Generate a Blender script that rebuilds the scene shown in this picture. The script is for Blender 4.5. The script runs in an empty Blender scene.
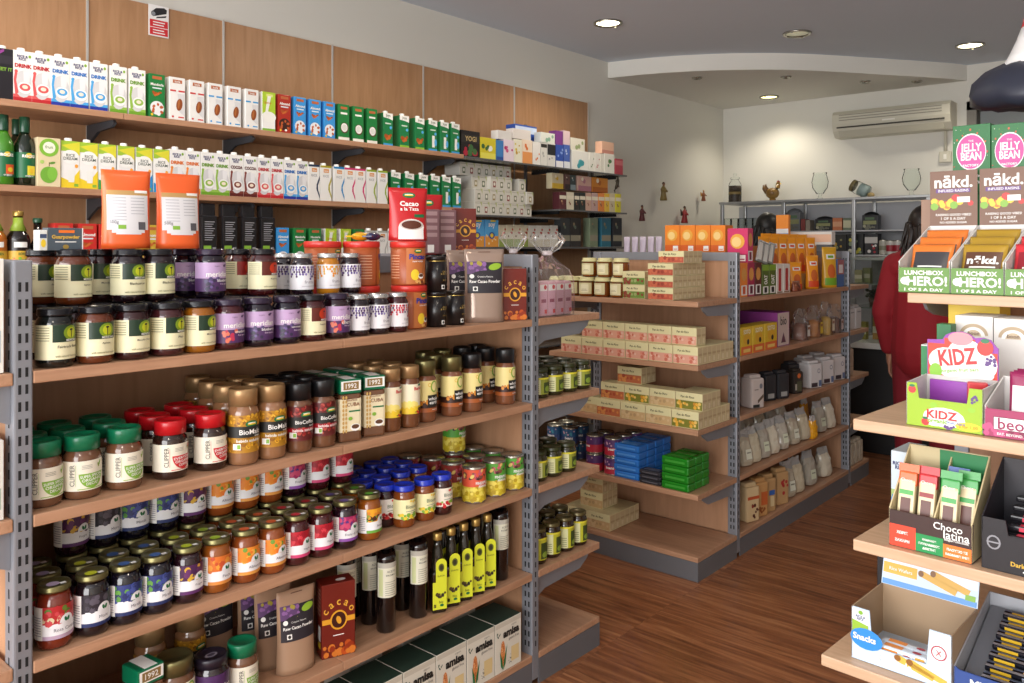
import bpy, bmesh, math, random
from mathutils import Vector, Matrix
from math import sin, cos, tan, pi, radians, ceil, sqrt
random.seed(11)
S = bpy.context.scene
COL = S.collection
# ------------------------------------------------------------------ camera
PHI = radians(40.85); F = 828.0; HX, HY, EYE = 512.0, 247.0, 1.45
cd = bpy.data.cameras.new('camera'); cam = bpy.data.objects.new('camera', cd); COL.objects.link(cam)
cam.location = (0, 0, EYE); cam.rotation_euler = (pi/2, 0, PHI)
cd.sensor_width = 36.0; cd.lens = 36.0*F/1024; cd.shift_y = -(341.5-HY)/1024; cd.clip_start = 0.05
S.camera = cam
# ------------------------------------------------------------------ world, daylight, exposure
w = bpy.data.worlds.new('world'); S.world = w; w.use_nodes = True
w.node_tree.nodes['Background'].inputs[0].default_value = (0.80, 0.90, 1.0, 1)
w.node_tree.nodes['Background'].inputs[1].default_value = 0.9
def area(name, loc, rot, sx, sy, power, col):
    l = bpy.data.lights.new(name, 'AREA'); l.shape = 'RECTANGLE'; l.size = sx; l.size_y = sy
    l.energy = power; l.color = col
    o = bpy.data.objects.new(name, l); COL.objects.link(o); o.location = loc; o.rotation_euler = rot
    return o
area('window_daylight', (-0.75, -2.55, 1.55), (pi/2, 0, 0), 5.0, 2.3, 260, (1.0, 0.985, 0.97))
S.view_settings.view_transform = 'Standard'; S.view_settings.look = 'None'
S.view_settings.exposure = 0.18; S.view_settings.gamma = 1.0; S.view_settings.use_curve_mapping = False

# ------------------------------------------------------------------ rays of the photograph's camera
def ray(px, py=HY):
    a = (px-HX)/F
    return Vector((-sin(PHI)+a*cos(PHI), cos(PHI)+a*sin(PHI), (HY-py)/F))
def yat(px, X): d = ray(px); return d.y*X/d.x
def xat(px, Y): d = ray(px); return d.x*Y/d.y
def zatX(px, py, X): d = ray(px, py); return EYE+d.z*X/d.x
def zatY(px, py, Y): d = ray(px, py); return EYE+d.z*Y/d.y
def atZ(px, py, Z): d = ray(px, py); t = Z; return Vector((d.x*t, d.y*t, EYE+d.z*t))   # Z = depth along view axis

# ------------------------------------------------------------------ materials
def lin(h):
    if isinstance(h, str):
        h = h.lstrip('#'); c = [int(h[i:i+2], 16)/255 for i in (0, 2, 4)]
    else: c = h
    return tuple((x/12.92 if x <= .04045 else ((x+.055)/1.055)**2.4) for x in c) + (1,)
MATS = {}
def M(col, rough=.45, metal=0., coat=0., emit=0.):
    k = (col, rough, metal, coat, emit)
    if k in MATS: return MATS[k]
    m = bpy.data.materials.new('paint_'+str(col).strip('#')); m.use_nodes = True
    b = m.node_tree.nodes['Principled BSDF']
    b.inputs['Base Color'].default_value = lin(col); b.inputs['Roughness'].default_value = rough
    b.inputs['Metallic'].default_value = metal; b.inputs['Coat Weight'].default_value = coat
    b.inputs['Coat Roughness'].default_value = .05
    if emit: b.inputs['Emission Color'].default_value = lin(col); b.inputs['Emission Strength'].default_value = emit
    MATS[k] = m; return m
def wood(name, c1, c2, axis, scale=7., rough=.42, stretch=14.):
    m = bpy.data.materials.new(name); m.use_nodes = True; nt = m.node_tree; N = nt.nodes; L = nt.links
    b = N['Principled BSDF']; b.inputs['Roughness'].default_value = rough
    tc = N.new('ShaderNodeTexCoord'); mp = N.new('ShaderNodeMapping')
    sc = [stretch]*3; sc['xyz'.index(axis)] = 1.0; mp.inputs['Scale'].default_value = sc
    L.new(tc.outputs['Object'], mp.inputs['Vector'])
    n = N.new('ShaderNodeTexNoise'); n.inputs['Scale'].default_value = scale; n.inputs['Detail'].default_value = 5; n.inputs['Distortion'].default_value = .8
    L.new(mp.outputs[0], n.inputs['Vector'])
    r = N.new('ShaderNodeValToRGB'); r.color_ramp.elements[0].position = .32; r.color_ramp.elements[1].position = .68
    r.color_ramp.elements[0].color = lin(c1); r.color_ramp.elements[1].color = lin(c2)
    L.new(n.outputs[0], r.inputs[0]); L.new(r.outputs[0], b.inputs['Base Color'])
    return m
W_SHELF = wood('beech_shelf', '#a67c5f', '#b98e70', 'y', 5.)
W_SHELFX = wood('beech_shelf_cross', '#a67c5f', '#b98e70', 'x', 5.)
W_DISP = wood('pale_beech_display', '#bd9a7a', '#cba98a', 'x', 5.)
W_PANEL = wood('beech_panel', '#a87d58', '#b78c66', 'z', 3.2, .4, 9.)
W_SIDE = wood('beech_side_panel', '#a67c5c', '#b58a6a', 'z', 3.2, .5, 9.)
GREY = M('#8a8d94', .38, .35); GREYD = M('#5b5d63', .5, .2); DARK = M('#1b1b1d', .7); SLOT = M('#141416', .8)
PLINTH = M('#6f7074', .45, .3); WHITE = M('#eceae4', .5); BLACK = M('#141313', .35)
def floor_mat():
    m = bpy.data.materials.new('laminate_floor'); m.use_nodes = True; nt = m.node_tree; N = nt.nodes; L = nt.links
    b = N['Principled BSDF']; b.inputs['Roughness'].default_value = .33
    tc = N.new('ShaderNodeTexCoord')
    br = N.new('ShaderNodeTexBrick'); br.offset = .37; br.offset_frequency = 1
    br.inputs['Scale'].default_value = 1; br.inputs['Brick Width'].default_value = 1.25; br.inputs['Row Height'].default_value = .15
    br.inputs['Mortar Size'].default_value = .0015; br.inputs['Mortar Smooth'].default_value = .1
    br.inputs['Color1'].default_value = (0, 0, 0, 1); br.inputs['Color2'].default_value = (1, 1, 1, 1); br.inputs['Mortar'].default_value = (.1, .1, .1, 1)
    L.new(tc.outputs['Object'], br.inputs['Vector'])
    mp = N.new('ShaderNodeMapping'); mp.inputs['Scale'].default_value = (1., 14, 1); L.new(tc.outputs['Object'], mp.inputs['Vector'])
    ad = N.new('ShaderNodeVectorMath'); ad.operation = 'MULTIPLY_ADD'; ad.inputs[1].default_value = (7, 3, 5)
    L.new(br.outputs['Color'], ad.inputs[0]); L.new(mp.outputs[0], ad.inputs[2])
    n = N.new('ShaderNodeTexNoise'); n.inputs['Scale'].default_value = 2.2; n.inputs['Detail'].default_value = 6; n.inputs['Distortion'].default_value = 1.2
    L.new(ad.outputs[0], n.inputs['Vector'])
    r = N.new('ShaderNodeValToRGB'); e = r.color_ramp.elements
    e[0].position = .3; e[0].color = lin('#6a3f27'); e[1].position = .72; e[1].color = lin('#b57c52')
    x = e.new(.5); x.color = lin('#945c39')
    L.new(n.outputs[0], r.inputs[0])
    mx = N.new('ShaderNodeMix'); mx.data_type = 'RGBA'; mx.blend_type = 'MULTIPLY'; mx.inputs[0].default_value = .45
    r2 = N.new('ShaderNodeValToRGB'); r2.color_ramp.elements[0].color = (.62, .60, .58, 1); r2.color_ramp.elements[1].color = (1, 1, 1, 1)
    L.new(br.outputs['Color'], r2.inputs[0]); L.new(r.outputs[0], mx.inputs[6]); L.new(r2.outputs[0], mx.inputs[7])
    L.new(mx.outputs[2], b.inputs['Base Color'])
    return m
def paint_wall(name, c, bump=.02):
    m = bpy.data.materials.new(name); m.use_nodes = True; nt = m.node_tree; N = nt.nodes; L = nt.links
    b = N['Principled BSDF']; b.inputs['Roughness'].default_value = .75; b.inputs['Base Color'].default_value = lin(c)
    n = N.new('ShaderNodeTexNoise'); n.inputs['Scale'].default_value = 120
    bp = N.new('ShaderNodeBump'); bp.inputs['Strength'].default_value = bump
    L.new(n.outputs[0], bp.inputs['Height']); L.new(bp.outputs[0], b.inputs['Normal'])
    return m
def clear(name, tint, fac, rough=.08, edge=.16):
    m = bpy.data.materials.new(name); m.use_nodes = True; nt = m.node_tree; N = nt.nodes; L = nt.links
    N.remove(N['Principled BSDF']); o = N['Material Output']
    t = N.new('ShaderNodeBsdfTransparent'); t.inputs[0].default_value = lin(tint)
    g = N.new('ShaderNodeBsdfGlossy'); g.inputs['Roughness'].default_value = rough; g.inputs[0].default_value = (1, 1, 1, 1)
    d = N.new('ShaderNodeBsdfDiffuse'); d.inputs[0].default_value = (.85, .85, .85, 1)
    lw = N.new('ShaderNodeLayerWeight'); lw.inputs[0].default_value = edge
    a = N.new('ShaderNodeMixShader'); a.inputs[0].default_value = fac; c = N.new('ShaderNodeMixShader')
    L.new(t.outputs[0], a.inputs[1]); L.new(d.outputs[0], a.inputs[2])
    L.new(lw.outputs['Fresnel'], c.inputs[0]); L.new(a.outputs[0], c.inputs[1]); L.new(g.outputs[0], c.inputs[2]); L.new(c.outputs[0], o.inputs[0])
    return m
GLASS = clear('clear_glass', '#fbfdfc', .01, .08, .09); CELLO = clear('cellophane', '#fdfdfd', .06, .1); SHELFGLASS = clear('smoked_shelf_glass', '#5d6a66', .15)

# ------------------------------------------------------------------ text
TXT = {}
def glyphs(body, bold=.012):
    k = (body, bold)
    if k not in TXT:
        c = bpy.data.curves.new('txt', 'FONT'); c.body = body; c.resolution_u = 2; c.offset = bold; c.fill_mode = 'FRONT'
        c.align_x = 'CENTER'; c.space_line = .82
        o = bpy.data.objects.new('txt', c); me = bpy.data.meshes.new_from_object(o)
        vs = [(v.co.x, v.co.y) for v in me.vertices]; fs = [tuple(p.vertices) for p in me.polygons]
        fl = [me.polygons[i].normal.z < 0 for i in range(len(fs))]
        fs = [tuple(reversed(f)) if q else f for f, q in zip(fs, fl)]
        bpy.data.meshes.remove(me); bpy.data.objects.remove(o); bpy.data.curves.remove(c)
        if not vs: vs = [(0, 0)]
        x0 = min(v[0] for v in vs); x1 = max(v[0] for v in vs); y0 = min(v[1] for v in vs); y1 = max(v[1] for v in vs)
        vs = [(v[0]-(x0+x1)/2, v[1]-(y0+y1)/2) for v in vs]
        TXT[k] = (vs, fs, max(x1-x0, 1e-4), max(y1-y0, 1e-4))
    return TXT[k]

# ------------------------------------------------------------------ mesh builder
def flat(y): return lambda u, v, l: (u, y-l, v)
def flatx(x): return lambda u, v, l: (x-l, -u, v)          # the left side (-x), u to the viewer's right
def flattop(z): return lambda u, v, l: (u, v, z+l)
def cyl(r): return lambda u, v, l: ((r+l)*sin(u/r), -(r+l)*cos(u/r), v)
class MB:
    def __init__(s): s.v = []; s.f = []; s.mi = []; s.sm = []; s.mats = []; s.map = flat(0); s.step = 9.; s.both = False
    def _m(s, m):
        if m not in s.mats: s.mats.append(m)
        return s.mats.index(m)
    def add(s, vs, fs, mat, smooth=False):
        o = len(s.v); s.v += [tuple(p) for p in vs]; i = s._m(mat)
        for f in fs: s.f.append(tuple(o+k for k in f)); s.mi.append(i); s.sm.append(smooth)
        return s
    def box(s, x0, y0, z0, x1, y1, z1, mat, bev=0, xf=None):
        bm = bmesh.new(); bmesh.ops.create_cube(bm, size=1)
        for v in bm.verts: v.co = Vector(((x0+x1)/2+v.co.x*(x1-x0), (y0+y1)/2+v.co.y*(y1-y0), (z0+z1)/2+v.co.z*(z1-z0)))
        if bev: bmesh.ops.bevel(bm, geom=bm.edges[:], offset=min(bev, .45*min(abs(x1-x0), abs(y1-y0), abs(z1-z0))), segments=2, profile=.6, affect='EDGES')
        if xf is not None: bm.transform(xf)
        bm.verts.index_update()
        s.add([v.co for v in bm.verts], [[v.index for v in f.verts] for f in bm.faces], mat); bm.free(); return s
    def lathe(s, prof, mat, n=20, cx=0, cy=0, smooth=True, sx=1, sy=1, xf=None, rot=0.):
        vs = []; fs = []; k = len(prof)
        for r, z in prof:
            for j in range(n):
                a = 2*pi*j/n+rot; vs.append(Vector((cx+r*sx*cos(a), cy+r*sy*sin(a), z)))
        for i in range(k-1):
            for j in range(n):
                q = (j+1) % n; fs.append((i*n+j, i*n+q, (i+1)*n+q, (i+1)*n+j))
        if prof[0][0] > 1e-5: fs.append(tuple(reversed(range(n))))
        if prof[-1][0] > 1e-5: fs.append(tuple((k-1)*n+j for j in range(n)))
        if xf is not None: vs = [xf @ v for v in vs]
        return s.add(vs, fs, mat, smooth)
    def tube(s, pts, rad, mat, n=8, smooth=True):
        pts = [Vector(p) for p in pts]; vs = []; fs = []
        if not hasattr(rad, '__len__'): rad = [rad]*len(pts)
        up = Vector((0, 0, 1))
        for i, p in enumerate(pts):
            t = (pts[min(i+1, len(pts)-1)]-pts[max(i-1, 0)]).normalized()
            a = t.cross(up if abs(t.z) < .95 else Vector((1, 0, 0))).normalized(); b = t.cross(a)
            for j in range(n): vs.append(p+a*rad[i]*cos(2*pi*j/n)+b*rad[i]*sin(2*pi*j/n))
        for i in range(len(pts)-1):
            for j in range(n):
                q = (j+1) % n; fs.append((i*n+j, (i+1)*n+j, (i+1)*n+q, i*n+q))
        fs.append(tuple(range(n))); fs.append(tuple(reversed(range((len(pts)-1)*n, len(pts)*n))))
        return s.add(vs, fs, mat, smooth)
    def prism(s, poly, mat, h0, h1, ax):     # poly of 2-D points extruded along axis ax
        def P(a, b, h): return {'x': (h, a, b), 'y': (a, h, b), 'z': (a, b, h)}[ax]
        n = len(poly); vs = [P(a, b, h0) for a, b in poly]+[P(a, b, h1) for a, b in poly]
        fs = [tuple(range(n)), tuple(range(2*n-1, n-1, -1))]+[(i, i+n, (i+1) % n+n, (i+1) % n) for i in range(n)]
        return s.add(vs, fs, mat)
    def ellipsoid(s, c, r, mat, n=12, xf=None):
        prof = []; k = max(6, n//2+2)
        for i in range(k+1):
            a = -pi/2+pi*i/k; prof.append((cos(a), sin(a)))
        m = Matrix.Translation(c) @ Matrix.Diagonal((r[0], r[1], r[2], 1))
        if xf is not None: m = xf @ m
        return s.lathe([(max(0, p), z) for p, z in prof], mat, n, xf=m)
    # art on a face, in metres: u to the viewer's right, v up
    def rect(s, u0, v0, u1, v1, mat, lift=.0004):
        if u1 < u0: u0, u1 = u1, u0
        us = [u0]+[q*s.step for q in range(int(u0/s.step)-1, int(u1/s.step)+2) if u0+1e-5 < q*s.step < u1-1e-5]+[u1]   # cut at shared lines so layers follow each other
        n = len(us)-1; vs = []; fs = []; k = max(1, int(ceil(abs(v1-v0)/s.step))) if s.both else 1
        for i in range(n+1):
            for j in range(k+1): vs.append(s.map(us[i], v0+(v1-v0)*j/k, lift))
        for i in range(n):
            for j in range(k): a = i*(k+1)+j; fs.append((a, a+k+1, a+k+2, a+1))
        return s.add(vs, fs, mat, True)
    def ell(s, cu, cv, ru, rv, mat, lift=.0008, n=12, a0=0, a1=2*pi, rot=0.):
        vs = [s.map(cu, cv, lift)]; full = abs(a1-a0-2*pi) < 1e-6
        for i in range(n+1):
            a = a0+(a1-a0)*i/n; x = ru*cos(a); y = rv*sin(a)
            vs.append(s.map(cu+x*cos(rot)-y*sin(rot), cv+x*sin(rot)+y*cos(rot), lift))
        k = int(ceil(max(ru, rv)/s.step)) if s.step < 1 else 1
        if k < 2: return s.add(vs, [(0, i+1, i+2) for i in range(n)], mat, True)
        vs = vs[:1]; fs = [(0, i+1, i+2) for i in range(n)]
        for q in range(1, k+1):
            for i in range(n+1):
                a = a0+(a1-a0)*i/n; x = ru*cos(a)*q/k; y = rv*sin(a)*q/k
                vs.append(s.map(cu+x*cos(rot)-y*sin(rot), cv+x*sin(rot)+y*cos(rot), lift))
            if q > 1: o = 1+(q-2)*(n+1); fs += [(o+i, o+i+n+1, o+i+n+2, o+i+1) for i in range(n)]
        return s.add(vs, fs, mat, True)
    def poly(s, pts, mat, lift=.0008): return s.add([s.map(a, b, lift) for a, b in pts], [tuple(range(len(pts)))], mat)
    def text(s, body, cu, cv, mat, W=None, H=None, rot=0., lift=.0012, bold=.012):
        vs, fs, w, h = glyphs(body, bold)
        a = W/w if W else H/h; b = H/h if H else a
        out = []
        for x, y in vs:
            x *= a; y *= b; out.append(s.map(cu+x*cos(rot)-y*sin(rot), cv+x*sin(rot)+y*cos(rot), lift))
        return s.add(out, fs, mat)
    def speck(s, n, u0, v0, u1, v1, r0, r1, mats, seed=1, lift=.0007, asp=1.):
        R = random.Random(seed)
        for i in range(n):
            r = R.uniform(r0, r1); s.ell(R.uniform(u0, u1), max(R.uniform(v0, v1), r*max(1, asp)+.0006), r, r*asp, R.choice(mats), lift+i*.000012, 7, rot=R.uniform(0, 3))
        return s
    def mesh(s, name):
        me = bpy.data.meshes.new(name); me.from_pydata(s.v, [], s.f)
        for m in s.mats: me.materials.append(m)
        me.polygons.foreach_set('material_index', s.mi); me.polygons.foreach_set('use_smooth', s.sm)
        me.update(); return me

# ------------------------------------------------------------------ objects
def obj(name, mb, parent=None, label=None, loc=None, rz=0.):
    me = mb.mesh(name) if isinstance(mb, MB) else mb
    o = bpy.data.objects.new(name, me); COL.objects.link(o)
    if parent is not None: o.parent = parent
    if loc is not None: o.location = loc
    o.rotation_euler.z = rz
    if label: o['label'] = label
    return o
USED = {}
def tag(o, label, cat, group=None, kind=None):
    o['label'] = label; o['category'] = cat
    if group: o['group'] = group
    if kind: o['kind'] = kind
    USED.setdefault(label, []).append(o.name)
    n = len(label.split())
    if n < 4 or n > 16: print('LABEL WORDS', n, label)
    return o
def thing(name, label, cat, loc, rz=0., group=None):
    o = bpy.data.objects.new(name, None); COL.objects.link(o); o.location = loc; o.rotation_euler.z = rz; o.empty_display_size = .05
    return tag(o, label, cat, group)
def struct(name, mb):
    o = obj(name, mb); o['kind'] = 'structure'; return o
# a prototype: (thing name, category, [(part name, mesh, parent index or None, part label)]); root mesh None -> Empty
class Proto:
    def __init__(s, name, cat, root=None): s.name = name; s.cat = cat; s.root = root.mesh(name) if root else None; s.parts = []
    def part(s, name, mb, under=None, label=None): s.parts.append((name, mb.mesh(name), under, label)); return s
def put(p, loc, rz, label, group=None, tilt=None, scale=None):
    o = bpy.data.objects.new(p.name, p.root); COL.objects.link(o); o.location = (loc[0], loc[1], loc[2]+.0006)
    o.rotation_euler = (tilt[0], tilt[1], rz) if tilt else (0, 0, rz)
    if scale: o.scale = scale
    tag(o, label, p.cat, group); made = []
    for n, me, under, lb in p.parts:
        c = bpy.data.objects.new(n, me); COL.objects.link(c); c.parent = o if under is None else made[under]
        if lb: c['label'] = lb
        made.append(c)
    return o
ORD = ['first', 'second', 'third', 'fourth', 'fifth', 'sixth', 'seventh', 'eighth', 'ninth', 'tenth', 'eleventh', 'twelfth', 'thirteenth', 'fourteenth', 'fifteenth', 'sixteenth', 'seventeenth', 'eighteenth', 'nineteenth', 'twentieth', 'twenty-first', 'twenty-second', 'twenty-third', 'twenty-fourth', 'twenty-fifth', 'twenty-sixth', 'twenty-seventh', 'twenty-eighth', 'twenty-ninth', 'thirtieth']
R90 = pi/2
# ------------------------------------------------------------------ room
XL, YB, ZC, XR, YF = -3.72, 7.45, 2.915, 2.4, -2.6
WALLM = paint_wall('wall_paint', '#d9d7ce'); CEILM = paint_wall('ceiling_paint', '#ced6e2'); SOFM = paint_wall('soffit_paint', '#dcdad2')
struct('floor', MB().box(XL-.1, YF-.6, -.05, XR+.1, YB+2.1, 0, floor_mat()))
struct('ceiling', MB().box(XL-.1, YF-.1, ZC, XR+.1, YB+2.1, ZC+.1, CEILM))
struct('wall_left', MB().box(XL-.1, YF-.1, 0, XL, YB+.1, ZC, WALLM))
struct('wall_right', MB().box(XR, YF-.1, 0, XR+.1, YB+2.1, ZC, WALLM))
XD = xat(967, YB)
mb = MB().box(XL, YB, 0, XD, YB+.12, ZC, WALLM); mb.box(XD, YB, 2.62, -.55, YB+.12, ZC, WALLM); mb.box(-.55, YB, 0, XR, YB+.12, ZC, WALLM)
struct('wall_back', mb)
struct('wall_passage', MB().box(XL, YB+1.9, 0, XR, YB+2.0, ZC, WALLM))
mb = MB(); tm = M('#77736b', .5)
mb.box(XD-.0, YB-.012, 0, XD+.07, YB+.13, 2.62, tm); mb.box(-.62, YB-.012, 0, -.55, YB+.13, 2.62, tm); mb.box(XD, YB-.012, 2.55, -.55, YB+.13, 2.62, tm)
struct('trim_1', mb)
# shop front with its window behind the camera
mb = MB(); mb.box(XL, YF-.1, 0, -3.35, YF, ZC, WALLM); mb.box(1.85, YF-.1, 0, XR, YF, ZC, WALLM)
mb.box(-3.35, YF-.1, 2.75, 1.85, YF, ZC, WALLM); mb.box(-3.35, YF-.1, 0, 1.85, YF, .35, WALLM); struct('wall_front', mb)
mb = MB()
for x in (-3.35, -1.65, .1, 1.80): mb.box(x, YF-.08, .35, x+.05, YF-.02, 2.75, GREY)
mb.box(-3.35, YF-.08, .35, 1.85, YF-.02, .4, GREY); mb.box(-3.35, YF-.08, 2.7, 1.85, YF-.02, 2.75, GREY); struct('window_1', mb)
struct('baseboard_left', MB().box(XL, YF, 0, XL+.015, YB, .09, M('#8d7b66', .5)))
struct('baseboard_back', MB().box(XL+.015, YB-.015, 0, XD-.02, YB, .09, M('#8d7b66', .5)))
# lowered ceiling with its curved fascia
ZS = 2.79
arc = []
for px, py in ((608.5, 78), (650.6, 73.9), (696, 71.1), (741, 69.8), (786.6, 69.8), (831.9, 71.6), (877, 74.3), (922.5, 80.6)):
    Z = (ZS-EYE)*F/(HY-py); p = atZ(px, py, Z); arc.append((p.x, p.y))
def smooth_arc(a, n=6):
    out = []
    for i in range(len(a)-1):
        p0 = a[max(i-1, 0)]; p1 = a[i]; p2 = a[i+1]; p3 = a[min(i+2, len(a)-1)]
        for k in range(n):
            t = k/n
            out.append(tuple(.5*((2*p1[j])+(-p0[j]+p2[j])*t+(2*p0[j]-5*p1[j]+4*p2[j]-p3[j])*t*t+(-p0[j]+3*p1[j]-3*p2[j]+p3[j])*t**3) for j in (0, 1)))
    return out+[a[-1]]
arc[0] = (XL, arc[0][1]); arc = [q for q in arc if q[1] < YB-.4]+[(xat(945, YB-.22), YB-.22), (XD, YB)]; arcs = smooth_arc(arc)
poly = arcs+[(arcs[-1][0], YB), (XL, YB)]
struct('trim_2', MB().prism(poly, SOFM, ZS, ZC, 'z'))

# ------------------------------------------------------------------ ceiling lamps
def spot(loc, e, ang=2.4, col=(1, .9, .74), r=.05):
    l = bpy.data.lights.new('downlight_bulb', 'SPOT'); l.energy = e; l.spot_size = ang; l.spot_blend = .7; l.color = col; l.shadow_soft_size = r
    o = bpy.data.objects.new('downlight_bulb', l); COL.objects.link(o); o.location = loc; return o
LAMP = M('#fff6cf', .4, emit=7.); UNLIT_GLOW = M('#d8d4b4', .3, emit=.25); CHROME = M('#a9a69c', .2, .9); LAMPY = M('#fff3a8', .4, emit=3.5)  # the switched-off lamp's diffuser is given a faint glow of its own
def downlight(px, py, z, r, lit, label, power=0):
    Z = (z-EYE)*F/(HY-py); p = atZ(px, py, Z)
    t = thing('ceiling_downlight', label, 'ceiling light', (p.x, p.y, z), 0, 'recessed ceiling lights')
    obj('rim', MB().lathe([(r*.8, -.001), (r*.82, -.009), (r*.97, -.012), (r, -.006), (r, 0), (r*.8, 0)], CHROME, 28), t)
    obj('diffuser', MB().lathe([(.0, -.004), (r*.8, -.004), (r*.8, -.001), (0, -.001)], lit, 24), t)
    obj('clip', MB().box(-.006, -r*.99, -.016, .006, -r*.9, -.006, CHROME), t); obj('clip', MB().box(-.006, r*.9, -.016, .006, r*.99, -.006, CHROME), t)
    if power: spot((p.x, p.y, z-.03), power)
downlight(608, 22.5, ZC, .095, LAMP, 'lit round downlight on the upper ceiling at left', 30)
downlight(797, 33, ZC, .095, UNLIT_GLOW, 'unlit round downlight in the middle of the upper ceiling')
downlight(970, 45, ZC, .098, LAMP, 'lit round downlight on the upper ceiling beside the hanging navy inflatable', 30)
downlight(769, 96.5, ZS, .085, LAMPY, 'lit yellowish round downlight in the lowered curved ceiling', 20)
for i, (px, py) in enumerate(((697, 77.5), (786, 76.7), (865, 81.3), (917, 90))):
    Z = (ZS-EYE)*F/(HY-py); p = atZ(px, py, Z); p.y = min(p.y, YB-.25)
    if i == 3: p.x = xat(917, p.y)
    t = thing('ceiling_spotlight', 'small unlit chrome spotlight, %s from left along the lowered curved ceiling' % ORD[i], 'ceiling light', (p.x, p.y, ZS), 0, 'small spotlights in the lowered ceiling')
    obj('rim', MB().lathe([(.022, -.002), (.024, -.012), (.036, -.012), (.042, -.003), (.042, 0), (.022, 0)], CHROME, 20), t)
    obj('bulb', MB().lathe([(0, -.006), (.022, -.005), (.022, -.002), (0, -.002)], M('#3a3730', .2), 16), t)
# unseen downlights added to brighten the floor and shelf tops from above
for i, (x, y) in enumerate(((-2.75, 2.9), (-2.75, 1.2), (-.6, 1.1), (.9, 2.6), (-2.2, -.7), (.2, -.7), (-1.2, 4.4))):
    if i < 6:
        t = thing('ceiling_downlight', 'added unseen fill downlight on the ceiling nearer the shop front, %s of six' % ORD[i], 'ceiling light', (x, y, ZC), 0, 'recessed ceiling lights')
        obj('rim', MB().lathe([(.076, -.001), (.078, -.009), (.092, -.012), (.095, -.006), (.095, 0), (.076, 0)], CHROME, 24), t); obj('diffuser', MB().lathe([(.0, -.004), (.076, -.004), (.076, -.001), (0, -.001)], LAMP, 20), t)
        spot((x, y, ZC-.03), (30, 30, 20, 16, 26, 20)[i], 2.7)

# ------------------------------------------------------------------ air conditioner, socket, sign
YA = YB-.22
x0 = xat(832, YA); x1 = xat(950, YA); zt = zatY(890, 106, YA); zb = zatY(890, 132.5, YA); acm = M('#cbc7b6', .45)
t = thing('air_conditioner', 'cream wall-mounted air conditioner high on the back wall', 'air conditioner', ((x0+x1)/2, YB, zb)); hw = (x1-x0)/2; h = zt-zb
prof = [(0, 0), (-.15, 0), (-.2, .05), (-.22, .11), (-.22, h-.03), (-.19, h), (0, h)]
m = MB().prism(prof, acm, -hw, hw, 'x'); case = obj('casing', m, t)
m = MB()
for z in (.62, .72, .82): m.box(-hw+.06, -.226, h*z, hw-.06, -.219, h*z+.006, M('#8f8b7c', .5))
obj('intake_grille', m, case)
xf = Matrix.Translation((0, -.19, .035)) @ Matrix.Rotation(radians(25), 4, 'X')
obj('louvre', MB().box(-hw+.05, -.006, -.035, hw-.05, .006, .02, M('#b9b5a4', .4), xf=xf).box(-hw+.04, -.224, h*.33, hw-.04, -.216, h*.33+.012, M('#3b382f', .6)), t)
obj('badge', MB().box(-.05, -.2225, h*.48, .05, -.2195, h*.48+.012, M('#e8e6dc', .3)), case)
xs = xat(946, YB); zs = zatY(946, 157, YB)
t = thing('wall_switch', 'small cream switch box below the air conditioner', 'switch', (xs, YB, zs))
obj('plate', MB().box(-.045, -.03, -.045, .045, 0, .045, acm, .006), t)
obj('rocker', MB().box(-.012, -.035, -.02, .012, -.029, .02, M('#f0eee4', .3), .002), t)
obj('conduit', MB().tube([(.0, -.015, .045), (0, -.015, .28)], .012, acm, 10), t)

# ------------------------------------------------------------------ wall shelving on the left
XW, XS = -3.70, -3.40
HS = (1.995, 1.68, 1.36, 1.04, .72, .40)
t = thing('wall_shelving', 'long beech-panelled wall shelving with grey brackets along the left wall', 'shelving', (XW, 0, 0))
seams = [-.05, .70] + [yat(p, XW) for p in (87, 223, 332, 423, 514, 588)]
for a, b in zip(seams[:-1], seams[1:]):
    obj('back_panel', MB().box(-.018, a+.004, .1, 0, b-.004, 2.55, W_PANEL), t)
for y in seams:
    m = MB().box(-.004, y-.0045, .08, .006, y+.0045, 2.555, M('#c9c7c2', .35, .4))
    obj('upright', m, t)
YE = yat(464, XS)
mids = [-.05, .70] + [yat(p, XS) for p in (124,)] + [seams[3]+.03, seams[4]+.02, YE]
for z in HS:
    for a, b in ((-.05, mids[2]), (mids[2], seams[4]), (seams[4], YE)):
        obj('shelf', MB().box(0, a+.0008, z-.025, XS-XW, b-.0008, z, W_SHELF, .002), t)
    for y in seams[1:6]:
        if y > YE+.05: continue
        br = [(.012, -.026), (.26, -.026), (.275, -.04), (.25, -.055), (.12, -.062), (.04, -.10), (.012, -.115)]
        obj('bracket', MB().prism(br, M('#42454b', .5, .3), y-.006, y+.006, 'y') if 0 else MB().add(
            [(a, y-.006, z+b) for a, b in br]+[(a, y+.006, z+b) for a, b in br],
            [tuple(range(7)), tuple(range(13, 6, -1))]+[(i, (i+1) % 7, (i+1) % 7+7, i+7) for i in range(7)], M('#43464c', .5, .3)), t)
obj('plinth', MB().box(0, -.05, 0, .3, seams[-1], .1, PLINTH), t)
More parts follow.
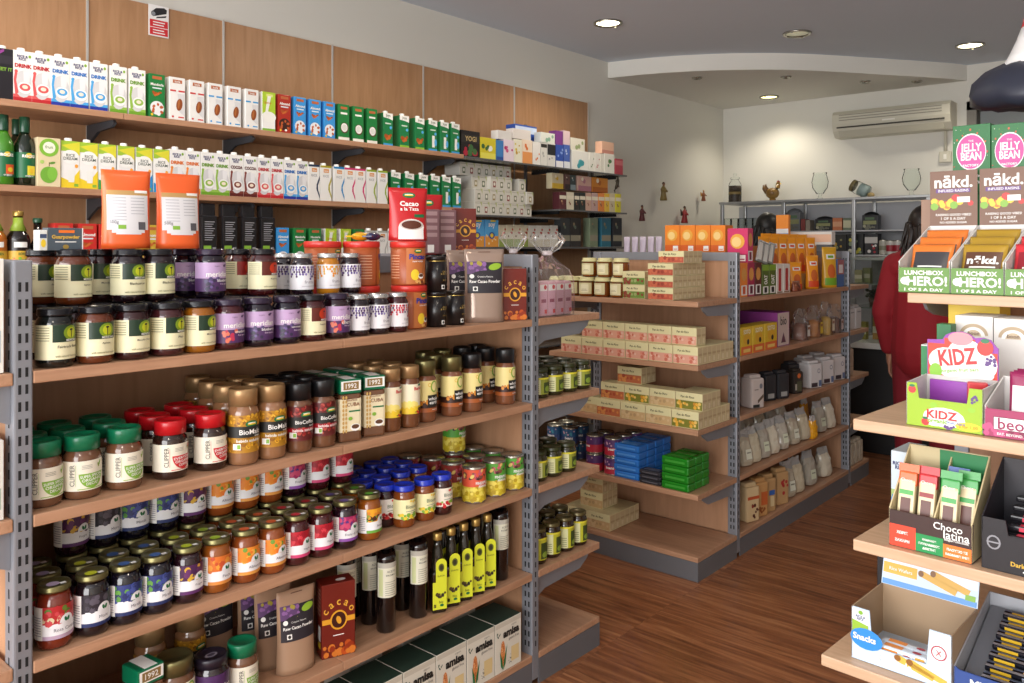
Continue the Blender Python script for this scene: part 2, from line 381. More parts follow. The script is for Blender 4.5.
# smoked-glass shelves beyond the beech ones
YG1 = yat(559, XS); YG2 = yat(626, XS)
t = thing('glass_shelving', 'dark smoked-glass wall shelves holding tea and herb boxes', 'shelving', (XW, YE, 0))
for a, b, hs in ((YE+.004, YG1, (1.985, 1.645, 1.45, 1.16, .8, .4)), (YG1+.004, YG2, (1.985, 1.705, 1.45, 1.16, .8, .4))):
    for z in hs:
        obj('glass_shelf', MB().box(.013, a-YE, z-.012, .31, b-YE, z, SHELFGLASS, .002), t)
        if z < 1.9 or a > YE+.1:
            for y in (a-YE+.06, b-YE-.06): obj('bracket', MB().box(.012, y-.006, z-.03, .25, y+.006, z-.0125, DARK), t)
for y in (YG1-YE, YG2-YE-.02): obj('upright', MB().box(.0, y-.012, .1, .013, y+.012, 2.3 if y < 1.5 else 1.99, M('#77757a', .4, .4)), t)
# camera sign
ys = yat(158, XW); zc = zatX(158, 21.5, XW); hh = (zatX(158, 6, XW)-zatX(158, 37, XW))/2; ww = (yat(168, XW)-yat(148, XW))/2
t = thing('warning_sign', 'white and red surveillance camera sign on the upper wall panel', 'sign', (XW+.004, ys, zc), R90)
m = MB(); m.box(-ww, -.004, -hh, ww, 0, hh, M('#f2f0ee', .4)); m.map = flat(-.004)
obj('plate', m, t)
m = MB(); m.map = flat(-.0045); k = M('#26262a', .5); rd = M('#cf2730', .5)
m.poly([(-ww*.75, hh*.32), (-ww*.55, hh*.25), (ww*.75, hh*.55), (ww*.8, hh*.8), (ww*.5, hh*.9), (-ww*.3, hh*.8), (-ww*.78, hh*.5)], k)
m.ell(-ww*.55, hh*.42, ww*.2, hh*.13, M('#8d8f94', .5), .001); m.poly([(-ww*.3, hh*.15), (ww*.7, hh*.3), (ww*.75, hh*.42), (-ww*.2, hh*.25)], k)
m.rect(-ww*.9, -hh*.92, ww*.9, hh*.05, rd)
for i in range(5):
    if i == 2: m.rect(-ww*.9, -hh*.46, ww*.9, -hh*.42, M('#f2f0ee', .4), .001); continue
    v = hh*(-.1-.17*i); m.rect(-ww*.6, v-hh*.035, ww*(.6-.1*(i % 2)), v+hh*.035, M('#f2f0ee', .4), .001)
obj('print', m, t, 'camera symbol above red notice')

# ------------------------------------------------------------------ free-standing racks
XF, XO, XM = -1.732, -2.55, -2.141
HG = (1.212, .936, .655, .375); DK = .105; TOPZ = 1.425
def shelf_br(m, y0, z, sgn, x, dep=.31):
    br = [(0, -.024), (0, -.10), (.05, -.078), (dep-.06, -.07), (dep-.015, -.045), (dep, -.024)]
    n = len(br); vs = [(x-.004, y0+sgn*a, z+b) for a, b in br]+[(x+.004, y0+sgn*a, z+b) for a, b in br]
    m.add(vs, [tuple(range(n)), tuple(range(2*n-1, n-1, -1))]+[(i, (i+1) % n, (i+1) % n+n, i+n) for i in range(n)], GREY)
def upright(px0, py0, px1, py1, twoX):
    m = MB(); m.box(px0, py0, .02, px1, py1, TOPZ, GREY, .004); z = .13; dx = px1-px0; dy = py1-py0
    while z < TOPZ-.03:
        cs = (.32, .68) if twoX else (.5,)
        for c in cs:
            y = py0+dy*c; m.box(px1-.001, y-.0026, z, px1+.0004, y+.0026, z+.018, SLOT)
        cs = (.36, .68) if not twoX else (.5,)
        for c in cs:
            x = px0+dx*c; m.box(x-.003, py0-.0004, z, x+.003, py0+.001, z+.018, SLOT)
            m.box(x-.003, py1-.001, z, x+.003, py1+.0004, z+.018, SLOT)
        z += .0325
    return m
def rack(label, yn, y0, y1, yf, y0two):
    t = thing('shelving_rack', label, 'shelving', (XM, (y0+y1)/2, 0)); ox, oy = -XM, -(y0+y1)/2
    def P(name, m): 
        m.v = [(a+ox, b+oy, c) for a, b, c in m.v]; return obj(name, m, t)
    ym = (y0+y1)/2
    P('back_panel', MB().box(XM-.009, y0+.036, DK, XM+.009, y1, TOPZ-.06, W_SIDE))
    P('top_rail', MB().box(XM-.02, y0+.036, TOPZ-.06, XM+.02, y1, TOPZ-.005, GREY))
    for s in (1, -1):
        xa, xb = (XM+.01, XF) if s > 0 else (XO, XM-.01)
        for a, b in ((y0+.0345, ym), (ym, y1-.0005)):
            for z in HG:
                P('shelf', MB().box(xa, a+.0005, z-.024, xb, b-.0005, z, W_SHELF, .0025))
            P('deck', MB().box(xa, a+.0005, DK-.022, xb, b-.0005, DK, W_SHELF, .0025))
        P('plinth', MB().box(xb-.006 if s > 0 else xa+.001, y0+.0345, 0, xb-.001 if s > 0 else xa+.006, y1-.0005, DK-.0225, PLINTH))
    for y, two in ((y0, y0two), (y1, False)):
        for xa, xb in ((XF-.047, XF-.0005), (XO+.0005, XO+.047)):
            P('upright', upright(xa, y, xb, y+.034, two))
        P('end_panel', MB().box(XO+.048, y+.010, DK, XF-.048, y+.024, TOPZ-.04, W_SIDE))
        P('end_rail', MB().box(XO+.048, y+.004, TOPZ-.04, XF-.048, y+.030, TOPZ, GREY))
        P('end_rail', MB().box(XO+.048, y+.004, .02, XF-.048, y+.030, DK-.024, GREY))
    for e, b0, s in ((yn, y0-.0005, -1), (yf, y1+.0345, 1)):
        if e is None: continue
        a, b = (e, b0) if s < 0 else (b0, e)
        for z in HG:
            P('shelf', MB().box(XO, a, z-.024, XF, b, z, W_SHELFX, .0025))
            for x in (XF-.02, XO+.02):
                m = MB(); shelf_br(m, b0, z, s, x); P('bracket', m)
        P('deck', MB().box(XO, a, DK-.022, XF, b, DK, W_SHELFX, .0025))
        m = MB(); m.box(XO, a, 0, XF, a+.006, DK-.0225, PLINTH) if s < 0 else m.box(XO, b-.006, 0, XF, b, DK-.0225, PLINTH)
        m.box(XF-.006, a+.006*(s < 0), 0, XF, b-.006*(s > 0), DK-.0225, PLINTH); m.box(XO, a+.006*(s < 0), 0, XO+.006, b-.006*(s > 0), DK-.0225, PLINTH)
        P('plinth', m)
    return t
G1 = dict(yn=.18, y0=.566, y1=2.106, yf=2.491); G2 = dict(yn=3.231, y0=3.607, y1=5.11, yf=5.48)
rack('grey-framed beech shelving rack nearest the camera, full of jars', G1['yn'], G1['y0'], G1['y1'], G1['yf'], True)
rack('grey-framed beech shelving rack in the middle with cracker boxes on its end', G2['yn'], G2['y0'], G2['y1'], G2['yf'], False)
# ------------------------------------------------------------------ colours of the goods
CREAM = M('#e4dfb9', .5); CREAM2 = M('#e8e2d0', .5); PAPER = M('#efeeea', .5); KGREEN = M('#16301f', .4); SUN = M('#c3cb28', .4); SUN2 = M('#7f9a20', .4)
INK = M('#20201e', .5); RED = M('#c8242c', .4); DGREEN = M('#0f6a3d', .35); LGREEN = M('#7fae3a', .45); LILAC = M('#b79ac2', .45); PURP = M('#4b2b5c', .45)
ORANGE = M('#ef7424', .45); YEL = M('#e9c730', .45); GOLD = M('#b89c53', .3, .7); GOLDD = M('#767049', .33, .75); TANLID = M('#a5835a', .35, .45); SILVER = M('#bdbdbd', .25, .8)
BLUE = M('#2f86d8', .4); SKY = M('#58aee6', .4); NAVY = M('#23305f', .4); WINE = M('#5a1018', .3); BROWN = M('#5c3a26', .5); TAN = M('#c49a6a', .5); PINK = M('#e9a7bd', .5); MAG = M('#b3246f', .45)
LIDBLACK = M('#17161a', .22, .2); LIDPURP = M('#2e2336', .22, .2); GREENLID = M('#0c6b48', .28); REDLID = M('#b8141e', .28); BLUELID = M('#1d34b4', .28); BLKPL = M('#141518', .35)
def jam(c): return M(c, .12, 0, .6)
def jarbody(r, h, lid, mat, oct=False):
    if oct: prof = [(r*.80, 0), (r*.96, .006), (r, .016), (r, h*.70), (r*.92, h*.78), (r*.80, h-lid-.002)]; return MB().lathe(prof, mat, 24)
    return MB().lathe([(r*.86, 0), (r*.97, .004), (r, .012), (r, h-lid-.016), (r*.95, h-lid-.008), (r*.84, h-lid-.003), (r*.84, h-lid+.001)], mat, 24)
def screw(r, h, lid, mat, ridge=False):
    rl = r*.93; z = h-lid
    return MB().lathe([(rl*.96, z), (rl, z+.002), (rl, z+.004), (rl*.985, z+.005), (rl*.985, h-.003), (rl*.94, h), (rl*.80, h-.0008), (rl*.76, h-.002), (0, h-.002)], mat, 24)
def tall(r, h, lid, mat, rl=None):
    rl = rl or r*.93; z = h-lid
    return MB().lathe([(rl, z), (rl, h-.004), (rl*.95, h), (rl*.8, h), (rl*.74, h-.004), (0, h-.004)], mat, 24)
def wrap(r, a0=-100, a1=100):
    m = MB(); m.map = cyl(r+.0006); m.step = r*.2; return m, r*radians(a0), r*radians(a1)
def jar(name, r, h, lid, lidmat, bodymat, art, cat='jar', lidfn=screw, lidlabel=None, z0=.016, z1=None, span=(-105, 105), base=None, oct=False):
    p = Proto(name, cat); p.part('body', jarbody(r, h, lid, bodymat, oct)); p.part('lid', lidfn(r, h, lid, lidmat), None, lidlabel)
    m, ua, ub = wrap(r, *span); z1 = z1 or h-lid-.017
    if base: m.rect(ua, z0, ub, z1, base, .0001)
    art(m, r, z0, z1, ua, ub); p.part('label', m); return p

# Meridian fruit spreads
def art_meridian(word, top=KGREEN, glow=SUN, rot=0):
    def f(m, r, z0, z1, ua, ub):
        zm = z0+(z1-z0)*.50
        m.rect(-.022, zm, .036, z1, top, .0004)
        m.ell(.014, (zm+z1)/2+.001, .0165, (z1-zm)*.42, SUN2 if glow is SUN else glow, .0006, 16); m.ell(.014, (zm+z1)/2+.001, .010, (z1-zm)*.30, glow, .0008, 14)
        m.rect(.0132, zm+.008, .0148, z1-.009, INK, .001); m.ell(.014, z1-.010, .004, .0022, INK, .001, 8)
        m.text('MERIDIAN', .016, zm+.0035, PAPER, H=.0042, lift=.0012)
        m.text(word, .012, zm-.009, INK, H=.0052, lift=.0010, bold=.004); m.text('with natural fruit sugars', .008, z0+.006, M('#77734f', .5), W=.05, lift=.001)
        for k in range(6): m.rect(ua+.008, z1-.006-.005*k, -.027, z1-.0045-.005*k, M('#8d8a68', .5), .0009)
    return f
def mjar(word, body, **k): return jar('jam_jar', .0355, .116, .015, LIDBLACK, jam(body), art_meridian(word, **k), base=CREAM, lidlabel='black screw lid')
def art_lilac(word, fruit):
    def f(m, r, z0, z1, ua, ub):
        zm = z0+(z1-z0)*.45; m.rect(ua, z0, ub, zm, PURP, .0004)
        m.poly([(ua*.2, zm), (ub*.8, zm), (ub*.8, zm+.016), (ua*.1, zm+.004)], M('#3a2146', .45), .0005) if 0 else None
        m.speck(16, -.032, z0+.004, -.002, zm+.004, .003, .005, fruit, 4)
        m.text('meridian', -.002, zm+.010, PAPER, W=.058, lift=.0013, bold=.015); m.ell(.014, z1-.008, .004, .003, PURP, .0012); m.ell(.018, z1-.006, .003, .002, PURP, .0012)
        m.text('organic', -.006, z1-.009, PURP, H=.004, lift=.001, bold=0); m.text(word, .012, zm-.006, PAPER, W=.036, lift=.0013); m.text('fruit spread', .014, zm-.014, M('#d9c5dd', .5), W=.026, lift=.0013)
    return f
BERRY = [M('#2b2440', .4), M('#473a66', .4), M('#66528a', .4)]; CRAN = [M('#b02a4a', .4), M('#d36a4f', .4)]
def ljar(word, fruit, body): return jar('jam_jar', .0355, .116, .015, LIDPURP, jam(body), art_lilac(word, fruit), base=LILAC, lidlabel='dark purple screw lid')
J_APR = mjar('Apricot', '#5a2a12'); J_BLK = mjar('Blackcurrant', '#1c0d12'); J_CHE = mjar('Morello Cherry', '#2a0d0f'); J_FT = mjar('Fairtrade Banana', '#0e1210'); J_PLU = mjar('Plum', '#3a1518'); J_MIX = mjar('Mixed Orange', '#8c5310')
J_RAS = mjar('Raspberry', '#3a1012', top=M('#5b1d12', .4), glow=M('#c4381c', .4)); J_TAG = mjar('Strawberry', '#4a1712', top=M('#8f1f1a', .4), glow=M('#c23a22', .4))
J_BLUE = ljar('blueberry', BERRY, '#150c18'); J_CRAN = ljar('cranberry', CRAN, '#3c1016'); J_WBL = ljar('wild blueberry', BERRY, '#120b1a'); J_PCH = ljar('cherry', CRAN, '#200a12')
def art_drip(cols):
    def f(m, r, z0, z1, ua, ub):
        R = random.Random(len(cols)*7+3)
        for k in range(11):
            u = -.045+.008*k; n = R.randint(2, 6)
            for j in range(n): m.ell(u+R.uniform(-.003, .003), z1-.006-.006*j, .0028, .0034, R.choice(cols), .0006+.0001*j+.00003*k, 7)
        m.text('frutta', .006, z0+.020, M('#8f8a93', .5), H=.008, lift=.001, bold=0); m.rect(-.014, z0+.008, .026, z0+.0095, M('#b8b4bb', .5), .001)
    return f
WHL = M('#e6e4e8', .45)
def djar(cols, body): return jar('jam_jar', .031, .110, .013, SILVER, jam(body), art_drip(cols), base=WHL, lidlabel='silver screw lid')
J_WP = djar([PURP, M('#5f4a8d', .4), M('#8a7ab5', .4)], '#1d1018'); J_WO = djar([M('#e8962a', .4), M('#d9a63a', .4)], '#b4741a'); J_WR = djar([RED, M('#a5345a', .4), PURP], '#3a0f14')

# Clipper instant coffee
COFFEE = jam('#46291c'); COFL = jam('#6a4630')
def art_clipper(c, words):
    def f(m, r, z0, z1, ua, ub):
        m.text('CLIPPER', -.026, (z0+z1)/2+.002, M('#4a473f', .5), W=(z1-z0)*.72, H=.0095, rot=pi/2, bold=0); m.rect(-.0195, z0+.01, -.0190, z1-.008, c, .001)
        m.ell(.012, z0+.034, .026, .030, c, .0006, 20, pi, 2*pi); m.rect(-.016, z0+.0025, .042, z0+.004, c, .0006)
        m.text(words[0], .012, z0+.029, PAPER, W=.046, H=.0055, rot=.06); m.text(words[1], .012, z0+.0215, PAPER, W=.040, H=.0062, rot=.06); m.text(words[2], .012, z0+.0135, PAPER, W=.024, H=.0058, rot=.06)
        m.ell(.030, z1-.008, .0022, .006, c, .0008, 8, rot=-.4); m.ell(.026, z1-.012, .002, .005, SUN2, .0008, 8, rot=.3)
        for k in range(3): m.rect(-.008, z1-.010-.003*k, .012, z1-.009-.003*k, M('#9b978a', .5), .0008)
    return f
def cjar(lidm, c, words, body, ll): return jar('coffee_jar', .0368, .128, .030, lidm, body, art_clipper(c, words), lidfn=tall, base=CREAM2, lidlabel=ll, z0=.018, z1=.078)
J_CG = cjar(GREENLID, LGREEN, ('SUPER SPECIAL', 'ORGANIC', 'DECAF'), COFL, 'green lid'); J_CR = cjar(REDLID, RED, ('EVERYDAY', 'ORGANIC', 'COFFEE'), jam('#2c1812'), 'red lid')
# malt and coffee jars
def oval_logo(m, u, v, s): m.ell(u, v, s, s*.5, DGREEN, .0010, 16); m.ell(u, v-s*.12, s*.7, s*.26, YEL, .0012, 12, 0, pi); m.ell(u, v+s*.14, s*.7, s*.10, PAPER, .0012, 10)
def art_bio(word, grain, bandc, stripe):
    def f(m, r, z0, z1, ua, ub):
        m.speck(60, ua, z1-.036, ub*.9, z1, .002, .004, grain, 3, .0004, 1.5); m.speck(60, ua, z0+.004, ub*.9, z0+.034, .002, .004, grain, 5, .0004, 1.5)
        m.rect(ua, z1-.052, ub, z1-.026, INK, .0016); oval_logo(m, .012, z1-.021, .016)
        m.text(word, .008, z1-.039, PAPER, W=.050, lift=.0024); m.text('instant', .026, z1-.049, PAPER, W=.016, lift=.0024)
        m.rect(-.038, z1-.063, .045, z1-.055, stripe, .0016); m.text('bebida soluble', .004, z1-.059, PAPER, W=.055, lift=.0022); m.rect(-.032, z0+.008, -.014, z0+.022, PAPER, .0018); m.rect(-.022, z0+.010, -.015, z0+.020, LGREEN, .0021)
    return f
GRN = [M('#c98f1c', .4), M('#e0ac35', .4), M('#8e5b14', .4)]; BEANS = [M('#8d1f1f', .4), M('#5a1a16', .4), M('#b04a40', .4)]
J_BM = jar('malt_drink_jar', .036, .178, .040, TANLID, jam('#8b6243'), art_bio('BioMalt', GRN, INK, M('#a77a1c', .4)), lidfn=tall, base=M('#b07d1f', .45), z0=.030, z1=.118, lidlabel='tan metal lid')
J_BC = jar('coffee_jar', .034, .172, .042, BLKPL, jam('#6b4630'), art_bio('BioCoffee', BEANS, INK, M('#b3172a', .4)), lidfn=tall, base=M('#5d1c1c', .45), z0=.030, z1=.116, lidlabel='black lid')
def art_barley(m, r, z0, z1, ua, ub):
    m.rect(ua, z0, ub, z0+.022, YEL, .0004); m.ell(-.012, z0+.026, .03, .012, M('#f0de7a', .5), .0006); m.poly([(.004, z0+.004), (.030, z1-.012), (.034, z1-.014), (.010, z0+.003)], DGREEN)
    m.text('Barley', .018, z1-.014, RED, W=.032, bold=.02); m.speck(12, .012, z0+.002, .034, z0+.014, .003, .005, [RED, BROWN], 2); m.rect(.016, z1-.006, .034, z1-.001, DGREEN)
J_BAR = jar('barley_coffee_jar', .031, .175, .035, TANLID, jam('#6a4026'), art_barley, lidfn=tall, base=M('#eee6c9', .5), z0=.040, z1=.124, lidlabel='tan lid')
def art_earth(m, r, z0, z1, ua, ub):
    m.rect(ua, z0, ub, z0+.030, M('#3a1d14', .4), .0004); m.rect(ua, z0, ub, z0+.012, M('#a65a2a', .4), .0006)
    m.ell(.016, z1-.018, .013, .017, LGREEN, .0006, 14); m.ell(.016, z1-.018, .009, .013, M('#f0e2a0', .5), .0009, 14); m.speck(14, -.03, z0+.024, .02, z0+.034, .003, .006, [M('#d98a2a', .4), M('#8a4a1c', .4)], 6)
    m.rect(-.006, z0+.016, .036, z0+.050, INK, .0014); m.text('whole\nearth', .013, z0+.034, PAPER, W=.034, lift=.002, bold=.02); m.text('wake up', .019, z0+.007, PAPER, W=.022, lift=.0014)
    m.ell(.0, z1-.012, .005, .006, M('#e0b93a', .4), .0008, 8); m.ell(.0, z1-.012, .003, .004, M('#f0e2a0', .5), .0010, 8)
def ejar(lidm, ll): return jar('cereal_drink_jar', .0335, .180, .044, lidm, jam('#7a4a30'), art_earth, lidfn=tall, base=M('#ecdc93', .5), z0=.030, z1=.122, lidlabel=ll)
J_EG = ejar(GOLDD, 'dull gold lid'); J_EB = ejar(BLKPL, 'black lid')
def cube_jar():
    p = Proto('coffee_jar', 'jar'); w, h = .031, .165
    p.part('body', MB().box(-w, -w, 0, w, w, h-.038, COFL, .008)); m = MB().box(-w, -w, h-.038, w, w, h, GREENLID, .004); p.part('lid', m, None, 'square green lid')
    m = MB(); m.map = flat(-w-.0008); m.rect(-w*.9, h-.030, w*.9, h-.004, PAPER); m.rect(-w*.7, h-.027, w*.7, h-.007, M('#8a6d3c', .4), .0008); m.text('1992', 0, h-.017, PAPER, W=w, lift=.0013)
    m.map = flattop(h); m.rect(-w*.5, -w, w*.5, w, PAPER, .0008); p.part('seal', m, 1, 'paper seal over lid')
    m = MB(); m.box(-w-.0005, -w-.0005, .022, w+.0005, w+.0005, h-.046, M('#e3d7b3', .5), .008); m.map = flat(-w-.0008)
    m.text('CUBA', .006, h-.066, M('#7c4526', .5), W=.036, bold=.01); m.text('Bourbon', .002, h-.054, M('#7c4526', .5), W=.03); m.rect(-.006, h-.086, .026, h-.082, DGREEN); m.ell(.012, .038, .014, .010, PAPER, .0008); m.ell(.012, .040, .011, .006, BROWN, .0011); m.ell(-.002, .062, .006, .005, LGREEN, .001)
    for k in range(9):
        for q in range(2): m.ell(-.022+.008*q, .030+.011*k, .003, .0048, M('#c9a25c', .5), .001, 8)
    p.part('label', m); return p
J_CUB = cube_jar()

# Probios style jams with gold lids
ARCH = M('#e9e9ec', .5)
def art_jam(word, fruits, foot, leaf=True):
    def f(m, r, z0, z1, ua, ub):
        m.rect(ua, z0, ub, z0+.030, ARCH, .0004); m.rect(ua, z0, ub, z0+.0075, foot, .0006)
        m.speck(34, -.040, z0+.032, .042, z1-.004, .004, .0075, fruits, len(word), .0004)
        m.ell(.010, z0+.030, .014, .016, ARCH, .0014, 16, 0, pi); m.ell(.0072, z0+.036, .0026, .005, DGREEN, .0018, 8, rot=.3); m.ell(.0128, z0+.036, .0026, .005, DGREEN, .0018, 8, rot=-.3)
        m.text(word, .008, z0+.018, M('#5d5a6b', .5), H=.0062, lift=.0018, bold=0); m.rect(ua, z0, -.034, z1, PAPER, .0015)
        for k in range(8): m.rect(ua+.004, z0+.008+.005*k, -.037, z0+.0095+.005*k, M('#9a95a5', .5), .0018)
    return f
GJ = {}
def gjar(key, word, body, fruits, foot, sticker=None):
    p = jar('jam_jar', .0335, .124, .013, GOLDD, jam(body), art_jam(word, fruits, foot), oct=True, base=fruits[0], z0=.022, z1=.086, lidlabel='gold lid')
    if sticker:
        m = MB(); m.map = flattop(.1221); m.ell(-.004, -.004, .012, .012, sticker, .0004, 16); m.rect(.006, -.018, .017, -.008, PAPER, .0006); p.part('sticker', m, 1)
    GJ[key] = p
gjar('rose', 'Rosa Canina', '#6d2413', [M('#b3262a', .4), M('#d9c9a2', .4), M('#c9434a', .4), M('#5f7a2f', .4)], M('#b9a0b8', .5), M('#b9a7c4', .5))
gjar('more', 'More', '#150d12', [M('#2a2730', .4), M('#3d3845', .4), M('#55505c', .4)], NAVY, M('#c3cb28', .5))
gjar('blue', 'Mirtilli', '#100d18', [M('#2f3c78', .4), M('#46559a', .4), M('#263063', .4), M('#5f9a3f', .4)], NAVY, M('#3d5f9c', .5))
gjar('prune', 'Prugne', '#251018', [M('#4b2350', .4), M('#643063', .4), M('#d1a93a', .4)], M('#5a2a62', .5), M('#b9c928', .5))
gjar('peach', 'Pesca', '#8a4a17', [M('#d8722d', .4), M('#e79a3c', .4), M('#c4502c', .4)], M('#d98a3f', .5), M('#9fbf2f', .5))
gjar('apri', 'Albicocca', '#84411a', [M('#e88a2c', .4), M('#f0b04a', .4), M('#6f9a3f', .4), M('#e67a2a', .4)], M('#e39a45', .5), M('#d9622c', .5))
gjar('straw', 'Fragole', '#3f1216', [M('#b81f2f', .4), M('#d4404c', .4), M('#a01628', .4)], M('#cf3f73', .5), M('#c4252f', .5))
gjar('bosco', 'Frutti di bosco', '#220d18', [M('#a3245f', .4), M('#4a3480', .4), M('#c9486f', .4)], M('#8a4fa5', .5), M('#6d5a9a', .5))
gjar('orange', 'Arancia', '#8a4a14', [M('#e8a52a', .4), M('#4a2a1c', .4), M('#d9842a', .4), M('#6f9a3f', .4)], M('#6aa53f', .5), M('#6ab03f', .5))
def art_blue(c1):
    def f(m, r, z0, z1, ua, ub):
        m.speck(22, -.034, z0, .040, z0+.014, .003, .006, c1, 3, .0004); m.text('Bloom', .006, z1-.020, M('#4f6a55', .5), W=.036, bold=0); m.rect(-.012, z1-.034, .024, z1-.032, M('#9aa08f', .5)); m.rect(-.008, z1-.039, .02, z1-.0375, M('#9aa08f', .5)); m.speck(5, .0, z1-.008, .03, z1-.002, .003, .004, c1, 9)
    return f
def bjar(c, body, base): return jar('fruit_spread_jar', .0325, .118, .017, BLUELID, jam(body), art_blue(c), base=base, z0=.026, z1=.080, lidlabel='bright blue lid')
J_BR = bjar([RED, M('#8a1424', .4)], '#2a0c12', PAPER); J_BY = bjar([YEL, LGREEN], '#7c3f16', M('#eee9b4', .5)); J_BO = bjar([M('#d9482c', .4), LGREEN, RED], '#35100f', M('#ece4d4', .5))

# tins
STEEL = M('#b9b6a9', .25, .85)
def tin(name, r, h, art, base, cat='can', n=28):
    p = Proto(name, cat); p.part('body', MB().lathe([(r*.95, 0), (r, .003), (r*.985, .006), (r*.985, h-.006), (r, h-.003), (r*.95, h)], STEEL, n))
    p.part('rim', MB().lathe([(r*.99, h-.004), (r*1.01, h-.001), (r*.97, h+.001), (r*.93, h-.003), (0, h-.003)], STEEL, n), None, 'bare steel rim')
    m, ua, ub = wrap(r*.987, -178, 178); m.rect(ua, .007, ub, h-.007, base, .0002); art(m, r, .007, h-.007, ua, ub); p.part('label', m); return p
def art_pine(c):
    def f(m, r, z0, z1, ua, ub):
        m.rect(ua, z0, ub, z0+.045, M('#d9c53c', .45), .0004); m.speck(60, ua*.6, z0+.002, ub*.6, z0+.044, .005, .009, [M('#c9b02a', .4), M('#e8d860', .4), M('#b79a20', .4)], 4, .0005)
        m.speck(36, ua*.6, z1-.028, ub*.6, z1-.003, .003, .006, [M('#3a2a28', .4), M('#c0566a', .4), M('#e0c46a', .4), M('#7a4a3a', .4)], 8, .0006, 1.6)
        m.text('PINEAPPLE', .008, z0+.057, PAPER, W=.044, H=.009, lift=.0022, bold=.03); m.text('ANANAS', .010, z0+.047, PAPER, W=.032, H=.008, lift=.0022, bold=.03)
    return f
C_PO = tin('fruit_tin', .0375, .112, art_pine(0), M('#d9573a', .45)); C_PG = tin('fruit_tin', .0375, .112, art_pine(1), M('#57a53a', .45)); C_PR = tin('fruit_tin', .0375, .112, art_pine(2), M('#8d2a22', .45))

# bottles of the fourth shelf
def bottle(name, r, h, hn, rn, glassm, capm, capl, art, z0, z1, base, cat='bottle', square=False, st=.72):
    p = Proto(name, cat)
    if square:
        m = MB().box(-r, -r, 0, r, r, hn*.62, glassm, .007); m.lathe([(r*.95, hn*.60), (r*.9, hn*.66), (rn*1.3, hn*.92), (rn, hn), (rn, h-capl)], glassm, 20); p.part('body', m)
    else: p.part('body', MB().lathe([(r*.9, 0), (r, .005), (r, hn*st), (r*.93, hn*(st+.08)), (rn*1.25, hn*.96), (rn, hn+.006), (rn, h-capl)], glassm, 24))
    p.part('cap', MB().lathe([(rn*1.15, h-capl), (rn*1.2, h-capl+.002), (rn*1.2, h-.002), (rn*1.05, h), (0, h)], capm, 20))
    if square: m = MB(); m.map = flat(-r-.0006); art(m, r, z0, z1, -r, r)
    else: m, ua, ub = wrap(r, -80, 80); m.rect(ua, z0, ub, z1, base, .0001); art(m, r, z0, z1, ua, ub)
    p.part('label', m); return p
def art_balsam(m, r, z0, z1, ua, ub):
    m.rect(ua, z1-.014, ub, z1, M('#b7b4a8', .5), .0004); m.text('ACETO', .004, z1-.024, M('#4a4a40', .5), W=.026, bold=0); m.text('BALSAMICO', .004, z1-.034, M('#4a4a40', .5), W=.030)
    for k in range(7): m.rect(-.014, z0+.006+.006*k, .020-.004*(k % 3), z0+.0075+.006*k, M('#8f8f7c', .5), .0006)
    m.rect(ua+.006, z0+.004, -.020, z1-.018, M('#c9cf9a', .5), .0005)
DKG = M('#100a0b', .1, 0, .7)
B_BAL = bottle('vinegar_bottle', .0275, .250, .226, .0135, DKG, BLKPL, .02, art_balsam, .100, .196, M('#dcdac6', .5), st=.90)
OLY = M('#ced32e', .5)
def art_olive(m, r, z0, z1, ua, ub):
    w = r*.99; m.rect(-w, z0, w, z0+.080, OLY); m.rect(-w*.55, z0+.08, w, z1-.016, OLY); m.ell(w*.22, z1-.016, w*.78, .016, OLY, .0005, 16, 0, pi)
    m.ell(w*.22, z1-.026, w*.42, .012, M('#5e6420', .5), .0009, 14); m.ell(w*.22, z1-.026, w*.26, .008, M('#2b2a16', .5), .0012, 12); m.text('ELAION', w*.2, z1-.050, M('#5e6420', .5), W=w*1.0)
    m.speck(9, -w*.4, z0+.034, w*.8, z0+.050, .003, .006, [INK, M('#4a3a1a', .5)], 4); m.text('bio', w*.2, z0+.022, M('#5e6420', .5), W=w*.6); m.ell(w*.3, z0+.012, .006, .004, DGREEN, .0008); m.rect(-w*.85, z0+.006, -w*.5, z0+.016, INK)
B_OIL = bottle('olive_oil_bottle', .0216, .232, .196, .0115, M('#15120a', .1, 0, .7), M('#a98a4a', .3, .6), .022, art_olive, .012, .160, OLY, square=True)

# stand-up pouches
def pouch(name, wd, h, th, back, art, cat='pouch', parts=True, top=.86):
    def half(u, v):
        k = max(0., min(1., v/h)); e = max(0., 1-(2*u/wd)**2); return (th/2)*sqrt(e)*max(.0, 1-k**1.6)**.8+.0012
    def wid(v): k = v/h; return 1-.05*sin(pi*min(1, k*1.0))
    p = Proto(name, cat)
    m = MB(); nu, nv = 12, 12; vs = []; fs = []
    for sgn in (-1, 1):
        for j in range(nv+1):
            for i in range(nu+1):
                u = -wd/2+wd*i/nu; v = h*j/nv; vs.append((u*wid(v), sgn*half(u, v), v))
    n1 = nu+1; off = n1*(nv+1)
    for s in (0, 1):
        for j in range(nv):
            for i in range(nu):
                a = s*off+j*n1+i; q = (a, a+1, a+1+n1, a+n1); fs.append(q if s == 0 else tuple(reversed(q)))
    for j in range(nv): a = j*n1; fs.append((a, a+n1, a+n1+off, a+off)); b = j*n1+nu; fs.append((b, b+off, b+off+n1, b+n1))
    for i in range(nu): fs.append((i, i+off, i+1+off, i+1)); c = nv*n1+i; fs.append((c, c+1, c+1+off, c+off))
    m.add(vs, fs, back, True); p.part('bag', m)
    a = MB(); a.map = lambda u, v, l: (u*wid(v), -half(u, v)-l, v); a.step = wd/12; a.both = True; art(a, wd, h)
    p.part('print', a); return p
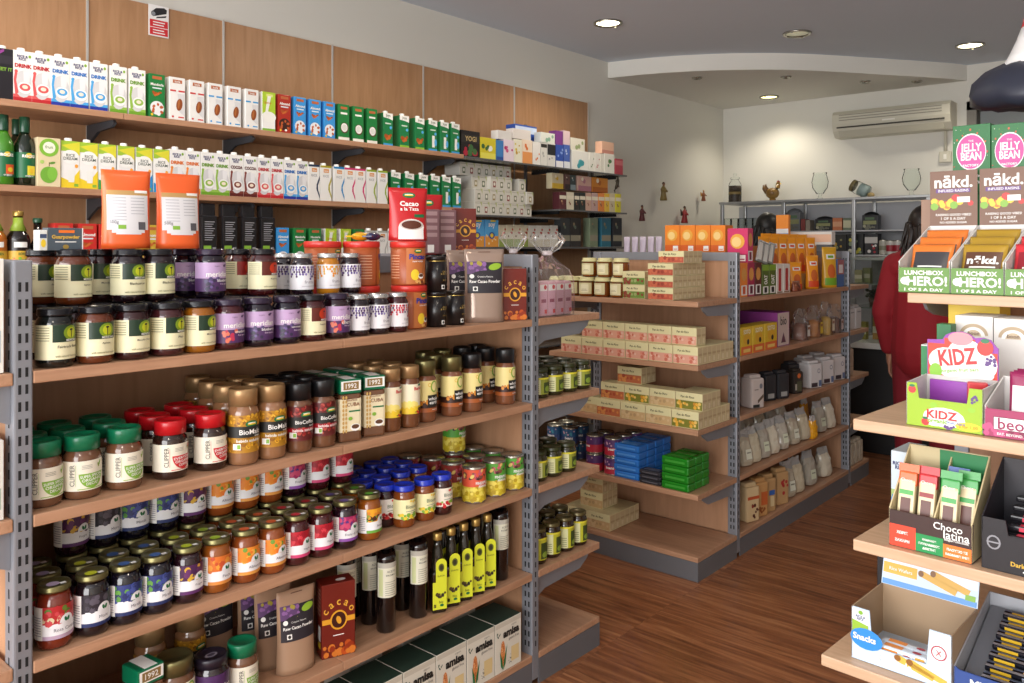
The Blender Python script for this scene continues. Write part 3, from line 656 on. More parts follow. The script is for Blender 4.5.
def art_orange(m, w, h):
    m.poly([(-w*.44, h*.72), (w*.44, h*.72), (w*.44, h*.66), (-w*.44, h*.66)], M('#b8935a', .5), .001) if 0 else m.rect(-w*.43, h*.67, w*.43, h*.74, M('#b8935a', .5), .0006)
    m.rect(-w*.43, h*.24, w*.43, h*.68, M('#d9d9dc', .3), .0008); m.rect(-w*.34, h*.20, w*.34, h*.25, M('#d9d9dc', .3), .0008); m.rect(-w*.26, h*.18, w*.26, h*.21, M('#d9d9dc', .3), .0008)
    for c in (-.20, .20):
        for k in range(6+(c < 0)*2): m.rect(w*(c-.15), h*(.64-.04*k), w*(c+.15), h*(.648-.04*k), M('#a9a9b2', .5), .0012)
    m.rect(-w*.22, h*.25, -w*.06, h*.30, LGREEN, .0013); m.rect(w*.2, h*.24, w*.36, h*.34, M('#57565c', .5), .0013); m.rect(w*.14, h*.71, w*.42, h*.745, PAPER, .0012)
    m.text('500g', -w*.3, h*.33, M('#77767c', .5), W=w*.18, lift=.0013)
PO_OR = pouch('food_pouch', .105, .176, .05, M('#e8622a', .35), art_orange)
KRAFT = M('#a5846a', .4); KLAB = M('#26222a', .5)
def art_cacao(m, w, h):
    m.rect(-w*.45, h*.40, w*.45, h*.82, KLAB, .0008); m.rect(-w*.45, h*.66, w*.02, h*.83, M('#5f3f6e', .5), .0011); m.ell(0, h*.58, w*.44, h*.13, KLAB, .0014, 20, 0, pi)
    m.speck(14, -w*.43, h*.64, w*.0, h*.81, .004, .006, [M('#6a447a', .5), M('#a79a3a', .5), M('#8a5f9a', .5)], 3, .0013); m.ell(w*.26, h*.76, w*.17, h*.045, M('#8fb52f', .5), .0017, 14, rot=.2)
    m.text('Creative Nature', 0, h*.625, PAPER, W=w*.4, lift=.002, bold=0); m.text('Raw Cacao Powder', 0, h*.56, PAPER, W=w*.80, lift=.002, bold=.025); m.ell(-w*.34, h*.63, w*.06, h*.03, PAPER, .0019, 10); m.rect(-w*.32, h*.43, -w*.20, h*.49, PAPER, .0018); m.ell(-w*.26, h*.46, w*.04, h*.022, INK, .0021, 8)
    m.rect(-w*.15, h*.955, w*.15, h*.965, BROWN, .0008)
PO_CAC = pouch('cacao_pouch', .105, .205, .055, KRAFT, art_cacao); PO_CAC2 = pouch('cacao_pouch', .10, .175, .045, M('#a08a7c', .2, .3), art_cacao)
def art_cocoa(m, w, h):
    oval_logo(m, 0, h*.86, w*.17); m.text('Cacao', 0, h*.70, PAPER, W=w*.5, bold=.03); m.text('a la Taza', 0, h*.60, PAPER, W=w*.5, bold=.02)
    m.ell(.004, h*.26, w*.34, h*.15, PAPER, .001, 20); m.rect(-w*.30, h*.03, w*.36, h*.26, PAPER, .0009); m.ell(.004, h*.30, w*.32, h*.10, M('#c9bdb5', .3), .0014, 20); m.ell(.004, h*.30, w*.27, h*.08, M('#5a2f22', .2), .0018, 20); m.rect(w*.12, h*.44, w*.4, h*.50, DGREEN, .001)
PO_RED = pouch('cocoa_pouch', .098, .155, .05, M('#b81c22', .3), art_cocoa)

# tubs, cartons and boxes of the top shelf
def tub():
    p = Proto('cocoa_tub', 'tub'); r, h = .052, .126; bodym = M('#a5522a', .4)
    p.part('body', MB().lathe([(r*.93, 0), (r*.96, .004), (r*.98, h-.018)], bodym, 28)); p.part('lid', MB().lathe([(r*.98, h-.018), (r*1.02, h-.016), (r*1.02, h-.003), (r*.99, h), (0, h)], M('#c9322a', .3), 28), None, 'red plastic lid')
    m, ua, ub = wrap(r*.985, -120, 120); m.rect(-.03, .004, .042, h-.02, M('#b86a35', .45), .0003); oval_logo(m, .006, h-.028, .013)
    m.text('Pincao', .006, h-.044, M('#26328f', .4), W=.055, bold=.04); m.text('cacao soluble', .006, h-.057, PAPER, W=.036)
    m.ell(-.004, .030, .013, .016, YEL, .0008, 14); m.ell(.016, .026, .010, .008, PAPER, .001, 12); m.ell(.016, .028, .008, .005, BROWN, .0013, 12); m.speck(12, .0, .006, .03, .014, .003, .005, [M('#7a3a1c', .4), M('#d9a05a', .4)], 4)
    for k in range(9): m.rect(-.085, .02+.008*k, -.050, .022+.008*k, M('#d9a98a', .5), .0006)
    p.part('print', m); return p
TUB = tub()
def cbox(name, cat, w, d, h, front, side=None, top=None, bev=.0015):
    m = MB().box(-w/2, -d/2, 0, w/2, d/2, h, front, bev)
    if side: m.map = flatx(-w/2); m.rect(-d/2+.001, .001, d/2-.001, h-.001, side)
    if top: m.map = flattop(h); m.rect(-w/2+.001, -d/2+.001, w/2-.001, d/2-.001, top)
    m.map = flat(-d/2); return m
CACR = M('#6a1c12', .35)
def cacao_box():
    w, d, h = .078, .05, .158; m = cbox('cocoa_box', 'box', w, d, h, CACR)
    m.rect(-w*.49, h*.46, w*.49, h*.53, M('#d99a2a', .4)); m.ell(0, h*.50, w*.26, w*.27, M('#d99a2a', .4), .0009, 20); m.ell(0, h*.50, w*.21, w*.22, M('#3a120c', .4), .0013, 20); m.ell(0, h*.5, w*.07, w*.12, M('#d99a2a', .4), .0017, 10, rot=.4)
    for i, ch in enumerate('cacao'): a = radians(150-30*i); m.text(ch, w*.44*cos(a), h*.52+w*.44*sin(a), M('#e0a63a', .4), H=w*.15, rot=a-pi/2)
    m.speck(22, -w*.46, .004, w*.46, h*.16, .004, .010, [M('#b34a1c', .3), M('#8d2f14', .3), M('#c9702a', .3)], 6); m.rect(-w*.16, h*.29, w*.16, h*.30, PAPER)
    m.map = flatx(-w/2)
    for k in range(7): m.rect(-d*.3, h*(.9-.055*k), d*.3, h*(.92-.055*k), M('#b0806f', .5))
    m.rect(-d*.1, h*.22, d*.3, h*.42, PAPER); m.rect(-d*.1, h*.12, d*.3, h*.2, YEL); m.map = flattop(h); m.ell(.01, -.006, .012, .008, PAPER, .0006); p = Proto('cocoa_box', 'box', m); return p
BX_CAC = cacao_box()
def green_black():
    p = Proto('cocoa_tin', 'tin'); r, h = .030, .104; p.part('body', MB().lathe([(r, 0), (r, h-.012)], M('#171314', .3), 24)); p.part('lid', MB().lathe([(r*1.01, h-.012), (r*1.01, h-.002), (r*.97, h), (0, h)], M('#171314', .3), 24)); m, ua, ub = wrap(r, -90, 90)
    m.rect(ua, h-.014, ub, h-.0125, GOLD); gg = M('#b79a55', .4); m.text("GREEN\n& BLACK'S", .008, h-.048, gg, W=.034, bold=0); m.text('COCOA', .008, h-.07, gg, W=.02); m.rect(-.006, .008, .006, .02, PAPER); m.ell(0, .014, .004, .004, INK, .001, 8); p.part('print', m); return p
TIN_GB = green_black()

# ------------------------------------------------------------------ the near rack: rows of jars facing the aisle
def frontrow(seq, X, z, where, group, jit=9, turn=0.):
    """seq of (photo column, prototype, look); placed where the column meets the row's plane"""
    R = random.Random(int(abs(X*1000)+z*77)); n = {}
    tot = {}
    for px, p, look in seq: tot[look] = tot.get(look, 0)+1
    for px, p, look in seq:
        k = n.get(look, 0); n[look] = k+1
        o = ORD[k]+' from left, ' if tot[look] > 1 else ''
        put(p, (X, yat(px, X), z), R90-turn+radians(R.uniform(-jit, jit)), '%s, %s%s' % (look, o, where), group)
def at_y(ys, X): return [HX+F*tan(PHI-math.atan2(-X, y)) for y in ys]
LF = 'front row, near rack top shelf'
r1 = [(55, J_FT, 'black-lidded cream jar with green square, fairtrade mark'), (95, J_APR, 'brown jam jar with cream back label forward'), (131.5, J_CHE, 'morello cherry jam jar'), (167, J_PLU, 'plum jam jar'), (199, J_MIX, 'amber mixed orange jam jar'),
      (228, J_CRAN, 'lilac-labelled cranberry jam jar'), (258, J_BLUE, 'lilac-labelled blueberry jam jar'), (286, J_WBL, 'lilac-labelled wild blueberry jam jar'), (311.5, J_RAS, 'cream-labelled raspberry jam jar with red square'), (336, J_PCH, 'lilac-labelled cherry jam jar'),
      (358, J_WP, 'silver-lidded white jar with purple drips'), (378, J_WP, 'silver-lidded white jar with purple drips'), (397, J_WR, 'silver-lidded white jar with red drips')]
XA = XF-.040
frontrow(r1, XA, HG[0], LF, 'jam jars on the near rack')
XB2 = XA-.0722; XB3 = XB2-.0722
ZU = HG[0]+.1162
low2 = [(73, J_APR), (98, J_CHE), (128, J_BLK), (158, J_BLK), (181, J_BLUE), (210, J_BLUE), (240, J_TAG), (262, J_RAS)]
# upper layer stands on a hidden second row: forward ones on row two, the ones peeping between on row three
fw = [(73, J_APR, 'apricot jam jar'), (128, J_BLK, 'blackcurrant jam jar'), (158, J_BLK, 'blackcurrant jam jar'), (210, J_BLUE, 'lilac-labelled blueberry jam jar'), (262, J_RAS, 'cream-labelled jam jar with green square')]
frontrow(fw, XB2, ZU+.0005, 'stacked in upper row, near rack top shelf', 'jam jars on the near rack')
bk = [(43, J_APR, 'jam jar showing its back label'), (100, J_CHE, 'cherry jam jar'), (183, J_BLUE, 'lilac-labelled jam jar'), (238, J_TAG, 'cream-labelled jam jar with red square')]
frontrow(bk, XB3, ZU+.0005, 'half hidden in upper row, near rack top shelf', 'jam jars on the near rack')
ys = [yat(73, XB2)+.0722*k for k in range(7)]
frontrow([(p, J_CHE if i < 4 else J_BLUE, 'jam jar showing only its lid') for i, p in enumerate(at_y(ys, XB2))], XB2, HG[0], 'second lower row, near rack top shelf', 'jam jars on the near rack')
frontrow([(p, J_BLK, 'jam jar glimpsed deep behind others') for p in (43, 100, 183, 238)], XB3, HG[0], 'third lower row, near rack top shelf', 'jam jars on the near rack')
XD2 = XB2+.002
dl = [(301.5, J_WP, 'silver-lidded white jar with purple drips'), (328, J_WO, 'silver-lidded white jar with orange drips'), (349.5, J_WP, 'silver-lidded white jar with purple drips')]
frontrow(dl, XD2, HG[0]+.1105, 'upper row, near rack top shelf', 'jam jars on the near rack'); frontrow([(p, J_WP, 'silver lid of a jar behind') for p, _, _ in dl], XD2, HG[0], 'second row, near rack top shelf', 'jam jars on the near rack')
frontrow([(284, J_WP, 'white jar with purple drips peeping behind raspberry jam')], XD2-.068, HG[0]+.1105, 'upper row, near rack top shelf', 'jam jars on the near rack'); frontrow([(284, J_WP, 'silver lid of a jar far behind raspberry jam')], XD2-.068, HG[0], 'near rack top shelf', 'jam jars on the near rack')
# orange pouches standing on the stacked jars
ZT = ZU+.1175
put(PO_OR, (XB2-.03, yat(126, XB2-.03), ZT), R90-.15, 'orange food pouch with silver back panel, left of two, standing on the jam jars', 'orange pouches on the jars')
put(PO_OR, (XB2-.03, yat(178, XB2-.03), ZT), R90-.05, 'orange food pouch with silver back panel, right of two, standing on the jam jars', 'orange pouches on the jars')
# tubs, tins, cocoa
XT = XF-.088
put(TUB, (XT, yat(409, XT), HG[0]), R90+.1, 'brown cocoa tub with red lid, lower one at shelf front behind silver-lidded jars', 'cocoa tubs')
put(TUB, (XT, yat(408, XT), HG[0]+.1275), R90-.25, 'brown cocoa tub with red lid, upper one carrying the red cocoa pouch', 'cocoa tubs')
XT2 = XF-.126
put(TUB, (XT2-.03, yat(368, XT2), HG[0]), R90+.9, 'brown cocoa tub with red lid, lower one behind white jars', 'cocoa tubs'); put(TUB, (XT2-.085, yat(368, XT2)-.094, HG[0]), R90+.2, 'brown cocoa tub with red lid, lower one of the leftmost pair', 'cocoa tubs'); put(TUB, (XT2-.085, yat(368, XT2)-.094, HG[0]+.1275), R90+.2, 'brown cocoa tub with red lid, upper one of the leftmost pair', 'cocoa tubs')
put(TUB, (XT2-.03, yat(368, XT2), HG[0]+.1275), R90+.9, 'brown cocoa tub with red lid, upper left one showing its back text', 'cocoa tubs')
put(PO_RED, (XT, yat(408, XT), HG[0]+.2555), R90-.45, 'red cocoa pouch with white cup picture, standing on brown tub', 'red cocoa pouches', scale=(1.2, 1, 1))
for i, (px, py) in enumerate(((352, 0), (372, 1))):
    m = MB(); m.ellipsoid((0, 0, .012), (.034, .02, .012), M('#d9a01c', .25) if i == 0 else M('#27264a', .25), 14); m.box(-.046, -.014, .010, -.032, .014, .014, M('#d9a01c', .25) if i == 0 else M('#27264a', .25)); m.box(.032, -.014, .010, .046, .014, .014, M('#27264a', .25))
    o = obj('snack_bar', m, None, None, (XT2-.02+.02*i, yat(366+7*i, XT2), HG[0]+.2562), R90+.5*i); tag(o, ('yellow' if i == 0 else 'dark blue')+' wrapped snack bar lying on the rear brown tub lid', 'snack', 'snack bars on the tubs')
XG = XF-.06
put(TIN_GB, (XG, yat(436, XG), HG[0]), R90, 'black cocoa tin with gold ring, lower left of three', 'black cocoa tins'); put(TIN_GB, (XG, yat(455, XG), HG[0]), R90, 'black cocoa tin with gold ring, lower right of three', 'black cocoa tins')
put(TIN_GB, (XG, yat(436, XG), HG[0]+.105), R90, 'black cocoa tin with gold ring, stacked on top of another', 'black cocoa tins')
put(PO_CAC2, (XF-.05, yat(484, XF-.05), HG[0]), R90-.6, 'silver pouch of raw cacao powder with window, front one on the top shelf', 'cacao powder pouches', scale=(1.3, 1.1, 1.32))
put(PO_CAC2, (XF-.14, yat(464, XF-.14), HG[0]), R90-.5, 'silver pouch of raw cacao powder behind the front one on top shelf', 'cacao powder pouches', scale=(1.2, 1.1, 1.3))
put(BX_CAC, (XF-.036, yat(513, XF-.036), HG[0]), R90-.6, 'dark red cacao box with gold band beside the top end post', 'cacao boxes', scale=(1., 1, 1.06))
XC = XM+.08   # things standing on a stack at the back of the shelf
# cocoa boxes at the far end of the top shelf stand on a second tier of tins
XR2 = XM+.085
for px in (433, 452):
    for k in (0, 1): put(TIN_GB, (XR2, yat(px, XR2), HG[0]+.1075*k), R90, 'black cocoa tin glimpsed behind the cacao pouches, %s from left, %s' % (ORD[(433, 452).index(px)], ('lower', 'upper')[k]), 'black cocoa tins')
zc = HG[0]+.2150
put(BX_CAC, (XR2+.01, yat(464, XR2+.01), zc), R90-.62, 'dark red cacao box with gold band, upper one beside blue cartons', 'cacao boxes')
def mauve():
    w, d, h = .066, .045, .15; m = cbox('cocoa_box', 'box', w, d, h, M('#7f5a60', .4))
    for k in range(4): m.rect(-w*.38, h*(.86-.16*k), w*.38, h*(.95-.16*k), M('#a98a8c', .5))
    m.rect(-w*.15, .004, w*.2, h*.2, PAPER, .0006); return Proto('cocoa_box', 'box', m)
BX_MV = mauve()
put(BX_MV, (XR2, yat(428, XR2), zc), R90-.4, 'mauve cocoa box showing its back text, left of two', 'mauve boxes'); put(BX_MV, (XR2, yat(445, XR2), zc), R90-.4, 'mauve cocoa box showing its back text, right of two', 'mauve boxes')
put(PO_RED, (XM, yat(428, XM), TOPZ-.004), R90-.45, 'red cocoa pouch half hidden behind mauve boxes', 'red cocoa pouches', scale=(1.1, 1, 1.38))

# second shelf: instant coffee, malt drinks
W2 = 'near rack second shelf'
g2 = 'coffee jars on the second shelf'
X2 = XF-.062
front2 = [(42, J_CG, 'green-lidded instant coffee jar'), (81.7, J_CG, 'green-lidded instant coffee jar'), (124, J_CG, 'green-lidded instant coffee jar'), (170, J_CR, 'red-lidded instant coffee jar'), (210, J_CR, 'red-lidded instant coffee jar')]
frontrow(front2, X2, HG[1], 'front row, '+W2, g2)
for r, nm in ((1, 'second row'), (2, 'third row')):
    X = X2-.080*r
    ysr = [yat(p, X2)+.003*r for p, _, _ in front2]
    frontrow([(p, (J_CG if i < 3 else J_CR), ('green lid' if i < 3 else 'red lid')+' of a coffee jar') for i, p in enumerate(at_y(ysr, X))], X, HG[1], nm+', '+W2, g2)
X2b = XF-.045
f2 = [(243, J_BM, 'tan-lidded golden malt drink jar'), (271, J_BM, 'tan-lidded golden malt drink jar'), (298.5, J_BC, 'black-lidded dark red coffee jar'), (322.3, J_BC, 'black-lidded dark red coffee jar'), (346, J_CUB, 'square green-topped cream coffee jar'), (370.5, J_CUB, 'square green-topped cream coffee jar'),
      (390, J_BAR, 'tan-lidded white and yellow barley jar'), (409, J_BAR, 'tan-lidded white and yellow barley jar')]
frontrow(f2, X2b, HG[1], 'front row, '+W2, g2, 4, .26)
for r, nm in ((1, 'second row'), (2, 'third row')):
    X = X2b-.078*r; ysr = [yat(p, X2b)+.004*r for p, _, _ in f2]; q = at_y(ysr, X)
    look = ['tan lid of a malt jar', 'tan lid of a malt jar', 'black lid of a coffee jar', 'black lid of a coffee jar', 'green top of a square coffee jar', 'green top of a square coffee jar', 'tan lid of a barley jar', 'tan lid of a barley jar']
    frontrow([(q[i], f2[i][1], look[i]) for i in range(8)], X, HG[1], nm+', '+W2, g2, 4)
X = X2-.080
frontrow([(at_y([yat(236, X)-.10], X)[0], J_BM, 'tan lid of a malt jar left of the golden jars')], X2-.24, HG[1], W2, g2)
X2c = XF-.066
f3 = [(425, J_EG, 'gold-lidded cereal drink jar'), (451.5, J_EG, 'gold-lidded cereal drink jar'), (471.5, J_EB, 'black-lidded cereal drink jar'), (505, J_EB, 'black-lidded cereal drink jar')]
frontrow(f3, X2c, HG[1], 'front row, '+W2, g2, 4, .32)
frontrow([(434.5, J_EG, 'gold-lidded cereal drink jar set a little back'), (485.5, J_EB, 'black-lidded cereal drink jar set a little back')], X2c-.072, HG[1], W2, g2, 4, .32)
frontrow([(425, J_EG, 'gold lid of a cereal drink jar'), (442, J_EG, 'gold lid of a cereal drink jar'), (462, J_EB, 'black lid of a cereal drink jar'), (477, J_EB, 'black lid of a cereal drink jar')], X2c-.146, HG[1], 'rear row, '+W2, g2, 4)

# third shelf: fruit spreads and pineapple
W3 = 'near rack third shelf'; g3 = 'fruit spreads on the third shelf'
X3 = XF-.046
s3 = [(54, 'rose', 'rosehip jam jar with red fruit label'), (92, 'more', 'blackberry jam jar'), (125, 'blue', 'gold-lidded blueberry jam jar'), (156, 'blue', 'gold-lidded blueberry jam jar'), (187, 'prune', 'plum jam jar with white back label'), (216, 'peach', 'peach jam jar'), (245, 'apri', 'apricot jam jar'), (271.5, 'apri', 'apricot jam jar'),
      (296, 'straw', 'strawberry jam jar'), (320, 'straw', 'strawberry jam jar'), (344.5, 'bosco', 'mixed berry jam jar with violet band'), (369, 'orange', 'orange marmalade jar with green band')]
rows = [(a, GJ[b], c) for a, b, c in s3]
frontrow([(a, p, l) for (a, p, l) in rows], X3, HG[2], 'front row, '+W3, g3)
ys3 = [yat(a, X3) for a, _, _ in s3]
LIDL = 'gold-lidded jam jar standing behind'
for r, nm in ((1, 'second row'), (2, 'third row')):
    X = X3-.0722*r; q = at_y([y+.008*r for y in ys3], X)
    frontrow([(q[i], GJ[s3[i][1]], LIDL) for i in range(12)], X, HG[2], nm+', '+W3, g3)
Xu = X3-.1444
up = [(58, 'prune', 'stacked plum jam jar'), (82, 'more', 'stacked blackberry jam jar'), (107, 'blue', 'stacked blueberry jam jar facing forward'), (132, 'blue', 'stacked blueberry jam jar beside the forward one'), (155, 'prune', 'stacked dark plum jam jar'), (183, 'apri', 'stacked apricot jam jar'), (210, 'apri', 'stacked apricot jam jar'), (236, 'apri', 'stacked apricot jam jar'), (263, 'bosco', 'stacked berry jam jar showing back label'), (285, 'straw', 'stacked strawberry jam jar'), (302, 'straw', 'stacked strawberry jam jar')]
q = at_y([y+.016 for y in ys3], Xu)
frontrow([(q[min(i+1, 11)], GJ[b], c) for i, (a, b, c) in enumerate(up)], Xu, HG[2]+.1242, 'upper row, '+W3, g3)
X3b = XF-.050
sb = [(404, J_BY, 'blue-lidded yellow-labelled spread jar'), (424, J_BY, 'blue-lidded yellow-labelled spread jar'), (441.5, J_BO, 'blue-lidded red-labelled spread jar')]
frontrow(sb, X3b, HG[2], 'front row, '+W3, 'blue-lidded spreads', 4, .2)
frontrow([(384.8, J_BR, 'blue-lidded cherry spread jar beside the green-banded marmalade')], X3b-.045, HG[2], W3, 'blue-lidded spreads')
for r, nm in ((1, 'second row'), (2, 'third row'), (3, 'fourth row')):
    X = X3b-.045-.068*r; q = at_y([yat(p, X3b)+.003*r+.006 for p in (386, 404, 424, 441)], X)
    frontrow([(x, J_BY if i else J_BR, 'bright blue lid of a spread jar') for i, x in enumerate(q)], X, HG[2], nm+', '+W3, 'blue-lidded spreads')
X3c = XF-.055
frontrow([(474, C_PO, 'pineapple tin with orange label at the front'), (494, C_PG, 'green-labelled pineapple tin'), (512.5, C_PG, 'green-labelled pineapple tin')], X3c, HG[2], W3, 'pineapple tins', 5, .3)
Xc = X3c-.085
frontrow([(p, C_PR if i < 2 else C_PG, ('red-labelled' if i < 2 else 'green-labelled')+' fruit tin behind the front tins') for i, p in enumerate((453, 474, 493))], Xc, HG[2], W3, 'pineapple tins', 5)
Xd = Xc-.085
frontrow([(p, C_PR if i < 2 else C_PG, ('red-labelled' if i < 2 else 'green-labelled')+' fruit tin in the third row') for i, p in enumerate((433, 454, 473))], Xd, HG[2], W3, 'pineapple tins', 5)
frontrow([(at_y([yat(454, Xd)], Xd)[0], C_PG, 'yellow fruit tin stacked on others at the back')], Xd, HG[2]+.1136, W3, 'pineapple tins', 5)
frontrow([(410, C_PR, 'dark red fruit tin behind the blue lids')], Xd-.078, HG[2], W3, 'pineapple tins', 5)

# fourth shelf: bottles, cacao, assorted jars
W4 = 'near rack fourth shelf'
X4 = XF-.045
frontrow([(386, B_BAL, 'dark vinegar bottle standing foremost, white label'), (418, B_BAL, 'dark vinegar bottle beside the yellow oil bottles'), (500, B_BAL, 'dark vinegar bottle right of the yellow oil bottles')], X4-.012, HG[3], W4, 'dark vinegar bottles', 5, .3)
frontrow([(p, B_BAL, 'dark vinegar bottle in the row behind') for p in (346, 370, 402)], X4-.085, HG[3], W4, 'dark vinegar bottles', 5, .3)
frontrow([(488, B_BAL, 'dark vinegar bottle half hidden behind the last oil bottle')], X4-.085, HG[3], W4, 'dark vinegar bottles', 5, .3)
frontrow([(p, B_BAL, 'dark vinegar bottle in the third row') for p in (352, 378)], X4-.16, HG[3], W4, 'dark vinegar bottles', 5, .3)
X4b = XF-.036
frontrow([(p, B_OIL, 'olive oil bottle with bright yellow label') for p in (437.5, 451, 463.7, 475.7, 487.2)], X4b, HG[3], W4, 'yellow-labelled oil bottles', 2, .5)
frontrow([(p, B_OIL, 'olive oil bottle behind the front five') for p in (443, 457.5, 471)], X4b-.055, HG[3], W4, 'yellow-labelled oil bottles', 2, .5)
put(BX_CAC, (X4-.015, yat(339, X4), HG[3]), R90-.35, 'dark red cacao box beside kraft cacao pouch, fourth shelf', 'cacao boxes', scale=(1.15, 1.1, 1.22))
put(PO_CAC, (X4-.022, yat(296, X4-.02), HG[3]), R90-.15, 'kraft raw cacao pouch with dark label, foremost beside red box', 'kraft cacao pouches')
put(PO_CAC, (X4-.085, yat(274, X4-.08), HG[3]), R90-.1, 'kraft raw cacao pouch half hidden behind the foremost', 'kraft cacao pouches'); put(PO_CAC, (X4-.155, yat(257, X4-.15), HG[3]), R90-.1, 'kraft raw cacao pouch furthest back on fourth shelf', 'kraft cacao pouches')
put(PO_CAC, (X4-.20, yat(214, X4-.2), HG[3]), R90-.1, 'dark kraft pouch in shadow behind the gold-lidded jar', 'kraft cacao pouches')
frontrow([(242, J_CG, 'green-lidded coffee jar at left of the kraft pouches')], X4-.02, HG[3], W4, g2)
gl = jar('coffee_jar', .044, .150, .034, GOLDD, COFL, art_earth, lidfn=tall, base=CREAM2, z0=.02, z1=.10, lidlabel='wide gold lid')
frontrow([(174, gl, 'wide gold-lidded jar at bottom edge')], X4-.03, HG[3], W4, g2)
pl = jar('spread_jar', .040, .125, .022, M('#1f1a26', .3), jam('#20131a'), art_lilac('chocolate', BERRY), lidfn=tall, base=PURP, z0=.018, z1=.09)
m = MB(); m.map = flattop(.1215); m.ell(0, 0, .016, .010, M('#8d8795', .4), .0004, 16); m.ell(0, 0, .010, .006, M('#3a3345', .4), .0008, 14); pl.part('emblem', m)
frontrow([(211, pl, 'dark-lidded jar with grey oval emblem')], X4-.02, HG[3], W4, g2)
frontrow([(143, J_CUB, 'square green-topped coffee jar near bottom edge')], X4-.02, HG[3], W4, g2)
frontrow([(110, pl, 'dark-lidded jar with small white mark')], X4-.02, HG[3], W4, g2)
w, d, h = .13, .10, .118
m = cbox('cereal_box', 'box', w, d, h, M('#a9845f', .6)); m.map = flattop(h); m.text('bio cracker', 0, .02, M('#5f452f', .5), W=.08); m.ell(.04, -.02, .012, .012, M('#b5652f', .5)); m.map = flat(-d/2); m.rect(-w*.45, .01, w*.45, h*.6, M('#caa67c', .5))
o = obj('cracker_box', m, None, None, (X4-.03, yat(56, X4-.03), HG[3]+.001), R90); tag(o, 'brown cardboard box at lower left of the near rack fourth shelf', 'box')
frontrow([(p, J_BM, 'tan-lidded jar in shadow at the back') for p in (150, 190)], X4-.16, HG[3], W4, g2, 4)

# deck: maize boxes and others
def amisa():
    w, d, h = .125, .12, .158; GRN_SHADED = M('#25392f', .5)  # green darkened to hold the shade on the box top and side
    m = cbox('maize_box', 'box', w, d, h, M('#d9d3c4', .5), GRN_SHADED, GRN_SHADED)
    m.rect(-w*.49, h*.90, w*.49, h*.99, M('#c5beae', .5)); m.text('amisa', w*.10, h*.74, INK, W=w*.62, bold=.05); m.text('gluten free', w*.20, h*.60, M('#77736a', .5), W=w*.4); m.text('organic', w*.2, h*.86, M('#77736a', .5), W=w*.2, bold=0)
    m.ell(-w*.22, h*.36, w*.085, h*.26, M('#d9894f', .5), .0008, 16); m.speck(30, -w*.27, h*.16, -w*.17, h*.58, .002, .003, [M('#e8b07a', .5), M('#b8642f', .5)], 5, .0011)
    m.poly([(-w*.34, h*.44), (-w*.30, h*.12), (-w*.22, h*.04), (-w*.24, h*.22)], DGREEN, .0014); m.poly([(-w*.06, h*.52), (-w*.13, h*.14), (-w*.22, h*.04), (-w*.18, h*.24)], DGREEN, .0014)
    m.speck(5, -w*.44, h*.72, -w*.28, h*.82, .003, .006, [M('#55665a', .5)], 3, .0008, .5); m.rect(w*.10, h*.12, w*.40, h*.42, M('#d9c08a', .5), .0008); m.speck(8, 0, h*.1, w*.1, h*.3, .001, .0022, [INK], 2)
    return Proto('cracker_box', 'box', m)
BX_AM = amisa(); XA5 = XF-.064
y = yat(506, XF-.004)+.012
AMI = ['far right of the row', 'second from right', 'third from right', 'fourth from right', 'fifth from right', 'sixth from right']
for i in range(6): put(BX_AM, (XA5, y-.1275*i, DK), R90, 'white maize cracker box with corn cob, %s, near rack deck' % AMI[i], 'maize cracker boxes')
def plain_white(): 
    m = cbox('cracker_box', 'box', .12, .12, .15, M('#b9b6ac', .5)); m.rect(-.05, .02, .05, .05, M('#8a8a82', .5)); m.text('crackers', 0, .10, M('#77736a', .5), W=.07); return Proto('cracker_box', 'box', m)
BX_PW = plain_white()
for i in range(3): put(BX_PW, (XA5-.155, y-.05-.2*i, DK), R90, 'greyish box behind the maize cracker boxes, %s from right' % ORD[i], 'greyish boxes on the deck')
put(BX_PW, (XA5-.155, y-.05, DK+.1512), R90, 'greyish box stacked high behind the rightmost maize cracker box', 'greyish boxes on the deck', scale=(1, 1, .55))

# left neighbour's end of the near rack, only a sliver in view
m = cbox('cereal_box', 'box', .10, .12, .215, M('#e6e3dc', .5)); m.rect(-.045, .02, .045, .08, M('#b9c4cf', .5))
o = obj('cereal_box', m, None, None, (XF-.07, .503, HG[0]+.001), R90); tag(o, 'white carton at the left edge of photo beside the nearest post', 'box')
m = cbox('cereal_box', 'box', .10, .12, .15, M('#d9d6cf', .5)); m.rect(-.045, .02, .045, .06, M('#a9b9a9', .5)); o = obj('cereal_box', m, None, None, (XF-.07, .503, HG[1]+.001), R90); tag(o, 'pale carton at left edge below the white one', 'box')

# ------------------------------------------------------------------ far end of the near rack (shelves beyond the slotted post)
YEc = G1['y1']+.036
def olive_jar(name, col, base, lidm, r=.036, h=.100):
    def art(m, r, z0, z1, ua, ub):
        m.rect(ua*.9, z0, ua*.25, z1, M('#d6d7a4', .5), .0005); m.rect(-.004, z0+.004, .034, z1-.016, M('#3b4a22', .45), .0006); m.ell(.014, z0+.018, .014, .010, M('#86a03a', .4), .0009); m.rect(ua, z1-.006, ub, z1, M('#d8cf3a', .45), .0007)
        for k in range(5): m.rect(ua*.8, z0+.006+.007*k, ua*.32, z0+.0085+.007*k, M('#8b8d66', .5), .0009)
    return jar('pesto_jar', r, h, .013, lidm, jam(col), art, base=base, z0=.014, z1=h-.03)
J_OL = olive_jar('olive', '#2d2b12', M('#8f9638', .45), M('#2f3316', .35)); J_YL = olive_jar('yellow', '#2a1a0c', M('#b7b52f', .45), M('#5d5230', .3, .4), .034, .118)
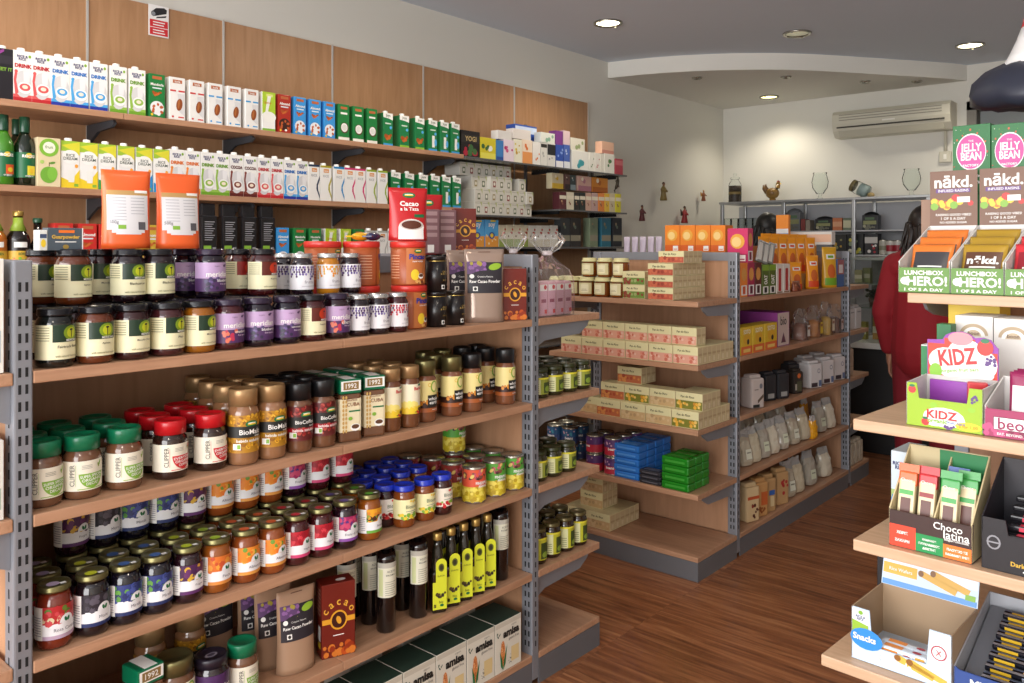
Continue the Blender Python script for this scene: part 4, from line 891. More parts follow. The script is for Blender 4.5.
def endgrid(p, z, xs, ysd, nm, group, lvl):
    n = 0
    for j, yy in enumerate(ysd):
        for i, x in enumerate(xs):
            put(p, (x, yy, z), radians(random.uniform(62, 95)), '%s, %s from aisle in %s row, %s' % (nm, ORD[i], ORD[len(ysd)-1-j], lvl), group)
xs = [XF-.055-.082*i for i in range(4)]
endgrid(J_OL, HG[1], xs, [YEc+.062+.082*j for j in range(4)], 'dark green pesto jar', 'pesto jars on the end shelves', 'near rack end second shelf')
endgrid(J_OL, HG[2], xs[:3], [YEc+.055+.082*j for j in range(3)], 'dark green pesto jar', 'pesto jars on the end shelves', 'near rack end third shelf')
endgrid(J_YL, HG[3], xs[:3], [YEc+.055+.078*j for j in range(4)], 'brown jar with yellow label', 'brown jars on the end shelves', 'near rack end fourth shelf')
# clear bag of pink packets on the end's top shelf
def pink_pack():
    w, d, h = .043, .035, .118; m = MB().box(-w/2, -d/2, 0, w/2, d/2, h, M('#d9a9b4', .4), .008); m.map = flat(-d/2-.0006); m.rect(-w*.45, .008, w*.45, h*.74, M('#cfa0b2', .5)); m.rect(-w*.45, h*.74, w*.45, h*.92, PAPER); m.ell(w*.2, h*.84, .008, .008, RED, .0008); m.rect(-w*.3, h*.40, w*.3, h*.5, M('#8d3a55', .5), .0008); m.rect(w*.1, .01, w*.4, h*.2, RED, .0008); return Proto('sweet_packet', 'packet', m)
PK = pink_pack()
pp = []
for i in range(4):
    put(PK, (XF-.04, YEc+.05+.046*i, HG[0]+.0012), R90, 'pink and white packet inside the clear tied bag, %s from left' % ORD[i], 'pink packets in the tied bag')
for i in range(4): put(PK, (XF-.085, YEc+.05+.046*i, HG[0]+.0012), R90, 'pink and white packet in the rear row inside the tied bag, %s from left' % ORD[i], 'pink packets in the tied bag')
m = MB(); R = random.Random(5); nn = 26; prof = [(1., .000), (1.02, .06), (1., .12), (.86, .155), (.55, .185), (.26, .205), (.20, .215), (.55, .235), (.85, .262), (.70, .285)]
vs = []; fs = []
for r, z in prof:
    for j in range(nn):
        a = 2*pi*j/nn; k = 1+R.uniform(-.10, .10)*(z > .13)*1.6; sq = (abs(cos(a))**4+abs(sin(a))**4)**-.25 if z < .16 else 1
        vs.append((.066*r*k*cos(a)*sq, .100*r*k*sin(a)*sq if z < .16 else .085*r*k*sin(a), z+R.uniform(-.006, .006)*(z > .13)))
for i in range(len(prof)-1):
    for j in range(nn): q = (j+1) % nn; fs.append((i*nn+j, i*nn+q, (i+1)*nn+q, (i+1)*nn+j))
m.add(vs, fs, CELLO, False)
t = thing('clear_bag', 'clear cellophane bag tied at top around pink packets, near rack end', 'bag', (XF-.064, YEc+.122, HG[0]+.001)); obj('film', m, t)
obj('tie', MB().lathe([(.016, .208), (.019, .213), (.019, .219), (.016, .224)], M('#d9cfd2', .4), 14, sy=1.), t)
m2 = MB(); m2.add([(x*.8, y*.75, z*1.03) for x, y, z in vs], fs, CELLO, False)
t = thing('clear_bag', 'second clear cellophane bag bunched behind the bag of pink packets', 'bag', (XF-.20, YEc+.10, HG[0]+.001)); obj('film', m2, t)
obj('contents', MB().box(-.03, -.05, .003, .03, .05, .11, M('#c9a08a', .6), .012), t); obj('tie', MB().lathe([(.013, .214), (.016, .219), (.016, .226), (.013, .231)], M('#d9cfd2', .4), 14), t)

# ------------------------------------------------------------------ cartons on the wall shelves
def carton(kind, w=.067, d=.07, h=.186, cap=True, base='#e9e8e6', side=None):
    m = MB().box(-w/2, -d/2, 0, w/2, d/2, h, M(base, .4), .0015); m.map = flat(-d/2); m.step = 1
    if side: m.map = flatx(-w/2); m.rect(-d/2+.001, 0, d/2-.001, h, side); m.map = flat(-d/2)
    return m
def finish(m, cap, h, capm=None):
    p = Proto('drink_carton', 'carton', m)
    if cap: p.part('cap', MB().lathe([(.013, h-.001), (.0135, h+.001), (.0135, h+.011), (.012, h+.013), (0, h+.013)], capm or M('#f3f2ef', .35), 14, 0, -.012))
    return p
BLOGO = M('#35386e', .4)
def rice(c, dark, word='DRINK', bottom=None):
    w, h = .0685, .188; m = carton('rice', w=w, h=h); c = M(c, .4); dk = M(dark, .4)
    m.text('RICE &\nRICE', -.003, h*.86, BLOGO, W=w*.55, bold=.03); m.ell(w*.33, h*.90, .005, .006, LGREEN)
    m.rect(-w*.5, h*.0, w*.5, h*.07, bottom or dk); m.rect(-w*.5, h*.07, w*.5, h*.13, c); m.text(word, 0, h*.70, dk, W=w*.86, H=h*.08, bold=.05)
    m.ell(0, h*.34, w*.46, h*.27, M('#cfcfd2', .4), .0006, 16); m.poly([(-w*.40, h*.10), (-w*.48, h*.42), (-w*.40, h*.62), (-w*.30, h*.55), (-w*.36, h*.40), (-w*.24, h*.16)], c, .001); m.ell(-w*.36, h*.58, w*.09, h*.035, c, .0012, 8)
    m.ell(w*.08, h*.27, w*.36, h*.12, M('#efefef', .4), .0012, 16); m.ell(w*.08, h*.28, w*.28, h*.075, c, .0015, 14); m.ell(w*.08, h*.285, w*.15, h*.04, M('#eedfcf', .4), .0018, 10); m.poly([(w*.0, h*.60), (w*.34, h*.58), (w*.30, h*.38), (w*.02, h*.40)], M('#e3e3e6', .4), .0009)
    return finish(m, True, h)
def almond(c, n=0):
    w, h = .0685, .182; m = carton('al', w=w, h=h); c = M(c, .4)
    m.rect(-w*.30, h*.86, w*.30, h*.94, M('#b5643a', .4)); m.text('Isola', 0, h*.90, PAPER, W=w*.36); m.rect(-w*.48, h*.66, w*.48, h*.70, c); m.rect(-w*.1, h*.66, w*.06, h*.70, M('#e9e8e6', .4), .0007)
    m.poly([(0, h*.62), (w*.46, h*.62), (w*.46, h*.1), (w*.1, h*.2)], M('#d6d6d8', .4), .0004); m.ell(w*.12, h*.36, w*.20, h*.145, M('#8f4a22', .35), .0009, 16, rot=-.15); m.ell(w*.08, h*.37, w*.07, h*.11, M('#b06a38', .35), .0012, 12, rot=-.15); m.rect(w*.05, h*.05, w*.42, h*.08, c); m.ell(-w*.3, h*.07, w*.07, h*.025, c)
    return finish(m, False, h)
def almond_c(bg, word, bg2=None):
    w, h = .0685, .182; m = carton('alc', w=w, h=h, base=bg); m.rect(-w*.30, h*.88, w*.30, h*.95, M('#b5643a', .4)); m.text(word, 0, h*.76, PAPER, W=w*.82, bold=.03); m.rect(-w*.3, h*.66, w*.3, h*.69, M('#d9e4ea', .4))
    m.speck(7, -w*.22, h*.50, w*.22, h*.60, .006, .010, [M('#c4662c', .4), M('#a8501f', .4)], 4, .0006, .6); m.ell(0, h*.22, w*.44, h*.16, M(bg2 or '#e7e7ea', .4), .0005, 16); m.speck(6, -w*.3, h*.12, w*.3, h*.32, .005, .008, [M('#b8582a', .4)], 7, .0009, 1.3); m.ell(-w*.33, h*.06, w*.08, h*.03, YEL, .001); m.ell(w*.1, h*.07, w*.1, h*.03, M('#efefef', .4), .001)
    return finish(m, False, h)
def coco():
    w, h = .0685, .182; m = carton('co', w=w, h=h, base='#1f7a3c'); m.rect(-w*.30, h*.86, w*.30, h*.93, M('#b5643a', .4)); m.rect(-w*.3, h*.72, w*.3, h*.77, PAPER); m.ell(w*.05, h*.34, w*.36, h*.15, BROWN, .0006, 16); m.ell(w*.03, h*.35, w*.30, h*.125, PAPER, .0009, 16); m.ell(w*.03, h*.35, w*.24, h*.09, M('#dcdcd8', .4), .0012, 14); m.rect(-w*.5, 0, w*.5, h*.08, M('#e9e8e0', .4)); return finish(m, False, h)
def lime(word):
    w, h = .0685, .182; m = carton('li', w=w, h=h); m.rect(-w*.5, h*.35, w*.5, h, M('#a9c832', .4)); m.ell(0, h*.36, w*.55, h*.14, M('#ecebe6', .4), .0008, 16); m.rect(-w*.2, h*.88, w*.3, h*.95, M('#d8e080', .4), .0006); m.text(word, -w*.1, h*.72, M('#c9731f', .4), W=w*.6); m.rect(-w*.5, 0, w*.5, h*.06, LGREEN); m.poly([(-w*.1, h*.9), (w*.18, h*.9), (-w*.12, h*.4), (-w*.3, h*.4)], M('#e9e9e0', .4), .0007); return finish(m, False, h)
def provamel(bot, nuts):
    w, h = .067, .175; m = carton('pr', h=h, base='#1f7a45'); m.rect(-w*.5, h*.86, w*.5, h, PAPER); m.poly([(-w*.5, h*.86), (w*.5, h*.86), (w*.5, h*.80), (0, h*.84)], PAPER, .0004); m.text('Joya', 0, h*.92, M('#5a6a5a', .4), W=w*.5); m.rect(-w*.3, h*.66, w*.3, h*.70, M('#cfe0d0', .4)); m.ell(w*.28, h*.56, w*.13, h*.05, SKY)
    if nuts: m.speck(8, -w*.25, h*.18, w*.3, h*.36, .007, .012, [M('#c4662c', .4), M('#a8501f', .4)], 4)
    else: m.rect(-w*.1, h*.12, w*.2, h*.5, PAPER); m.ell(w*.30, h*.28, w*.15, h*.12, SKY, .0006)
    m.rect(-w*.5, 0, w*.5, h*.07, M(bot, .4)); return finish(m, True, h)
def dream(c2):
    w, h = .0685, .182; m = carton('dr', w=w, h=h); m.rect(-w*.5, h*.78, w*.5, h, M('#9fc23a', .4)); m.poly([(-w*.5, h*.9), (w*.5, h*.99), (w*.5, h*.7), (0, h*.82)], M('#d7d23a', .4), .0006); m.ell(0, h*.66, w*.46, h*.15, M('#efeeea', .4), .0009, 16); m.text('RICE\nDREAM', 0, h*.66, M('#3a4a3f', .4), W=w*.74, bold=.01, lift=.0014)
    c = M(c2, .4); m.poly([(-w*.5, 0), (w*.5, 0), (w*.5, h*.40), (w*.0, h*.14), (-w*.5, h*.22)], c, .0006); m.poly([(-w*.1, h*.12), (w*.2, h*.12), (w*.24, h*.38), (-w*.14, h*.38)], M('#e6e6e2', .4), .001); m.ell(w*.32, h*.47, w*.09, h*.04, M('#e9a03a', .4), .001); m.rect(w*.2, h*.03, w*.42, h*.09, LGREEN, .001); return finish(m, True, h)
def lima(c):
    w, h = .067, .176; m = carton('lm', h=h); c = M(c, .4); m.rect(-w*.5, h*.94, w*.5, h, c); m.rect(-w*.2, h*.80, w*.26, h*.90, M('#d98a2a', .4)); m.text('lima', .002, h*.85, PAPER, W=w*.34); m.text('RICE', 0, h*.70, M('#8d9096', .4), W=w*.5, bold=0); m.poly([(w*.5, h*.70), (w*.22, h*.45), (w*.20, h*.32), (w*.5, h*.05)], c, .0006); m.poly([(w*.5, h*.58), (w*.34, h*.42), (w*.36, h*.30), (w*.5, h*.15)], PAPER, .0008); return finish(m, True, h)
def apple():
    w, h = .082, .186; m = MB().box(-w/2, -.04, 0, w/2, .04, h, M('#d9c9a3', .5), .0015); m.map = flat(-.04); m.ell(0, h*.80, w*.42, w*.42, M('#7fb53a', .4), .0005, 20); m.ell(0, h*.80, w*.27, w*.27, M('#e9ead6', .4), .0009, 18); m.text('fruit', 0, h*.81, M('#57803a', .4), W=w*.34); m.ell(-w*.02, h*.24, w*.36, h*.17, M('#6fa83a', .35), .0006, 20); m.ell(w*.14, h*.27, w*.22, h*.14, M('#7db843', .35), .0009, 16); m.rect(-w*.01, h*.42, w*.02, h*.50, BROWN, .001); m.ell(w*.14, h*.49, w*.13, h*.025, M('#5d8f34', .4), .001, 10, rot=.2); m.ell(-w*.3, h*.5, w*.09, w*.09, M('#a9c86a', .4), .0008); return finish(m, False, h)
def almond_red(): return almond_c('#c22a26', 'Almond', '#7a2a18')
K = dict(rr=rice('#d6595a', '#b8262e'), rb=rice('#4aa3e0', '#1f6fc0', bottom=M('#24379a', .4)), rg=rice('#8fb84a', '#6a9a2a'), ro=rice('#e58a3c', '#d9702a'), rn=rice('#7a3a30', '#5a1f1c', 'COCOA'), aw=almond('#c83a3a'), ab=almond('#3f9ad6'),
         man=almond_c('#1f7a3c', 'Mandorla'), ared=almond_c('#a82a1c', 'Almond', '#3a1a12'), ablu=almond_c('#3a93d8', 'Almond'), coco=coco(), lime=lime('Quinoa'), pv=provamel('#3f9ad6', True), pg=provamel('#8fbf3a', True), pm=provamel('#3f9ad6', False),
         dy=dream('#e6c92e'), dg=dream('#3f9a4a'), db=dream('#2f8ac4'), lk=lima('#2c3a55'), ly=lima('#a8a02c'), lb=lima('#2f86c4'), lp=lima('#c93a72'), lg=lima('#8fa82f'), app=apple(), red=almond_red(), yel=almond_c('#c9a83a', 'Almond', '#d9c88a'), pw=lima('#b5b5b0'))
LOOK = dict(rr='red and white rice drink carton', rb='blue and white rice drink carton', rg='green and white rice drink carton', ro='orange and white rice drink carton', rn='brown and white rice drink carton', aw='white almond drink carton with red accents', ab='white almond drink carton with blue accents', man='green almond drink carton',
            ared='dark red almond drink carton', ablu='bright blue almond drink carton', coco='green coconut drink carton', lime='lime and white drink carton', pv='green drink carton with white cap and blue foot', pg='green drink carton with lime foot', pm='green drink carton with milk picture', dy='yellow and white rice drink carton', dg='green-footed white rice drink carton', db='blue-footed white rice drink carton',
            lk='white carton with navy swoosh', ly='white carton with olive swoosh', lb='white carton with blue swoosh', lp='white carton with pink swoosh', lg='white carton with lime swoosh', app='apple juice carton with big green apple', red='red almond drink carton', yel='yellow almond drink carton', pw='white carton with pale foot')
def wallrow(seq, z, where, X=XS-.045):
    tot = {}; n = {}
    for px, k in seq: tot[k] = tot.get(k, 0)+1
    for px, k in seq:
        i = n.get(k, 0); n[k] = i+1
        put(K[k], (X, yat(px, X+.035), z), R90+radians(random.uniform(-1.5, 1.5)), '%s, %s%s' % (LOOK[k], ORD[i]+' from left, ' if tot[k] > 1 else '', where), 'drink cartons on the '+where)
wallrow([(23, 'rr'), (41.5, 'rr'), (60.5, 'rb'), (79.5, 'rb'), (99, 'rb'), (118.5, 'rg'), (137.5, 'rg'), (157, 'man'), (177.5, 'aw'), (197, 'aw'), (215.5, 'ab'), (234.2, 'ab'), (252, 'ab'), (269, 'lime'), (284.7, 'ared'), (300, 'ablu'), (315.2, 'ablu'), (329.5, 'ablu'), (344, 'coco'), (358.5, 'coco'), (372.2, 'coco')], HS[0], 'top wall shelf')
wallrow([(388, 'pv'), (404.5, 'pg'), (420, 'pg'), (433, 'pm'), (444.5, 'pm'), (455.5, 'pm')], HS[0], 'top wall shelf', XS-.055)
m = carton('bk', base='#1a1820'); m.rect(-.03, .13, .03, .16, M('#2a2730', .4)); m.text('BEET IT', 0, .11, LGREEN, W=.055, bold=.03); m.poly([(-.033, .165), (.0, .185), (.0, .175), (-.033, .150)], M('#8a3a8a', .4)); put(finish(m, True, .186), (XS-.045, yat(4, XS-.01), HS[0]), R90, 'black beetroot drink carton with green lettering, top wall shelf at left edge', 'drink cartons on the top wall shelf')
m2 = [(48.8, 'app'), (70.5, 'dy'), (89, 'dy'), (107.5, 'dg'), (126, 'dg'), (144.5, 'db'), (161.5, 'db'), (177.5, 'ro'), (193, 'ro'), (208, 'rg'), (222.5, 'rg'), (236.5, 'rn'), (250.5, 'rn'), (264, 'rr'), (277.2, 'rr'), (290, 'rb'), (302, 'rb'), (314, 'lk'), (326, 'ly'), (339, 'lb'), (350, 'lp'), (360.5, 'lp'), (371.5, 'lg'), (382.8, 'lg')]
wallrow(m2, HS[1], 'middle wall shelf')
wallrow([(396, 'pv'), (409.5, 'pv'), (423.5, 'pg'), (435.5, 'pg'), (446.5, 'pm'), (457, 'pm')], HS[1], 'middle wall shelf', XS-.055)
wallrow([(64, 'red'), (88, 'red'), (108, 'red'), (151, 'yel'), (283, 'ablu'), (300, 'man'), (315.5, 'man'), (331, 'lime'), (345.6, 'lime'), (359, 'coco'), (371, 'pw'), (382.5, 'pw'), (393, 'pw')], HS[2], 'lower wall shelf', XS-.06)
# bottles at the left end
def art_rocks(c):
    def f(m, r, z0, z1, ua, ub): m.ell(.004, z1-.012, .012, .010, YEL, .0006, 12); m.text('ROCKS', .004, z1-.014, PAPER, W=.046, bold=.04); m.rect(-.002, z0+.010, .030, z0+.045, c, .0006); m.ell(.014, z0+.026, .010, .009, YEL, .0009); m.text('organic', .006, z0+.006, PAPER, W=.03)
    return f
GB = M('#163d1c', .12, 0, .6); B_RK1 = bottle('cordial_bottle', .0365, .262, .20, .015, M('#3d7a1c', .12, 0, .6), M('#123f2a', .3), .06, art_rocks(M('#d9572a', .4)), .03, .125, M('#14623a', .45)); B_RK2 = bottle('cordial_bottle', .0365, .262, .20, .015, M('#0f1c10', .12, 0, .6), M('#123f2a', .3), .06, art_rocks(M('#e3d23a', .4)), .03, .125, M('#14623a', .45))
put(B_RK1, (XS-.05, yat(3, XS-.05), HS[1]), R90, 'green cordial bottle with orange panel at left edge of middle wall shelf', 'cordial bottles'); put(B_RK2, (XS-.05, yat(24.4, XS-.05), HS[1]), R90, 'dark cordial bottle with lemon label beside apple juice carton', 'cordial bottles'); put(B_RK2, (XS-.135, yat(17, XS-.135), HS[1]), R90, 'dark cordial bottle half hidden behind two others', 'cordial bottles')
def art_beer(m, r, z0, z1, ua, ub): m.rect(ua, z0, ub, z0+.045, M('#d0a83a', .45), .0004); m.text('EDEN', .004, z0+.034, DGREEN, W=.03); m.rect(-.026, z0+.058, .020, z0+.078, PAPER, .0006); m.speck(8, -.03, z0+.004, .03, z0+.02, .004, .006, [ORANGE, LGREEN], 3)
B_BE = bottle('juice_bottle', .040, .225, .165, .0155, M('#120c0a', .12, 0, .6), GOLD, .02, art_beer, .03, .118, M('#191210', .3)); B_BA = bottle('juice_bottle', .040, .225, .165, .0155, M('#b5651c', .12, 0, .6), GOLD, .02, art_beer, .03, .118, M('#b5651c', .3))
for p in (B_BE, B_BA): m = MB().lathe([(.030, .150), (.0175, .178), (.0165, .200)], M('#8fa83a', .45), 20); p.part('neck_label', m)
put(B_BA, (XS-.05, yat(-5.5, XS-.05), HS[2]), R90, 'amber juice bottle at the left edge of lower wall shelf', 'juice bottles'); put(B_BE, (XS-.05, yat(18, XS-.05), HS[2]), R90, 'dark juice bottle with green neck label and gold cap', 'juice bottles')
def art_soy(m, r, z0, z1, ua, ub): m.rect(-.02, z0+.01, .02, z1-.01, M('#cfd4d8', .5), .0004)
B_SO = bottle('sauce_bottle', .030, .20, .12, .014, M('#14100e', .1, 0, .7), M('#1f4a35', .3), .018, art_soy, .02, .075, M('#dfe2e4', .5)); put(B_SO, (XS-.05, yat(37.5, XS-.05), HS[2]), R90, 'small dark sauce bottle with clear neck beside grey box', 'bottle')
# boxes on the stacked jars at left
Xq = XB2-.10; zq = HG[0]
def small_box(name, px0, px1, pyt, z, X, d, col, art, label, group=None, rz=R90):
    y0, y1 = yat(px0, X), yat(px1, X); w = y1-y0; h = zatX((px0+px1)/2, pyt, X)-z
    m = MB().box(-w/2, 0, 0, w/2, d, h, col, .001); m.map = flat(0); m.step = 1; art(m, w, h)
    o = obj(name, m, None, None, (X, (y0+y1)/2, z+.0012), rz); tag(o, label, 'box' if 'box' in name else name.split('_')[-1], group); return o
def a_guar(m, w, h): m.text('Guarpowder', 0, h*.58, M('#d9b04a', .4), W=w*.8, bold=.03); m.rect(-w*.2, h*.78, w*.25, h*.9, ORANGE); m.rect(-w*.3, h*.36, w*.3, h*.40, PAPER); m.ell(0, h*.16, w*.09, h*.1, GOLD); m.rect(w*.47, 0, w*.5, h, PAPER)
small_box('powder_box', 48, 83, 228.5, ZU+.1135, XB2+.01, .03, M('#4b5660', .4), a_guar, 'slate grey powder box with gold lettering standing on the jam jars')
def a_yolk(m, w, h): m.ell(0, h*.35, w*.3, h*.2, YEL); m.rect(-w*.4, h*.6, w*.4, h*.8, M('#3a4a6a', .5))
small_box('powder_box', 39, 47.5, 230.5, ZU+.1135, XB2+.01, .03, M('#d9dad6', .4), a_yolk, 'small white powder box left of the slate grey box')
# black coffee packs on the lower wall shelf
def cpack(w=.075, d=.055, h=.285):
    m = MB().box(-w/2, -d/2, 0, w/2, d/2, h*.80, M('#1b1a1d', .25), .006); m.box(-w*.47, -d*.30, h*.80-.004, w*.47, d*.34, h, M('#222124', .25), .008); m.map = flat(-d/2)
    m.rect(-w*.46, h*.795, w*.46, h*.80, M('#4b4a50', .3), .001)
    for k in range(9): m.rect(-w*.32, h*(.70-.035*k), w*(.32-.08*(k % 3)), h*(.712-.035*k), M('#9a9aa0', .4))
    m.rect(-w*.38, h*.26, w*.1, h*.335, LGREEN); m.rect(w*.18, h*.26, w*.4, h*.31, M('#8a8a90', .4)); return Proto('coffee_pack', 'pack', m)
CP = cpack()
for i, px in enumerate((206.5, 227, 246.5, 265)): put(CP, (XS-.05, yat(px, XS-.05), HS[2]), R90, 'black foil coffee pack with green square, %s from left, lower wall shelf' % ORD[i], 'black coffee packs')
# ------------------------------------------------------------------ boxes on the smoked-glass shelves
def fbox(name, plane, p, px0, px1, pyt, zb, dep, col, art, label, group=None, cat='box', zt=None, shared=None, hgt=None):
    """box with its front on plane X=p (facing the aisle) or Y=p (facing the shop front)"""
    if plane == 'X': a, b = yat(px0, p), yat(px1, p); h = hgt or zatX((px0+px1)/2, pyt, p)-zb; loc = (p, (a+b)/2, zb+.0006); rz = R90
    else: a, b = xat(px0, p), xat(px1, p); h = hgt or zatY((px0+px1)/2, pyt, p)-zb; loc = ((a+b)/2, p, zb+.0006); rz = 0
    w = (b-a)*.985
    m = MB().box(-w/2, .0005, 0, w/2, dep, h, M(col, .5) if isinstance(col, str) else col, .0012); m.map = flat(.0005); m.step = 1
    if art: art(m, w, h)
    o = obj(name, m, None, None, loc, rz); return tag(o, label, cat, group)
def A(bands=(), words=(), dots=None, side=None):
    """front art: bands (v0, v1, colour), words (text, v, size, colour), dots (n, v0, v1, colours)"""
    def f(m, w, h):
        for i, (v0, v1, c) in enumerate(bands): m.rect(-w*.49, h*v0, w*.49, h*v1, M(c, .45), .0004+.0002*i)
        if dots: n, v0, v1, cs = dots; m.speck(n, -w*.36, h*v0, w*.36, h*v1, w*.07, w*.14, [M(c, .45) for c in cs], n*3+len(bands), .0011)
        for t, v, s, c in words: m.text(t, 0, h*v, M(c, .45), W=w*s, lift=.0022, bold=.02)
    return f
gb = 'herb boxes on the upper glass shelf'
XGf = XS-.03
up1 = [(461, 480, 131, '#1c1718', A([(.55, .85, '#2e2a28')], [('YOGI', .7, .6, '#c9b27a')], (9, .1, .45, ['#a8243a', '#3f6a3a'])), 'black tea box with red and green flecks'),
       (480.5, 496, 138, '#d6c62c', A([(.0, .3, '#e3d95a')], (), (5, .45, .75, ['#f0efe4', '#3f6a3a'])), 'yellow tea box'), (496.5, 503.5, 140.5, '#3f7fc0', A([(.0, .2, '#2c4f9a')]), 'narrow blue tea box'),
       (504, 514, 140, '#ead9e4', A((), (), (5, .4, .7, ['#b82a6a', '#d05a8a'])), 'pale pink tea box with magenta flower'), (514.4, 522, 139.5, '#eae6d2', A((), (), (6, .3, .8, ['#d9c23a', '#c9a02a'])), 'cream tea box with yellow flower'), (522.4, 532.5, 140, '#ecd9c4', A([(0, .5, '#e69a5a')], (), (3, .4, .8, ['#e0762a'])), 'white and orange tea box'),
       (533, 540.5, 142, '#e9e6e2', A((), (), (3, .2, .5, ['#e0864f'])), 'white tea box with orange picture'), (541, 547, 143, '#dcdad4', A([(.8, .95, '#2a2a2a')], (), (3, .2, .6, ['#9a9a9a'])), 'white and grey box, left of a pair'), (547.4, 555.5, 143.5, '#d8d6d2', A([(.5, .95, '#26262a')], (), (2, .2, .4, ['#9a9a9a'])), 'black and white box, right of a pair'),
       (556, 563.5, 145, '#3050a8', A([(0, .3, '#e6e6ea')], (), (4, .4, .8, ['#8aa6e0'])), 'blue and white box'), (564, 570, 145, '#4a66b4', A([(0, .3, '#dfe3ea')], (), (3, .4, .8, ['#c9d6ef'])), 'second blue and white box'), (572, 589, 151, '#e6e6e0', A((), (), (4, .15, .5, ['#3f9aa6', '#5ab4bc'])), 'wide white box with teal circles'),
       (589.5, 594.5, 152.5, '#e6e4dc', A((), (), (3, .2, .7, ['#4a6a3a'])), 'narrow white box with green leaf'), (595, 600, 153, '#e6e2da', A((), (), (3, .2, .7, ['#b82a3a'])), 'narrow white box with red flower'), (600.5, 604, 154, '#e0ddd2', None, 'thin cream box'), (604.5, 614.5, 154, '#e4e2d8', A((), (), (4, .3, .8, ['#4a7a4a', '#8a9a6a'])), 'white box under the pink one'), (615.5, 623, 159, '#a83a4a', A([(.6, .9, '#c46a70')]), 'dark red box at the far end')]
for a, b, t, c, f, l in up1: fbox('tea_box', 'X', XGf, a, b, t, 1.986, .07, c, f, l+', upper glass shelf', gb)
for a, b, t, c, f, l, zb in ((498, 512, 131, '#e2dedb', None, 'white carton stacked on pink tea box', None), (513, 531, 129.5, '#e4ddd8', None, 'wide white carton stacked on tea boxes', None), (541, 555, 133, '#dfe2da', A((), (), (3, .2, .7, ['#8ab09a'])), 'white carton stacked on the black and white pair', None), (555.8, 563, 131, '#7a3a86', None, 'purple box stacked on blue and white box', None), (563.4, 570, 131, '#d9c0c4', None, 'pale pink box stacked beside purple one', None), (570.6, 585, 138.5, '#dedacb', A((), (), (3, .2, .7, ['#9aa87a'])), 'cream carton stacked on wide white box', None), (602, 614, 142, '#e0b49a', A([(.0, .3, '#c98a7a')]), 'pinkish box stacked near the far end', None)):
    zb = max(zatX((a+b)/2, q[2], XGf) for q in up1 if q[0] < b-.5 and q[1] > a+.5)+.001
    fbox('tea_box', 'X', XGf-.003, a, b, t, zb, .06, c, f, l+', upper glass shelf', gb)
fbox('tea_box', 'X', XGf-.08, 515, 537, 125.5, 1.986, .08, '#2f57b0', A([(.8, .96, '#c9d6ef')]), 'big blue box standing behind the white cartons, upper glass shelf', gb)
# white infusion boxes in tiers
def infusion():
    w, d, h = .066, .13, .079; m = cbox('tea_box', 'box', w, d, h, M('#d5d2c8', .5), M('#c3c0b8', .5)); m.rect(-w*.40, h*.86, w*.40, h*.89, M('#8d8d7c', .5)); m.poly([(w*.2, h*.98), (w*.49, h*.98), (w*.49, h*.6)], M('#b8bc8a', .5)); return m
def infp(c):
    m = infusion(); w, h = .066, .079; m.rect(-w*.16, h*.15, w*.2, h*.62, M(c, .5), .0007); m.ell(w*.02, h*.4, w*.12, h*.15, M('#e9e6da', .5), .0011, 8); return Proto('tea_box', 'box', m)
INF = [infp(c) for c in ('#5a6a4a', '#6a6e4e', '#9a8a5a', '#8a3a34', '#7f8470')]
y0 = yat(474.5, XGf); TN = ['bottom tier', 'second tier', 'third tier', 'top tier']
for tier, (n0, n1, back) in enumerate(((0, 8, 0), (0, 8, 0), (0, 7, 0), (-1, 6, .07))):
    for k in range(n0, n1):
        dx = back+(.03 if tier == 2 and k < 2 else 0)-(.012 if tier == 1 and k > 6 else 0)
        if tier == 2 and k == 5: continue
        put(INF[(k*3+tier) % 5], (XGf-.065-dx, y0+.0675*(k+.5)*1.0+.004*tier, 1.646+.0800*tier), R90, 'white herbal infusion box, %s from left in %s of the white stack' % (ORD[k-n0], TN[tier]), 'white infusion boxes')
# mid glass shelf: two layers of small mixed boxes
R = random.Random(4); gm = 'small boxes on the middle glass shelf'
lo = [(559.5, 566.5, '#5a2a30', 'dark red'), (567, 574, '#d6cdb8', 'cream'), (574.5, 579.5, '#2f2a2a', 'black'), (580, 585.5, '#2b3230', 'dark green'), (586, 591.5, '#c4a090', 'dull pink'), (592, 598, '#b89a96', 'mauve'), (598.5, 604.5, '#d9843f', 'orange'), (605, 609.5, '#d9b23f', 'amber'), (610, 615, '#c9bb9a', 'beige'), (615.5, 621, '#d0c62f', 'yellow')]
for a, b, c, n in lo: fbox('herb_box', 'X', XGf, a, b, 192+.035*(a-559), 1.706, .06, c, A([(.6, .8, '#e0d8c4')], (), (3, .1, .5, ['#8a5a4a', '#c9b48a'])), 'small %s box in the lower layer of the middle glass shelf' % n, gm)
zt0 = zatX(590, 193.1, XGf)+.012
hi = [(552, 563.5, '#d8cba8', 'cream and yellow', '#d9b43a'), (565, 570, '#6a4a44', 'brown', '#3a2a2a'), (570.5, 576, '#3f4a4a', 'slate', '#8a9aa0'), (578, 591.5, '#d8b0a0', 'pale pink', '#b87a8a'), (592.5, 608, '#d68a30', 'orange', '#b8641c')]
for a, b, c, n, d in hi: fbox('herb_box', 'X', XGf-.012, a, b, 0, zt0, .05, c, A([(0, .35, d)], (), (3, .45, .8, [d, '#efe6d0'])), '%s box in the upper layer of the middle glass shelf' % n, gm, hgt=.105)
